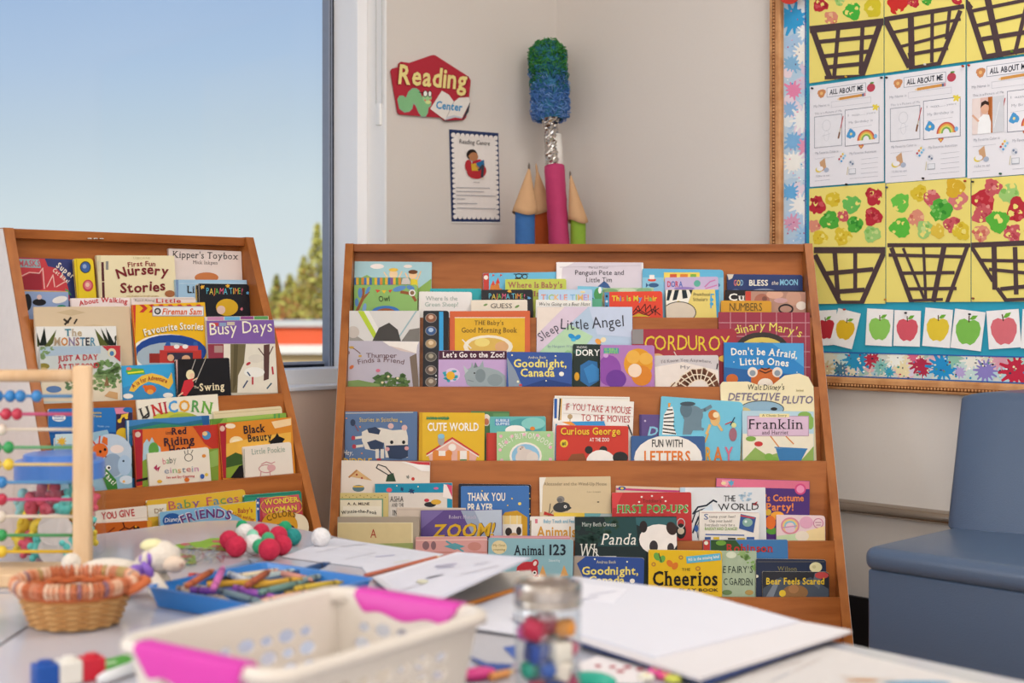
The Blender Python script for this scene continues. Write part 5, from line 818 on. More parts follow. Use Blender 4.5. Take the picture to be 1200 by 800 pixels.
for i, (x0, x1, yt, yb, lb, ph) in enumerate(((949, 1035.7, 101, 219, 'white printed worksheet pinned beside the splatter border, faint pencil figure', 0), (1037.5, 1131.3, 88.8, 214.5, 'white printed worksheet in the middle of three, plain stick figure drawn in its box', 0), (1133.6, 1232, 75.3, 209, 'white printed worksheet with a photo of a child in a white shirt', 1))):
    t, y0, y1, zt, zb = sheet('worksheet', lb, 'worksheet', 'printed worksheets on the board', x0, x1, yt, yb, 'e4e4ea', BO+.0052)
    mp = lambda u, v, l: Vector((-BO-.0052-l, y0+(y1-y0)*u/85, zt+(zb-zt)*v/110))
    bp, bt = B(), B(); draw(WS_ART+(PHOTO if ph else ''), mp, [(0, 0), (85, 0), (85, 110), (0, 110)], bp, bt, step=.000012, rough=.7)
    bp.outs('worksheet_print', t); bt.outs('title_lettering', t)
# apple cards
for i, (cx, cy, w, h, ro, c, lb) in enumerate(((968,384,27,41,-3,'b4303a','white card with a dark red apple, tucked behind the rack edge'),(990.5,385,27,43,14,'dcb52c','tilted white card with a yellow apple beside the dark red one'),(1030.8,383.5,31,43,3,'8dc75f','white card with a pale green apple, between yellow and rose ones'),(1063.2,384.6,31,42,2,'d45a68','white card with a rose red apple, between green and yellow ones'),
     (1099,384,32.5,45,5,'e2c73c','white card with a yellow apple between rose red and deep green ones'),(1134.5,386.5,36,46,7,'7dbd52','tilted white card with a deep green apple'),(1176.5,385.5,38,45,-4,'d66f78','white card with a pinkish red apple above the sofa back'),(1217,386,39,46,3,'e0c840','white card with a yellow apple at the far end of the apple row'))):
    off = BO+.004+(i % 2)*.0014; cr, sr = math.cos(math.radians(ro)), math.sin(math.radians(ro))
    C_ = lambda x, y: (cx+x*cr-y*sr, cy+x*sr+y*cr)
    q = [C_(-w/2, -h/2), C_(w/2, -h/2), C_(w/2, h/2), C_(-w/2, h/2)]
    t = thing('apple_card', lb, 'card', on_right(cx, cy+h/2, off), 0, 'apple cards along the board')
    b = B(); b.prism([on_right(x, y, off-.0006) for x, y in q], .0006, mat('f0efef', .75), axis=(-1, 0, 0)); ca = b.out('card', t)
    k = w/31
    def ap(pts): return ' '.join(f'{C_(pts[j]*k, pts[j+1]*k)[0]:.2f} {C_(pts[j]*k, pts[j+1]*k)[1]:.2f}' for j in range(0, len(pts), 2))
    art = f'p {c} '+ap((0,-9,5,-11,10,-9,12.6,-3,12,4,8,12,4,15,0,13.6,-4,15,-8,12,-12,4,-12.6,-3,-10,-9,-5,-11))+f';l 5a3a2a {1.2*k:.2f} '+ap((0,-8,-.6,-14))+';p 6fae3a '+ap((0,-11,3,-15,8,-15.6,6,-12,3,-10.5))
    bp = B(); draw(art, ORN(off), q, bp, B()); bp.out('apple_print', ca)
# push pins
for x, y, c, lb in ((952.5,103.5,'2a2a2e','dark push pin at the border-side top corner of the first worksheet'),(1033.6,91,'2a2a2e','dark push pin at the inner top corner of the first worksheet'),(1039.6,91,'3a2a2e','dark push pin at the first top corner of the middle worksheet'),(1129,77.5,'b8502c','orange push pin at the second top corner of the middle worksheet'),
   (1136,76.5,'b8402c','red push pin at the top corner of the photo worksheet'),(992.6,216,'2a2a2e','dark push pin at the foot of the first worksheet'),(1082.4,209,'2a2a2e','dark push pin at the foot of the middle worksheet'),(1173,203.5,'2f5f4a','green push pin at the foot of the photo worksheet'),
   (992,90,'c8a02c','gold push pin at the foot of the basket painting beside the border'),(1084.5,75.5,'e8e4dc','white push pin at the foot of the middle upper basket painting'),(1186.5,60.5,'6a8a2c','olive push pin at the foot of the thick-stripped basket painting'),
   (1039.8,219.5,'4a5a7a','bluish push pin at the top corner of the five-strip basket painting'),(1131.5,212,'b04a2c','rust push pin at the other top corner of the five-strip basket painting'),(1140.5,213,'2a2a2e','dark push pin at the top corner of the crowded red painting'),
   (1141,349.5,'8a4a2c','brown push pin at the bottom corner of the crowded red painting'),(1038,351,'c88a3a','amber push pin at the bottom corner of the five-strip painting'),(990,362.5,'b8402c','red push pin holding the tilted yellow apple card'),(1062,366.5,'2a2a2e','dark push pin holding the rose red apple card'),(1137,368,'2a2a2e','dark push pin holding the tilted green apple card')):
    p = on_right(x, y, BO+.006); b = B(); X = Matrix.Translation(p) @ Matrix.Rotation(-math.pi/2, 4, 'Y')
    b.lathe([(0.0006, -.006), (.0006, 0), (.0026, .0004), (.0026, .0015), (.0015, .002), (.0015, .0045), (.0026, .0052), (.0024, .0062), (0, .0065)], mat(c, .3), 10, X)
    tag(b.out('push_pin', None, True), lb, 'push pin', 'push pins on the bulletin board')
# red paper apple overlapping the frame's corner
b = B(); b.prism([on_right(x, y, .05) for x, y in [(917+ (9 if i % 2 else 9)*1.0*math.cos(6.2832*i/20)*1.35+8, -6+11*math.sin(6.2832*i/20)) for i in range(20)]], .002, mat('c83a2e', .6), axis=(-1, 0, 0)); 
ra = thing('paper_apple', 'red paper apple overlapping the top of the board frame', 'paper decoration', on_right(925, 5, .05)); b.out('apple_shape', ra)
b = B(); b.prism([on_right(x, y, .052) for x, y in ((931, -13), (942, -20), (948, -8), (938, -4))], .001, mat('5a8a3a', .6), axis=(-1, 0, 0)); b.out('leaf', ra)

# ---------------------------------------------------------------- reading sign and poster on the window wall
OLF = lambda off: (lambda x, y, l: on_left(x, y, off+l))
sg = thing('reading_sign', 'red five-sided cardboard sign with a bookworm and the words Reading Center', 'sign', on_left(505, 140))
def sz(pts): return ' '.join(f'{450+p/8.418:.2f}' if i % 2 == 0 else f'{55+p/8.418:.2f}' for i, p in enumerate(pts))
def sp(pts): v = [float(q) for q in sz(pts).split()]; return [(v[i], v[i+1]) for i in range(0, len(v), 2)]
b = B(); b.prism([on_left(x, y, .004) for x, y in sp((60,240,75,215,135,200,138,165,160,147,240,160,455,85,480,80,500,85,820,290,848,330,846,360,818,600,803,695,780,722,590,730,560,700,150,668,130,650))], .004, mat('b3283a', .5), axis=(0, -1, 0)); sbd = b.out('sign_board', sg)
art = f'''p 8fae9a {sz((130,520,150,480,190,478,215,500,240,440,280,405,320,405,350,430,380,500,400,540,440,530,470,540,465,580,440,600,435,650,410,690,370,690,340,650,310,580,290,560,280,610,250,640,200,648,150,610))}
p 86c08a {sz((136,520,152,486,190,484,216,506,244,446,282,412,320,412,346,434,374,500,398,548,440,538,464,545,458,578,434,596,428,648,408,682,372,682,346,648,316,576,290,545,274,606,248,632,202,640,156,606))}
e 9fcf94 {sz((425,500))} 5.4 6;e d8e29a {sz((435,545))} 3.4 2.2;e e8766a {sz((405,525))} 1 1;e e8766a {sz((455,522))} 1 1;o 222222 {sz((408,460))} 3 4 1;o 222222 {sz((452,462))} 2.4 4 1;e f2f2ea {sz((408,460))} 2.2 3.2;e f2f2ea {sz((452,462))} 1.6 3.2;l 222222 .8 {sz((390,455,345,445))}
p 3a4048 {sz((455,620,590,725,770,720,850,540,835,640,775,722,600,735))};p e9e5df {sz((455,610,570,430,640,470,690,540,740,500,835,495,850,540,770,700,700,690,600,718))};l b8b4b0 .8 {sz((690,540,620,690))};p c8ccd4 {sz((620,690,690,672,765,690,770,705,700,695,600,722))}
T B 8a1a2a {450+128/8.418:.1f} {450+824/8.418:.1f} {55+366/8.418:.1f}/{55+426/8.418:.1f} 23.4 0 Reading
T B ecdc92 {450+140/8.418:.1f} {450+812/8.418:.1f} {55+358/8.418:.1f}/{55+418/8.418:.1f} 21.6 0 Reading
T B 3a92c8 {450+510/8.418:.1f} {450+770/8.418:.1f} {55+605/8.418:.1f}/{55+632/8.418:.1f} 8.6 0 Center'''
bp, bt = B(), B(); draw(art, OLF(.008), None, bp, bt); bp.outs('bookworm_print', sbd); bt.outs('title_lettering', sbd)
po = thing('reading_poster', 'paper poster with a scalloped navy border and a child reading in a red beanbag', 'poster', on_left(558, 261))
q = [(526.4, 151.4), (584.1, 155.9), (586.2, 261.6), (529.3, 261.2)]
b = B(); b.prism([on_left(x, y, .0015) for x, y in q], .0012, mat('eeece8', .7), axis=(0, -1, 0)); psh = b.out('sheet', po)
def pu(u, v):
    x = q[0][0]+(q[1][0]-q[0][0])*u; x2 = q[3][0]+(q[2][0]-q[3][0])*u; y = q[0][1]+(q[1][1]-q[0][1])*u; y2 = q[3][1]+(q[2][1]-q[3][1])*u
    return x+(x2-x)*v, y+(y2-y)*v
art = ''
art += 'p 2f3d66 '+' '.join(f'{a:.2f} {c:.2f}' for a, c in (pu(0, 0), pu(1, 0), pu(1, .985), pu(0, .985)))+';'
art += 'p efeae6 '+' '.join(f'{a:.2f} {c:.2f}' for a, c in (pu(.09, .06), pu(.93, .06), pu(.93, .93), pu(.09, .93)))+';'
for i in range(17):
    for u in (.08, .94): a, c = pu(u, .06+.87*i/16); art += f'e efeae6 {a:.2f} {c:.2f} 2.6 2.6;'
for i in range(10):
    for v in (.055, .935): a, c = pu(.08+.86*i/9, v); art += f'e efeae6 {a:.2f} {c:.2f} 2.6 2.6;'
art += '''T n 2a2a30 538.5 574 168/170.5 5.2 0 Reading Centre;e b8323a 558.5 200 11.5 9.6;e b8323a 549 194 4 7;e b0283a 560 192 7 5;e 2a2220 553 181 6.2 6.2;e b87f58 555 183.5 5.4 5.2;e b87f58 551 183 2 2;p d8b03a 552 192 560 191 561 200 553 200;p 2f6fa0 558 191 567 187 568 194 560 197;e c83a4a 562 188 2 1.4;l 3a3f4a 3 561 199 566 194;l 3a3f4a 3 566 194 565 207;e e8dccf 566 209 2 1.4;l b87f58 1.8 558 194 561 197
t n 4a4a52 555 562 214.4 1.8 We are;l a0a0a8 .8 534.6 219.6 574 220.4;l a0a0a8 .8 534.8 224 567 224.6;l a0a0a8 .8 535 228.4 581 229.6;l a0a0a8 .8 535.2 232.8 545 233;l a0a0a8 .8 535.4 238 559 238.6;l a0a0a8 .8 535.6 243.4 580.4 244.6;l 8a92b0 .8 573 257 584 257.3'''
bp, bt = B(), B(); draw(art, OLF(.0027), None, bp, bt); bp.outs('poster_print', psh); bt.outs('title_lettering', psh)

# ---------------------------------------------------------------- giant pencils and paint brush standing in the corner behind the rack
M_KRAFT = mat('cfa57c', .8, var=.06, scale=40)
def at(px, py, Y): return cw((px-HX)/FPX*Y, Y, rel=-(py-HY)/FPX*Y)
def pencil(label, px, Y, r, top, apex, tip, col):
    base = cw((px-HX)/FPX*Y, Y, 0); t = thing('giant_pencil', label, 'paper pencil', base, 0, 'giant craft pencils in the corner')
    zt = at(px, top, Y).z; b = B(); b.tube([(base.x, base.y, 0), (base.x, base.y, zt)], r, mat(col, .75, var=.08, scale=90, bump=.15), 24); autosmooth(b.out('barrel', t))
    A = at(apex[0], apex[1], Y); T = at(tip[0], tip[1], Y); C0_ = Vector((base.x, base.y, zt-.004)); b = B(); n = 28; vs = []; rn = random.Random(int(px))
    m = 8
    for i in range(m+1):
        f = i/m; c = C0_.lerp(A, f); rr = (r*1.32)*(1-f)+.0025*f
        for k in range(n):
            a = 6.2832*k/n; vs.append((c.x+math.cos(a)*rr, c.y+math.sin(a)*rr, c.z-(1-f)*.006*(1+math.sin(a*2+px))))
    b.add(vs, [[i*n+k, i*n+(k+1) % n, (i+1)*n+(k+1) % n, (i+1)*n+k] for i in range(m) for k in range(n)], M_KRAFT); o = b.out('cone', t, True)
    md = o.modifiers.new('paper', 'SOLIDIFY'); md.thickness = .0012
    b = B(); b.tube([A-Vector((0, 0, .012)), A.lerp(T, .5), T], [.0035, .003, .0006], mat('6a6058', .5) if col != 'b8521f' else M_KRAFT, 8); b.out('lead', t, True)
pencil('giant blue craft pencil with a kraft paper point, behind the wide rack', 615.2, 3.93, .0285, 246, (620, 197), (620, 190.5), '3d6fae')
pencil('giant rust orange craft pencil half hidden behind the pink brush handle', 636, 4.10, .0275, 246, (629.5, 200), (628, 191), 'b8521f')
pencil('giant lime green craft pencil on the far side of the pink brush', 677.5, 4.0, .0225, 256, (668.5, 205), (668, 200), '8cb03a')
f0, f1 = at(683, 721, 3.80), at(640, 42, 4.12)
br = thing('giant_paint_brush', 'giant pink-handled paint brush with foil ferrule and yarn bristles, leaning in the corner', 'paper brush', (f0.x, f0.y, 0))
f0.z = 0; dirn = (f1-f0); L = dirn.length; dirn.normalize()
def along_py(py):
    lo, hi = 0, L*1.1
    for _ in range(40):
        m = (lo+hi)/2
        if pix(f0+dirn*m)[1] > py: lo = m
        else: hi = m
    return lo
X = Matrix.Translation(f0) @ dirn.to_track_quat('Z', 'Y').to_matrix().to_4x4()
h1, h2, h3 = along_py(195), along_py(136), along_py(44)
b = B(); rn = random.Random(3); rings = 90; n = 32; vs = []
for i in range(rings+1):
    for k in range(n):
        a = 6.2832*k/n; z = h1*i/rings; r = .030+.0007*math.sin(i*1.7+2.0*math.sin(a*2+i*.3))+rn.uniform(-.0003, .0003); vs.append(X @ Vector((r*math.cos(a), r*math.sin(a), z)))
b.add(vs, [[i*n+k, i*n+(k+1) % n, (i+1)*n+(k+1) % n, (i+1)*n+k] for i in range(rings) for k in range(n)]+[list(range(rings*n, rings*n+n))], mat('bb3b6c', .7, var=.08, scale=60, bump=.3)); b.out('handle', br, True)
rg_ = X.to_3x3().inverted() @ (cw(1, 0)-cw(0, 0)); rg_.z = 0; rg_.normalize()
b = B(); b.tube([X @ (rg_*.0125+Vector((0, 0, h1-.01))), X @ (rg_*.0105+Vector((0, 0, h1+(h2-h1)*.62)))], .0165, mat('e6e2dc', .7), 20); b.out('inner_tube', br, True)
b = B(); rings = 30; n = 20; vs = []
for i in range(rings+1):
    f = i/rings
    for k in range(n):
        a = 6.2832*k/n; r = .0235*(1-.18*f)+(.008*math.exp(-((f-.86)/.1)**2))+rn.uniform(-.0042, .0022); vs.append(X @ (rg_*-.003+Vector((r*math.cos(a), r*math.sin(a), 0))+Vector((0, 0, h1+.001+(h2+.02-h1)*f+rn.uniform(-.001, .001)))))
b.add(vs, [[i*n+k, i*n+(k+1) % n, (i+1)*n+(k+1) % n, (i+1)*n+k] for i in range(rings) for k in range(n)], mat('c4c0bc', .18, metal=1.0, var=.03)); b.out('foil_ferrule', br)
b = B(); Lb = h3-h2; 
prof = lambda f: .050*min(1, (1-f)*5+.45)*min(1, f*4+.75)
b.lathe([(max(.001, prof(i/12)*.86), h2-.012+Lb*i/12) for i in range(13)]+[(0.0005, h3-.002)], mat('3f7f9f', .95, var=.3, scale=120, bump=.5), 20, X)
cols = [mat(c, .95) for c in ('2f7a3a', '4c9a4c', '246030', '34808c', '4478b8', '5a88cc', '7aa4dc', '4a74c0')]
for i in range(1700):
    f = rn.random(); a = rn.uniform(0, 6.2832); R0 = prof(f)*rn.uniform(.86, 1.08)
    u = f+rn.uniform(-.14, .14)
    m = cols[rn.choice((4, 5, 6, 7))] if u < .42 else (cols[rn.choice((3, 4, 3, 2))] if u < .56 else cols[rn.choice((0, 1, 2, 0, 1, 3))])
    c = Vector((R0*math.cos(a), R0*math.sin(a), h2-.012+Lb*f*.99)); e1 = Vector((-math.sin(a), math.cos(a), 0)); e2 = Vector((0, 0, 1)); e3 = Vector((math.cos(a), math.sin(a), 0))
    s = rn.uniform(.005, .010); ph = rn.uniform(0, 6.28); e = (e1*math.cos(ph)+e2*math.sin(ph)); P = []
    for j in range(5):
        t = j/4*3.6-1.8; P.append(X @ (c+e*s*math.sin(t)+e3*s*(math.cos(t)*1.0)))
    b.tube(P, .0014, m, 3, caps=False)
b.out('yarn_bristles', br, True)
# ---------------------------------------------------------------- blue vinyl seat against the right wall
ys = -1.459; yt_ = -3.3; xs = -.600
so_ = thing('storage_seat', 'low blue-grey vinyl upholstered bench seat with a backrest against the wall', 'sofa', (xs/2, (ys+yt_)/2, 0))
b = B(); b.box(((xs+.012)/2-.008, (ys+yt_)/2, .167), (-xs-.028, ys-yt_-.012, .326), M_SOFA, bev=.006, seg=3); autosmooth(b.out('seat_base', so_))
bm = bmesh.new(); bmesh.ops.create_cube(bm, size=1.0)
for v in bm.verts: v.co = Vector((v.co.x*(-xs-.012), v.co.y*(ys-yt_), v.co.z*.048))
bmesh.ops.bevel(bm, geom=bm.edges[:], offset=.020, segments=5, profile=.5, affect='EDGES')
bmesh.ops.subdivide_edges(bm, edges=[e for e in bm.edges if e.calc_length() > .3], cuts=10, use_grid_fill=True)
for v in bm.verts:
    x, y = v.co.x/((-xs)/2), v.co.y/((ys-yt_)/2)
    if v.co.z > .01: v.co.z += .012*max(0, 1-x*x)*max(0, 1-y**6)
b = B(); b.bm(bm, M_SOFA, Matrix.Translation(((xs)/2-.004, (ys+yt_)/2, .352))); autosmooth(b.out('seat_cushion', so_), 1.2)
bm = bmesh.new(); bmesh.ops.create_cube(bm, size=1.0)
bmesh.ops.bevel(bm, geom=bm.edges[:], offset=.06, segments=5, profile=.5, affect='EDGES')
for v in bm.verts:
    x, y, z = v.co*2
    hz = (z+1)/2; bx = -.265+.075*hz
    v.co = Vector(((x+1)/2*-(bx+.012)+bx if True else 0, y*.5*(ys-yt_), .362+hz*.318))
b = B(); b.bm(bm, M_SOFA, Matrix.Translation((0, (ys+yt_)/2, 0))); autosmooth(b.out('backrest', so_), 1.0)

# ---------------------------------------------------------------- the low white tables
def table(name, label, pts, rnd, legs):
    c = [sum(p[0] for p in pts)/len(pts), sum(p[1] for p in pts)/len(pts)]
    t = thing(name, label, 'table', cw(*c)); out = []
    n = len(pts)
    for i, p in enumerate(pts):
        r = rnd.get(i, .012); P = Vector(p); a = (Vector(pts[i-1])-P).normalized(); d = (Vector(pts[(i+1) % n])-P).normalized()
        s0, s1 = P+a*r, P+d*r
        for j in range(9):
            f = j/8; out.append(s0*(1-f)**2+P*2*f*(1-f)+s1*f*f)
    b = B(); b.prism([cw(p.x, p.y, TZ-.022) for p in out], .022, M_LAM, axis=(0, 0, 1)); b.out('table_top', t)
    b = B(); m = mat('8d9096', .5)
    ins = [p+(Vector(c)-p).normalized()*-.0006 for p in out]
    for i in range(len(ins)):
        p, q = ins[i], ins[(i+1) % len(ins)]
        if (p-q).length > 1e-5: b.poly([cw(p.x, p.y, TZ-.0215), cw(q.x, q.y, TZ-.0215), cw(q.x, q.y, TZ-.002), cw(p.x, p.y, TZ-.002)], m)
    b.out('edge_band', t)
    for x, y in legs:
        b = B(); p = cw(x, y); b.tube([(p.x, p.y, .012), (p.x, p.y, TZ-.022)], .016, M_CHROME, 14); b.lathe([(.0, 0), (.022, 0), (.022, .012), (.015, .018)], mat('2a2a2c', .6), 14, Matrix.Translation(p)); b.out('leg', t, True)
table('activity_table', 'large low white laminate table in front of the book racks', [(-.555, 2.735), (.99, 1.05), (.99, .80), (-.626, .80), (-.626, 1.985), (-1.16, 2.02), (-1.16, 2.06)], {0: .17}, [(-.52, 2.42), (.70, 1.15), (-.5, .95), (-.95, 2.1)])
table('activity_table', 'low white table joined along the dark seam beside the wicker basket', [(-.632, 1.98), (-.632, .80), (-1.6, .80), (-1.6, 1.98)], {}, [(-.75, 1.85), (-.75, .95), (-1.5, 1.85), (-1.5, .95)])
def loc(X, Y, h=0.0): return cw(X, Y, TZ+h)
def TX(X, Y, h=0, yaw=0.0): return Matrix.Translation(loc(X, Y, h)) @ Matrix.Rotation(yaw, 4, 'Z')
# ---- abacus
AB = 2.07
aX = lambda px: (px-HX)/FPX*AB
def aP(px, py, dy=0): return cw(aX(px), AB+dy, rel=-(py-HY)/FPX*AB)
ab = thing('abacus', 'beech wooden bead abacus frame standing before the jar of coloured pieces', 'abacus', loc(aX(-60), AB), YAW)
XA = lambda px, py: Matrix.Translation(aP(px, py)) @ Matrix.Rotation(YAW, 4, 'Z')
b = B(); b.box((0, 0, 0), (aX(110)-aX(-235), .105, .020), M_LIGHTWOOD, Matrix.Translation(cw((aX(110)+aX(-235))/2, AB, TZ+.0105)) @ Matrix.Rotation(YAW, 4, 'Z'), bev=.003); b.out('base', ab)
for px in (97, -222):
    za, zb = TZ+.0205, EYE-(428-HY)/FPX*AB
    b = B(); b.box((0, 0, 0), (.027, .020, zb-za), M_LIGHTWOOD, Matrix.Translation(cw(aX(px), AB, (za+zb)/2)) @ Matrix.Rotation(YAW, 4, 'Z'), bev=.004, seg=3); autosmooth(b.out('post', ab))
p0, p1 = aP(-212, 441), aP(87, 440)
b = B(); b.tube([p0, p1], .0095, M_LIGHTWOOD, 16); b.out('top_bar', ab, True)
BC = {'b': '3583c4', 'r': 'c0334a', 'w': 'e4d8c8', 'g': '2f9a52', 'y': 'e8c63a', 'k': 'd04a76'}
RODS = [(464, 'b', '5a94c8', (12, 24, 43)), (485, 'r', 'c85a80', (7, 20)), (503, 'w', 'e2d6c4', (2,)), (524, 'g', '6aa878', (10,)), (544, 'y', 'e4c88a', (10,)), (565, 'b', '5a94c8', (2,)), (585, 'r', 'c8507a', (2,)), (605, 'w', 'e2d6c4', (1,)), (627, 'g', '4f9a60', (2,)), (646, 'y', 'e0b82c', (2,))]
for y, bcx, rc, beads in RODS:
    b = B(); b.tube([aP(-212, y), aP(88, y)], .0026, mat(rc, .4), 8); b.out('rod', ab, True)
    xs_ = list(beads); 
    while len(xs_) < 6: xs_.append(min(xs_)-15)
    for px in xs_:
        b = B(); b.ball((0, 0, 0), .0094, mat(BC[bcx], .25, coat=.4), 18, 12, (.86, 1, 1), XA(px, y)); b.out('bead', ab, True)
# ---- big jar with a blue lid and chunky counters
jX, jY, jr = -.757, 2.285, .074
jr_ = thing('counter_jar', 'large clear plastic jar with a blue lid full of chunky coloured counters', 'jar', loc(jX, jY), YAW)
XJ = TX(jX, jY)
G_PL = glass('clear_plastic', 'fbfcfc', .015, .05, .15)
b = B(); b.lathe([(jr*.90, .0015), (jr*.98, .006), (jr, .014), (jr, .118), (jr*.96, .128), (jr*.86, .136), (jr*.86, .150)], G_PL, 36, XJ); b.lathe([(0, .0015), (jr*.90, .0015)], G_PL, 36, XJ); b.out('jar_body', jr_, True)
ML = mat('4f86d8', .32, var=.02, coat=.2)
b = B(); b.lathe([(jr*.90, .130), (jr*.985, .131), (jr*.985, .158), (jr*.95, .161), (jr*.80, .162), (jr*.78, .171), (jr*.74, .172), (0, .170)], ML, 40, XJ); autosmooth(b.out('lid', jr_))
rn = random.Random(11); CNT = [('66ccc6', 'teal'), ('d4586c', 'raspberry'), ('f0d244', 'yellow'), ('e88c9c', 'pink'), ('5ac0b8', 'turquoise'), ('f0e08a', 'pale yellow')]
def counter_piece(p, c, s, rz):
    X = Matrix.Translation(p) @ Matrix.Rotation(rz, 4, 'Z') @ Matrix.Rotation(rn.uniform(-.6, .6), 4, 'X'); m = mat(c, .5)
    b = B(); b.ball((0, 0, 0), s*.62, m, 12, 8, (1, .8, 1.05), X); b.ball((0, 0, s*.75), s*.42, m, 10, 7, (1, .85, 1), X)
    for q in ((-.55, .25), (.55, .25), (-.42, -.6), (.42, -.6)): b.ball((q[0]*s, 0, q[1]*s), s*.27, m, 8, 6, (1, .9, 1), X)
    return b.out('bear_counter', None, True)
pl = [(-.030,-.058,.026,'d4586c'),(-.052,-.030,.030,'f0d244'),(-.015,-.060,.022,'66ccc6'),(.054,-.030,.026,'f0d244'),(.030,-.055,.028,'66ccc6'),(.0,-.050,.028,'f0e08a'),(-.045,-.040,.060,'f0d244'),(-.020,-.052,.058,'f0d244'),(.052,-.030,.060,'66ccc6'),(-.030,-.050,.088,'d4586c'),(-.004,-.052,.084,'d4586c'),(.022,-.050,.086,'66ccc6'),(.046,-.038,.090,'f0e08a'),(-.052,-.025,.090,'9fdde0'),(.055,-.02,.096,'d4586c'),(0,-.02,.100,'d4586c'),(.03,-.015,.104,'66ccc6'),(-.03,0,.098,'e88c9c'),(.0,.04,.03,'66ccc6'),(-.04,.03,.03,'e88c9c'),(.04,.03,.03,'f0d244'),(0,.035,.07,'f0d244'),(.04,.02,.065,'e88c9c'),(-.045,.02,.065,'66ccc6')]
tone = {'d4586c': 'raspberry', 'f0d244': 'yellow', '66ccc6': 'teal', 'f0e08a': 'pale yellow', '9fdde0': 'pale blue', 'e88c9c': 'pink'}
for i, (x, y, z, c) in enumerate(pl):
    d = Vector(cw(x, y))-Vector(cw(0, 0)); p = loc(jX, jY, z)+Vector((d.x, d.y, 0)); o = counter_piece(p, c, .0225, rn.uniform(0, 6))
    tag(o, f'{tone[c]} rounded counter inside the blue-lidded jar', 'counter', f'{tone[c]} counters in the big jar')
b = B()   # white two-disc label on the jar's front
def onjar(px, py, rad):
    a = (px-HX)/FPX*2.215-jX; a = max(-.99, min(.99, a/rad)); return cw(jX+rad*a, jY-rad*math.sqrt(1-a*a), rel=-(py-HY)/FPX*2.215)
for cy in (620, 644):
    b.poly([onjar(64+19*math.cos(6.2832*i/28), cy+(19 if cy < 630 else 17)*math.sin(6.2832*i/28), jr+.0006) for i in range(28)], mat('d9d2cf', .6))
b.out('paper_label', jr_)
# ---- wicker basket
bX, bY = -.571, 1.785
wb = thing('wicker_basket', 'small round wicker basket with an orange woven rim', 'basket', loc(bX, bY), YAW)
def weave(b, r0, r1, z0, z1, rows, ms, X, n=56, amp=.0017, th=.003):
    for i in range(rows):
        f = (i+.5)/rows; R0 = r0+(r1-r0)*f; z = z0+(z1-z0)*f; P = []
        for k in range(n+1):
            a = 6.2832*k/n; r = R0+amp*math.cos(a*n/4+math.pi*(i % 2)); P.append(Vector((r*math.cos(a), r*math.sin(a)*.92, z)))
        b.tube(P, th, ms[i % len(ms)], 5, X, caps=False)
XB = TX(bX, bY, 0, YAW)
M_CANE = mat('c79a63', .65, var=.15, scale=80); M_CANE2 = mat('b8854e', .65, var=.15, scale=80); M_RIM = mat('c4683c', .65, var=.2, scale=90)
b = B(); weave(b, .053, .068, .003, .041, 10, [M_CANE, M_CANE2], XB, amp=.0028, th=.0028)
b.lathe([(0, .002), (.052, .002), (.066, .040)], M_CANE2, 40, XB, sy=.92); b.lathe([(.0, .004), (.048, .004), (.062, .04)], mat('a8682f', .7), 40, XB, sy=.92); b.out('basket_weave', wb, True)
b = B(); weave(b, .069, .076, .043, .060, 4, [M_RIM, mat('cf7a4c', .65, var=.2)], XB, amp=.002, th=.0036)
for k in range(72):
    a = 6.2832*k/72; c = mat(random.choice(['c8754e', 'd89a74', 'e4b898', 'c26a44', 'd08a66', '8a6a7a', 'b8a06a', 'd88a68', 'e8c8ac', 'd09070']), .7)
    P = []
    for j in range(9):
        t = 6.2832*j/8; rr = .0755+.0062*math.cos(t); P.append(Vector((rr*math.cos(a), rr*math.sin(a)*.92, .056+.0085*math.sin(t))))
    b.tube(P, .0022, c, 5, XB, caps=False)
b.tube([Vector((.0755*math.cos(6.2832*k/48), .0755*math.sin(6.2832*k/48)*.92, .056)) for k in range(49)], .0042, mat('d4886a', .6, var=.2), 8, XB, caps=False)
b.tube([Vector((.074, -.022, .047)), Vector((.086, -.012, .052)), Vector((.094, 0, .057)), Vector((.086, .012, .057)), Vector((.074, .02, .05))], .0062, M_RIM, 8, XB)
b.out('woven_rim', wb, True)
# ---- soft toy lamb lying behind the basket
M_FUR = mat('e2d8ca', .95, var=.08, scale=200, bump=.6)
lX, lY = -.525, 1.955
lam = thing('plush_lamb', 'cream plush lamb with a purple bow lying behind the wicker basket', 'soft toy', loc(lX, lY), YAW)
XL = TX(lX, lY, 0, YAW)
b = B(); b.ball((-.05, 0, .028), .030, M_FUR, 22, 14, (1.9, .95, .93), XL, .015); b.ball((.006, -.004, .040), .021, M_FUR, 16, 10, (1.1, .9, 1.2), XL, .015)
b.ball((-.105, -.004, .050), .014, M_FUR, 12, 8, (1, 1, 1), XL); b.out('body', lam, True)
b = B(); b.ball((.026, -.012, .060), .025, M_FUR, 20, 14, (1.0, .95, .92), XL, .015); b.ball((.047, -.026, .052), .014, mat('dcc8b4', .95, bump=.4), 14, 9, (1.2, .95, .85), XL); b.out('head', lam, True)
b = B(); b.ball((.014, -.014, .077), .0145, mat('e4dfae', .95, bump=.5), 14, 10, (1.2, 1, .6), XL, .05); b.out('topknot', lam, True)
for sx, sy in ((.008, -.030), (.042, .008)):
    b = B(); b.ball((sx, sy, .058), .009, M_FUR, 10, 7, (.7, .8, 1.5), XL); b.out('ear', lam, True)
b = B(); b.ball((.060, -.034, .053), .003, mat('b89a8a', .8), 8, 6, X=XL); b.out('nose', lam, True)
for sy in (-.016, .012):
    b = B(); b.tube([Vector((.004, sy, .034)), Vector((.020, sy-.014, .030)), Vector((.031, sy-.026, .017)), Vector((.034, sy-.030, .011))], [.013, .0125, .013, .009], M_FUR, 12, XL); b.out('leg', lam, True)
b = B(); m = mat('8a62c0', .4)
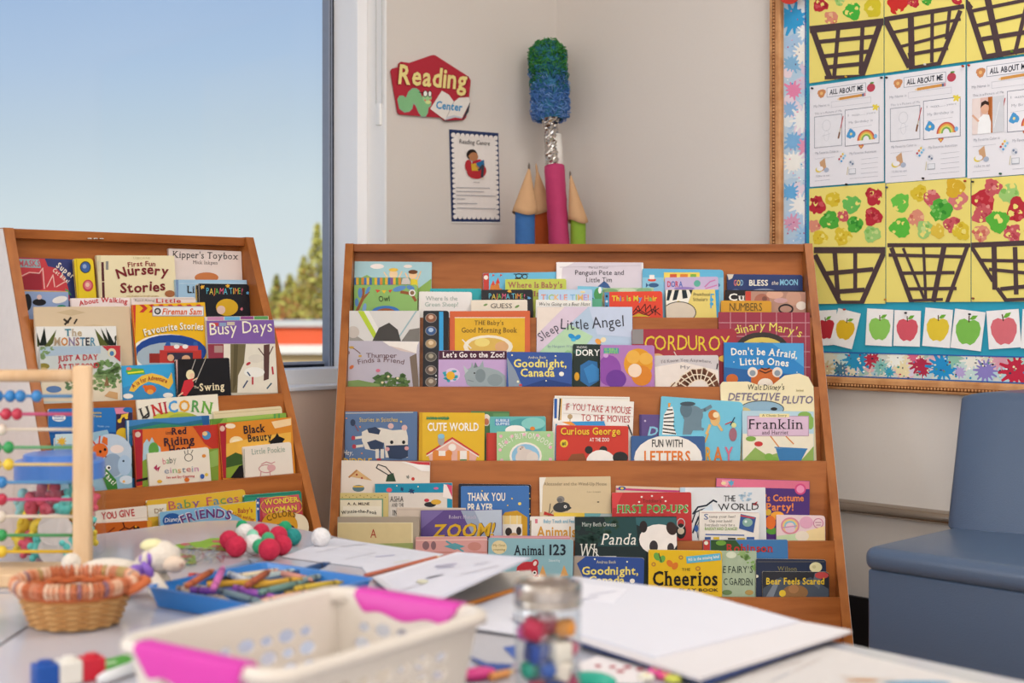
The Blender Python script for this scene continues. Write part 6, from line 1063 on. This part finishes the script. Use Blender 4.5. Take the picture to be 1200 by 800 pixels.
for s in (-1, 1): b.ball((.004+.012*s*.6, -.030, .052+.008*s), .011, m, 10, 7, (1.2, .5, .8), XL)
b.ball((.005, -.034, .050), .005, m, 8, 6, X=XL); b.tube([Vector((.006, -.034, .057)), Vector((.014, -.036, .046)), Vector((.017, -.036, .036))], [.004, .006, .007], m, 6, XL); b.out('bow', lam, True)
# ---- paper tree cut-outs in a clear sleeve
def flatpaper(name, label, cat, px, h, col, art=None, t=.0012, group=None, quad=None):
    P = [on_table(x, y, h) for x, y in px]; c = sum(P, Vector())/len(P); r = thing(name, label, cat, (c.x, c.y, TZ+h-t), 0, group)
    b = B(); b.prism([p-Vector((0, 0, t)) for p in P], t, mat(col, .6), axis=(0, 0, 1)); sh_ = b.out('sheet', r)
    if art:
        bp, bt = B(), B(); draw(art, lambda x, y, l: on_table(x, y, h+l), None, bp, bt, d0=.0004)
        if bp.v: bp.outs('printed_marks', sh_)
        if bt.v: bt.outs('title_lettering', sh_)
    return r
flatpaper('paper_tree', 'green paper apple tree cut-out beyond the lamb with pale paper trunk', 'paper craft', [(197, 641), (210, 637), (235, 634), (246, 630.5), (268, 630), (268, 645), (248, 643), (225, 642)], .003, '8cb83c', 'e c86a6a 217 637.5 6 1.6;e c86a6a 254 634 6 1.4;e c86a6a 253 640 6 1.6')
flatpaper('paper_tree', 'green paper apple tree cut-out nearest the plush lamb', 'paper craft', [(192, 652), (200, 648), (216, 649), (229, 651), (230, 659), (212, 661), (192, 660)], .003, '8cb83c', 'e c86a6a 218 652 7 1.8;e c86a6a 213 658 7 1.8;e c86a6a 196 654 4 1.8')
cs = thing('plastic_sleeve', 'crumpled clear plastic sleeve beside the paper trees', 'plastic bag', on_table(245, 655))
b = B(); rn = random.Random(5); nn = 14; vs = []
q0, q1, q2, q3 = on_table(196, 668), on_table(262, 662), on_table(268, 644), on_table(205, 646)
for i in range(nn+1):
    for j in range(nn+1):
        f, g = i/nn, j/nn; p = (q0*(1-f)+q1*f)*(1-g)+(q3*(1-f)+q2*f)*g; vs.append(p+Vector((0, 0, .0042+rn.random()**2*.010*(1 if 0 < i < nn and 0 < j < nn else .2))))
b.add(vs, [[i*(nn+1)+j, (i+1)*(nn+1)+j, (i+1)*(nn+1)+j+1, i*(nn+1)+j+1] for i in range(nn) for j in range(nn)], glass('sleeve_film', 'f6f6f6', .16, .12)); b.out('film', cs)
# ---- pom-poms
PW, PR, PG = 'e9e6e2', 'c62f4c', '2fa06e'
def pom(px, py, r, c, label, sq=1.0):
    d = None; zz = r*sq
    p = None
    # centre of the ball lies r above the table along this sight line
    p = hit(px, py, Vector((0, 0, TZ+zz)), Vector((0, 0, 1)))
    b = B(); b.ball(p, r, mat(c, .95, var=.15, scale=150, bump=.8), 20, 14, (1, 1, sq), None, .02); return tag(b.out('pom_pom', None, True), label, 'pom-pom', 'craft pom-poms on the table')
pom(376, 629.5, .0168, 'e4e2e2', 'single white craft ball alone near the table edge')
for px, py, r, c, z, lb in ((276.7,640,.0178,PR,0,'red pom-pom beside the crayon tray at the plastic sleeve end'),(268.5,632.5,.0165,PR,.002,'red pom-pom tucked behind the one at the plastic sleeve end'),(315.6,643.5,.0180,PR,0,'large red pom-pom facing the middle of the crayon tray'),(330,638.5,.0170,PR,0,'red pom-pom at the white-ball end of the heap'),(287,624.5,.0165,PW,.004,'white pom-pom under the small green one at the back'),
   (296.5,637.5,.0172,PW,.001,'white pom-pom between the two large red ones'),(306,623,.0150,PR,.006,'red pom-pom at the middle back of the heap'),(326,627,.0160,PR,.006,'red pom-pom on the back of the heap beside the green ones'),(283.7,616,.0105,PG,.014,'small green pom-pom perched at the back of the heap'),(343,629,.0150,'2f8f8a',.0,'teal pom-pom at the outer end of the heap'),(334,617.5,.0115,PG,.012,'green pom-pom at the back corner nearest the white ball'),(314,631,.0110,'49a878',.020,'mint green pom-pom resting on top in the middle'),(304.5,640,.0125,'3fa878',.006,'mint green pom-pom squeezed between white and large red ones'),(296,627,.010,'8fd0b4',.022,'pale mint pom-pom on top beside the white ones')):
    p = hit(px, py, Vector((0, 0, TZ+r+z)), Vector((0, 0, 1))); b = B(); b.ball(p, r, mat(c, .95, var=.15, scale=150, bump=.8), 20, 14, (1, 1, 1), None, .02)
    tag(b.out('pom_pom', None, True), lb, 'pom-pom', 'craft pom-poms on the table')
# ---- blue crayon tray
tX, tY, tyaw = -.352, 1.918, cyaw(.814, -.581)
XT = TX(tX, tY, 0, tyaw); tr = thing('crayon_tray', 'square blue plastic tray heaped with loose crayons', 'tray', loc(tX, tY), tyaw)
MT = mat('2f7cc8', .3, var=.02, coat=.2); hw = .112; 
def rrect(h, r, z, n=5):
    P = []
    for q, (sx, sy) in enumerate(((1, 1), (-1, 1), (-1, -1), (1, -1))):
        for j in range(n+1):
            a = (q+j/n)*math.pi/2; P.append(Vector((sx*(h-r)+math.cos(a)*r, sy*(h-r)+math.sin(a)*r, z)))
    return P
b = B(); R0 = [rrect(hw-.008, .012, .0012), rrect(hw, .014, .027), rrect(hw+.003, .015, .029), rrect(hw-.003, .012, .029), rrect(hw-.010, .010, .005)]
n = len(R0[0]); b.add([XT @ p for L_ in R0 for p in L_], [[i*n+k, i*n+(k+1) % n, (i+1)*n+(k+1) % n, (i+1)*n+k] for i in range(4) for k in range(n)]+[list(range(4*n, 5*n)), list(range(n))[::-1]], MT); autosmooth(b.out('tray_body', tr), .5)
def crayon(px0, py0, px1, py1, h0, h1, c, label, r=.0049):
    A, E_ = on_table(px0, py0, h0-.001), on_table(px1, py1, h1-.001); d = (E_-A); L_ = .088; d.normalize(); mid = (A+E_)/2; A = mid-d*L_/2; E_ = mid+d*L_/2
    t = thing('crayon', label, 'crayon', mid, 0, 'crayons in the blue tray')
    b = B(); b.tube([A+d*.006, E_-d*.016], r, mat(c, .7, var=.03), 12); b.out('paper_sleeve', t, True)
    h = lin(c); b = B(); b.tube([A, A+d*.008], r*.93, mat(c, .35, var=.02), 12); b.out('wax_end', t, True); b = B(); b.tube([E_-d*.017, E_-d*.011, E_-d*.009, E_], [r*.93, r*.93, r*.7, r*.35], mat(c, .35, var=.02), 12); b.out('wax_point', t, True)
    b = B()
    for f in (.011, L_-.021): b.tube([A+d*f, A+d*(f+.002)], r*1.02, mat('2a2620', .7), 12, caps=False)
    b.out('sleeve_band', t, True)
CR = [(220,686,250,668,.030,.036,'b8623c','terracotta crayon leaning on the far corner of the tray'),(250,690,262,664,.032,.046,'c86aa8','bright pink crayon standing highest beside the terracotta one'),(262,668,292,659,.022,.026,'8a94a8','grey-blue crayon along the back edge'),(268,672,298,684,.026,.026,'c8ccd0','silver crayon across the back'),(283,690,322,665,.034,.040,'a8583a','brown crayon lying diagonally across the top of the heap'),(260,684,300,682,.028,.028,'c89a34','ochre crayon under the brown diagonal one'),(300,686,340,680,.027,.029,'d0a038','golden crayon behind the brown diagonal one'),
 (242,692,278,694,.024,.022,'6a3a8a','purple crayon near the basket side of the tray'),(264,694,300,704,.026,.022,'6f8288','slate crayon at the front'),(288,692,312,698,.024,.022,'a05ab0','violet crayon at the front beside the slate one'),(310,693,352,683,.028,.028,'6f8f86','sage crayon along the front'),(348,690,400,682,.027,.024,'c8a83a','mustard crayon at the outer end of the tray'),(352,694,384,690,.020,.020,'a88a3a','khaki crayon under the mustard one'),(322,702,352,696,.020,.020,'d8a48a','peach crayon at the front corner'),(330,672,358,678,.022,.022,'d09080','salmon crayon near the back corner'),(345,672,378,662,.022,.026,'2c4a78','navy crayon against the back rim'),
 (205,684,240,690,.020,.020,'b0aca0','pale grey crayon nearest the lamb'),(212,690,250,697,.018,.018,'d0b49c','tan crayon nearest the lamb'),(226,694,262,702,.014,.014,'c8b49a','beige crayon deep at the front'),(290,674,318,670,.020,.020,'e0d0b0','cream crayon at the back'),(308,676,330,672,.020,.022,'a8b8b8','pale teal crayon at the back'),(336,684,372,676,.022,.022,'8a9a98','grey-green crayon in the middle'),(360,680,398,676,.016,.016,'c06a4a','rust crayon at the outer corner'),(268,678,240,682,.018,.018,'3a3a3c','black crayon under the pink one'),(280,700,316,708,.014,.012,'4a5a8a','dark blue crayon at the front corner'),(372,686,410,680,.014,.014,'d8ccb0','ivory crayon at the outer corner'),(318,690,290,676,.013,.013,'8a4a5a','wine crayon deep in the middle'),(356,684,326,690,.012,.012,'5a7a4a','green crayon deep in the middle'),(240,676,262,678,.012,.012,'c8443a','red crayon deep at the back')]
for a in CR: crayon(*a)
# ---- printed sheets, raised booklet, pencils
flatpaper('worksheet', 'white printed sheet lying flat beyond the crayon tray', 'paper', [(330, 652), (392, 630), (520, 649), (508, 653), (430, 672), (424, 664)], .0022, 'd9d9e1', 'l c4c4cc .8 370 647 395 642;l c4c4cc .8 405 655 440 647;l b8b8d0 1.2 440 652 462 650;l d8d4c8 1 462 659 480 656;l c4c4cc .8 400 640 430 637', group='loose papers on the table')
bk_ = thing('open_booklet', 'white printed booklet page curling up beside the crayon tray', 'booklet', on_table(530, 680))
b = B(); n = 12; vs = []
zA = lambda f, g: .006+.050*f**1.6*(.35+.65*g)+.018*f*f*(1-g)
cA, cB, cC, cD = (436, 676), (536, 646.5), (622, 653), (486, 716)
for s in (0, 1):
    for i in range(n+1):
        for j in range(n+1):
            f, g = i/n, j/n; x = (cA[0]*(1-f)+cD[0]*f)*(1-g)+(cB[0]*(1-f)+cC[0]*f)*g; y = (cA[1]*(1-f)+cD[1]*f)*(1-g)+(cB[1]*(1-f)+cC[1]*f)*g
            vs.append(on_table(x, y, zA(f, g))-Vector((0, 0, .0012*s)))
k = (n+1)**2; fs = [[i*(n+1)+j, (i+1)*(n+1)+j, (i+1)*(n+1)+j+1, i*(n+1)+j+1] for i in range(n) for j in range(n)]
rim = [i*(n+1) for i in range(n+1)]+[n*(n+1)+j for j in range(1, n+1)]+[i*(n+1)+n for i in range(n-1, -1, -1)]+[j for j in range(n-1, 0, -1)]
b.add(vs, fs+[[v+k for v in f][::-1] for f in fs]+[[rim[i], rim[(i+1) % len(rim)], rim[(i+1) % len(rim)]+k, rim[i]+k] for i in range(len(rim))], mat('dcdbe3', .6)); pg_ = b.out('page', bk_, True)
def onpage(x, y, l):
    best = .01
    for _ in range(6):
        u = None
        # invert the bilinear page by sampling
        best_d = 1e9
        for i in range(0, n+1):
            for j in range(0, n+1):
                f, g = i/n, j/n; X_ = (cA[0]*(1-f)+cD[0]*f)*(1-g)+(cB[0]*(1-f)+cC[0]*f)*g; Y_2 = (cA[1]*(1-f)+cD[1]*f)*(1-g)+(cB[1]*(1-f)+cC[1]*f)*g
                dd = (X_-x)**2+(Y_2-y)**2
                if dd < best_d: best_d = dd; best = zA(f, g)
        break
    return on_table(x, y, best+.0012+l)
bp = B(); draw('l b8b6cc 1.2 512 666 532 663;l c4c2cc 1 556 661 572 658;l c4c2cc 1 500 676 520 672;e d8d4b8 495 681 7 2.4;l b4b2c8 1.4 510 663 535 660;l c4c2cc 1 540 672 560 668;l c8c4cc 1 470 690 500 684;l c8c4cc 1 560 668 584 662', onpage, None, bp, B(), d0=.0006); bp.outs('printed_marks', pg_)
flatpaper('booklet', 'pale grey booklet lying under the curled page', 'booklet', [(500, 706), (560, 672), (622, 668), (640, 700), (600, 712), (540, 716)], .006, 'cfc8c0', t=.005, group='loose papers on the table')
def pencil2(label, a, c, h, col, r=.0036, ga='pencils on the table'):
    A, E_ = on_table(*a, h), on_table(*c, h); d = (E_-A).normalized(); t = thing('pencil', label, 'pencil', (A+E_)/2-Vector((0, 0, r)), 0, ga)
    b = B(); b.tube([A, E_-d*.012], r, mat(col, .4), 6); b.out('barrel', t)
    b = B(); b.tube([E_-d*.012, E_-d*.003], [r*.98, r*.3], mat('dcb888', .7), 8); b.tube([E_-d*.003, E_], [r*.3, .0002], mat(col, .5), 8); b.out('point', t, True)
pencil2('red-brown pencil lying between the flat sheet and the curled page', (428, 674.5), (516, 652), .0062, 'b8644a')
pencil2('orange pencil lying in front of the grey booklet', (532, 713), (612, 688), .0105, 'd0802c')
# ---- big paper pile with a navy folder
def sheetpile(name, label, px, h, t, col, edge=None, cat='paper', group='paper pile on the table'):
    P = [on_table(x, y, h) for x, y in px]; c = sum(P, Vector())/len(P); r = thing(name, label, cat, (c.x, c.y, TZ+h-t), 0, group)
    b = B(); b.prism([p-Vector((0, 0, t)) for p in P], t, mat(col, .65, var=.015, scale=10), axis=(0, 0, 1)); b.out('sheet', r); return r
sheetpile('folder', 'navy folder under the big pile of white paper', [(604, 728), (690, 684), (992, 740), (828, 799)], .010, .004, '24396c', cat='folder')
sheetpile('paper_sheet', 'white sheet with a long corner jutting out above the navy folder', [(602, 723), (690, 683), (998, 738), (820, 794)], .0145, .004, 'd9d5d6')
sheetpile('paper_sheet', 'topmost large white sheet of the paper pile', [(600, 718), (672, 675), (812, 692), (938, 727), (768, 769)], .0175, .0028, 'd9d9e1')
flatpaper('worksheet', 'small printed sheet on the paper pile behind the lidded bead jar', 'paper', [(672, 700), (676, 682), (735, 690), (720, 706)], .0184, 'e2e1e8', 'l b8b8c8 .8 690 697 722 692;l b8b8c8 .8 682 702 700 699', t=.0008, group='loose papers on the table')
flatpaper('paper_sheet', 'grey card lying below the curled page beside the white plastic basket', 'paper', [(548, 742), (600, 728), (640, 745), (640, 790), (600, 784), (548, 770)], .003, 'b4b2b6', t=.002, group='loose papers on the table')
sheetpile('paper_sheet', 'white sheet lying between the plastic basket corner and the bead jar', [(536, 716), (600, 694), (668, 700), (640, 748), (552, 735)], .0085, .0012, 'd9d9e1')
flatpaper('paper_shape', 'blue pointed paper cut-out showing on the grey card', 'paper craft', [(550, 768), (570, 776), (602, 778), (590, 786), (572, 784)], .0045, '3a5494', t=.001)
flatpaper('paper_shape', 'blue paper triangle beside the bead jar', 'paper craft', [(590, 758), (604, 756), (604, 772)], .0045, '3f5fa8', t=.001)
flatpaper('paper_sheet', 'large whitish scribbled paper covering the table corner beside the sofa', 'paper', [(828, 798), (905, 775), (968, 757), (1080, 784), (1190, 812), (1000, 840), (780, 830)], .0016, 'cfcac7', 'l b4a8a4 1 880 790 940 774;l c0b4b0 1 930 786 960 772;l b0b0b8 1.4 905 797 925 788;l c8b8a8 1 985 792 1050 797;e 6f9ab8 1075 800 40 3;e c8905a 1010 797 20 1.4', t=.0008, group='loose papers on the table')
flatpaper('spotted_card', 'white card with red dots between the jar and the navy folder', 'card', [(676, 778), (700, 768), (775, 785), (752, 800), (690, 800)], .003, 'e4dede', 'e b03a4a 701 780 4 1.6;e b03a4a 718 781 4 1.6;e b03a4a 735 781.5 5 1.6;e b03a4a 727 786 5 1.8;e b03a4a 750 784 5 1.8', t=.001)
# small craft things at the near edge
def lump(name, label, cat, px, py, r, c, sc=(1, 1, 1), h=0, yaw=0):
    zz = r*sc[2]+h; p = hit(px, py, Vector((0, 0, TZ+zz)), Vector((0, 0, 1))); b = B(); b.ball((0, 0, 0), r, mat(c, .4), 16, 10, sc, Matrix.Translation(p) @ Matrix.Rotation(YAW+yaw, 4, 'Z')); return tag(b.out(name, None, True), label, cat)
lump('modelling_clay', 'teal green smooth lump at the near edge beside the bead jar', 'craft piece', 695, 797, .018, '2fa890', (1.5, .9, .5), 0, -.4)
for px, py, c, nm in ((768, 787, 'd85a9a', 'pink paper flower bead nearest the folder corner'), (779, 791, 'e0508a', 'deep pink paper flower bead beside the lime one'), (789, 795, 'c8cc5a', 'lime paper flower bead at the near table edge'), (757, 793, 'e0dccc', 'cream paper flower bead beside the spotted card')):
    zz = .005; p = hit(px, py, Vector((0, 0, TZ+zz)), Vector((0, 0, 1))); b = B()
    for k in range(5): b.ball((p.x+.0055*math.cos(k*1.2566), p.y+.0055*math.sin(k*1.2566), p.z), .0045, mat(c, .6), 8, 6, (1, 1, .9))
    b.ball(p, .004, mat('e8d86a', .6), 8, 6); tag(b.out('flower_bead', None, True), nm, 'bead', 'flower beads at the table edge')
lump('craft_pebble', 'magenta craft piece beside the white plastic basket corner', 'craft piece', 560, 789, .014, 'd8418a', (1.6, .8, .5), 0, .5)
pencil2('short orange crayon piece lying beside the bead jar', (575, 793), (604, 786), .006, 'e09a5a', .0045)
# ---- lidded glass jar of beads
gX, gY, gr = (642-HX)/FPX*1.415, 1.415, .0345
gj = thing('bead_jar', 'clear glass jar with a silver screw lid holding coloured beads and dice', 'jar', loc(gX, gY), YAW)
XG = TX(gX, gY)
b = B(); b.lathe([(0, .0015), (gr*.90, .0015), (gr, .008), (gr, .096), (gr*.95, .104), (gr*.90, .108), (gr*.90, .126)], glass('jar_glass', 'f2f5f6', .09, .02), 40, XG); b.out('jar_body', gj, True)
b = B(); b.lathe([(gr*.95, .106), (gr*1.02, .106), (gr*1.03, .110), (gr*1.0, .112), (gr*1.02, .116), (gr*1.02, .126), (gr*.97, .1295), (gr*.86, .130), (gr*.82, .1285), (0, .1285)], mat('b9b2aa', .26, metal=.95, var=.02), 44, XG); autosmooth(b.out('screw_lid', gj), .4)
rn = random.Random(8)
def bead_in(x, y, z, r, c, kind, label, grp):
    d = cw(x, y)-cw(0, 0); p = loc(gX, gY, z)+Vector((d.x, d.y, 0)); b = B(); X = Matrix.Translation(p) @ Matrix.Rotation(rn.uniform(0, 3), 4, 'Z') @ Matrix.Rotation(rn.uniform(-.3, .3), 4, 'X')
    if kind == 'die': b.box((0, 0, 0), (r*1.7, r*1.7, r*1.7), mat(c, .4), X, bev=r*.22)
    else: b.lathe([(r*.25, -r*.75), (r*.8, -r*.7), (r, 0), (r*.8, r*.7), (r*.25, r*.75), (r*.25, -r*.75)], mat(c, .35), 14, X)
    if kind == 'die':
        m = mat('2a2a30', .5)
        for fx, fy in ((-.4, -.4), (.4, .4), (0, 0), (-.4, .4), (.4, -.4)):
            b.ball((fx*r, -r*.85, fy*r), r*.16, m, 6, 4, (1, .3, 1), X); b.ball((r*.85, fx*r, fy*r), r*.16, m, 6, 4, (.3, 1, 1), X)
    tag(b.out('die' if kind == 'die' else 'craft_bead', None, True), label, 'die' if kind == 'die' else 'bead', grp)
BD = [(-.013,-.022,.086,.0125,'a82a48','bead','raspberry'),(-.002,-.016,.090,.011,'8f2440','bead','wine red'),(.017,-.018,.086,.010,'d08a3a','bead','orange'),(-.012,-.022,.062,.010,'2f4a94','die','navy'),(-.0,-.026,.046,.009,'3a5aa0','bead','blue'),(.012,-.024,.064,.0095,'d8d4c8','die','cream'),(.014,-.024,.045,.0095,'cfc8bc','die','ivory'),(-.018,-.020,.044,.0095,'2a8a78','bead','teal'),(-.010,-.024,.024,.010,'b83a52','bead','crimson'),(.004,-.028,.026,.009,'3a4a80','die','indigo'),(.020,-.016,.030,.009,'9a3a5a','bead','plum'),(.022,-.014,.064,.008,'c0607a','bead','rose'),(-.022,-.012,.080,.009,'c060a0','bead','orchid'),(-.018,-.014,.014,.009,'d8c8b0','bead','sand'),(.010,-.022,.011,.009,'d05a3a','bead','coral'),(0,.012,.012,.010,'3a8a9a','bead','sea blue'),(.012,.014,.032,.010,'e0c04a','bead','yellow'),(-.014,.012,.034,.010,'8a4a9a','bead','purple'),(0,.012,.056,.011,'b83040','bead','scarlet'),(.010,.012,.078,.010,'4a7a4a','bead','green'),(-.012,.010,.074,.009,'e0e0da','bead','white')]
for x, y, z, r, c, k, nm in BD: bead_in(x, y, z, r*1.18, c, k, f'{nm} {"die" if k == "die" else "bead"} inside the silver-lidded glass jar', 'beads and dice in the glass jar')
# ---- white plastic basket with pink handles
kc = (-.197, 1.343); ka = Vector((.585, .811)); kb = Vector((.811, -.585)); kl, kw, kh = .143, .098, .100
kyaw = cyaw(ka.x, ka.y); XK = TX(kc[0], kc[1], 0, kyaw)     # local x runs along ka (away), local y to the picture's left
wk = thing('plastic_basket', 'white plastic basket with oval holes and bright pink grip handles', 'basket', loc(*kc), kyaw)
MK = mat('d8d0c5', .42, var=.015)
def wallpanel(b, A, D, hgt_vec, cols, rows, hw_, hh_, v0=.22, v1=.80):
    """panel from A along D with oval holes; hgt_vec is the rise from foot to rim"""
    L_ = D.length
    nx, nz = cols, rows; seg = 16
    def P(u, v): return A+D*u+hgt_vec*v
    vs = []; fs = []
    def quad(u0, u1, w0, w1):
        k = len(vs); vs.extend([P(u0, w0), P(u1, w0), P(u1, w1), P(u0, w1)]); fs.append([k, k+1, k+2, k+3])
    quad(0, 1, 0, v0); quad(0, 1, v1, 1)
    um = .10; quad(0, um, v0, v1); quad(1-um, 1, v0, v1)
    for i in range(nx):
        for j in range(nz):
            u0, u1 = um+(1-2*um)*i/nx, um+(1-2*um)*(i+1)/nx; w0, w1 = v0+(v1-v0)*j/nz, v0+(v1-v0)*(j+1)/nz
            uc, wc = (u0+u1)/2, (w0+w1)/2; k = len(vs); s = .72+.28*((i+j) % 2)
            for a in range(seg):
                t = 6.2832*a/seg; vs.append(P(uc+(u1-u0)/2*hw_*s*math.cos(t), wc+(w1-w0)/2*hh_*s*math.sin(t)))
            for a in range(seg):
                t = 6.2832*a/seg; c, s_ = math.cos(t), math.sin(t); m = max(abs(c), abs(s_)); vs.append(P(uc+(u1-u0)/2*c/m, wc+(w1-w0)/2*s_/m))
            for a in range(seg): fs.append([k+a, k+(a+1) % seg, k+seg+(a+1) % seg, k+seg+a])
    b.add([XK @ v for v in vs], fs, MK)
b = B(); fl_, fw_ = kl*.88, kw*.86
cor_b = [Vector((fl_, fw_, .003)), Vector((-fl_, fw_, .003)), Vector((-fl_, -fw_, .003)), Vector((fl_, -fw_, .003))]
cor_t = [Vector((kl, kw, kh)), Vector((-kl, kw, kh)), Vector((-kl, -kw, kh)), Vector((kl, -kw, kh))]
for i in range(4):
    A, E_ = cor_b[i], cor_b[(i+1) % 4]; A2, E2 = cor_t[i], cor_t[(i+1) % 4]
    D = E_-A; rise = ((A2-A)+(E2-E_))/2
    # widen to rim: taper handled by two end strips
    wallpanel(b, A, D, rise, 7 if i % 2 == 0 else 5, 3, .84, .80, .20, .74)
    for (p, q, s) in ((A, A2, A+rise), (E_, E2, E_+rise)):
        b.add([XK @ v for v in (p, q, s)], [[0, 1, 2]], MK)
b.add([XK @ v for v in cor_b], [[0, 1, 2, 3]], MK)
o = b.out('basket_body', wk); md = o.modifiers.new('wall', 'SOLIDIFY'); md.thickness = .0022; md.offset = 0
def rimloop(z, grow, r=.028, n=7):
    P = []
    for q, (sx, sy) in enumerate(((1, 1), (-1, 1), (-1, -1), (1, -1))):
        for j in range(n+1):
            a = (q+j/n)*math.pi/2; P.append(Vector((sx*(kl+grow-r)+math.cos(a)*r, sy*(kw+grow-r)+math.sin(a)*r, z)))
    return P
b = B(); LP = [rimloop(kh-.012, .001), rimloop(kh, .003), rimloop(kh+.002, .010), rimloop(kh-.001, .0125), rimloop(kh-.008, .0125)]; n = len(LP[0])
b.add([XK @ p for L_ in LP for p in L_], [[i*n+k, i*n+(k+1) % n, (i+1)*n+(k+1) % n, (i+1)*n+k] for i in range(4) for k in range(n)], MK); o = b.out('rim', wk, True); md = o.modifiers.new('wall', 'SOLIDIFY'); md.thickness = .002
MP = mat('cc3aa2', .4, var=.03)
for s in (1, -1):
    b = B(); vs = []; m = 22
    for i in range(m+1):
        f = i/m; y = -.070+.140*f; wv = .5+.5*math.cos(4*math.pi*f); end = min(1, min(f, 1-f)*9)
        di = (.012+.006*wv)*end+.003; do = (.020+.008*wv)*end+.003
        for dx, dz in ((.0165-do*.10, -do), (.0178, -.002), (.0168, .0036), (.0125, .0056), (-.0005, .0054), (-.0046, .001), (-.0044-di*.10, -di), (-.0024-di*.10, -di)):
            vs.append(XK @ Vector((s*(kl+dx), y, kh+dz)))
    b.add(vs, [[i*8+k, i*8+(k+1) % 8, (i+1)*8+(k+1) % 8, (i+1)*8+k] for i in range(m) for k in range(8)]+[list(range(8)), [m*8+k for k in range(8)][::-1]], MP); autosmooth(b.out('handle_grip', wk), .8)
# a few things lying in the basket, seen through its holes
for lx, ly, c, nm in ((.02, .03, 'c8a84a', 'amber'), (-.04, -.02, '4a2f6a', 'dark purple'), (-.08, .02, 'd88ab0', 'pink'), (-.03, .05, '8a5a3a', 'brown'), (.07, -.03, '3a4a8a', 'navy'), (-.1, -.04, 'b06a9a', 'mauve')):
    b = B(); b.ball((lx, ly, .0042+.013), .013, mat(c, .5), 14, 9, (1.15, 1, 1), XK); tag(b.out('craft_bead', None, True), f'{nm} ball lying inside the white plastic basket', 'bead', 'balls in the white basket')
# ---- snap cubes, green eraser strip, white marker
p0 = on_table(62, 800); 
sc_ = thing('snap_cubes', 'joined stick of three snap cubes, blue, white and red', 'snap cubes', on_table(80, 800), cyaw(.82, .57))
XS = MTX[sc_.name]; cs_ = .0255
for i, (c, lb) in enumerate((('2050a0', 'blue cube'), ('e4e0d6', 'white cube'), ('c8283a', 'red cube'))):
    b = B(); x = (i-1)*cs_; b.box((x, 0, cs_/2+.0005), (cs_*.995, cs_*.97, cs_*.97), mat(c, .35), XS, bev=.0022)
    b.lathe([(.0075, 0), (.0075, .003), (.0065, .0036), (0, .0036)], mat(c, .35), 14, XS @ Matrix.Translation((x, 0, cs_)))
    if i == 0: b.lathe([(.0078, .0), (.0078, .0006), (.006, .0006), (.006, 0)], mat('163a78', .5), 14, XS @ Matrix.Translation((x-cs_*.485, 0, cs_/2)) @ Matrix.Rotation(-math.pi/2, 4, 'Y'))
    o = b.out('cube', sc_); o['label'] = lb
flatpaper('name_strip', 'green card strip with pale lettering under the white plastic basket', 'card', [(112, 781), (112, 775), (160, 763), (172, 766), (168, 771), (120, 786)], .004, '4f9a3a', 'l c8e0b8 2 118 779 136 775', t=.003)
wm = thing('marker_pen', 'white marker pen lying beside the green strip', 'marker', on_table(140, 788))
A, E_ = on_table(116, 796, .008), on_table(180, 774, .008); d = (E_-A).normalized(); b = B(); b.tube([A, A+d*.01, E_-d*.03], [.004, .0065, .0075], mat('e4e6e8', .3), 14); b.out('barrel', wm, True)
b = B(); b.tube([E_-d*.03, E_-d*.002, E_], [.0085, .0085, .006], mat('f0f0f0', .3), 14); b.out('cap', wm, True)
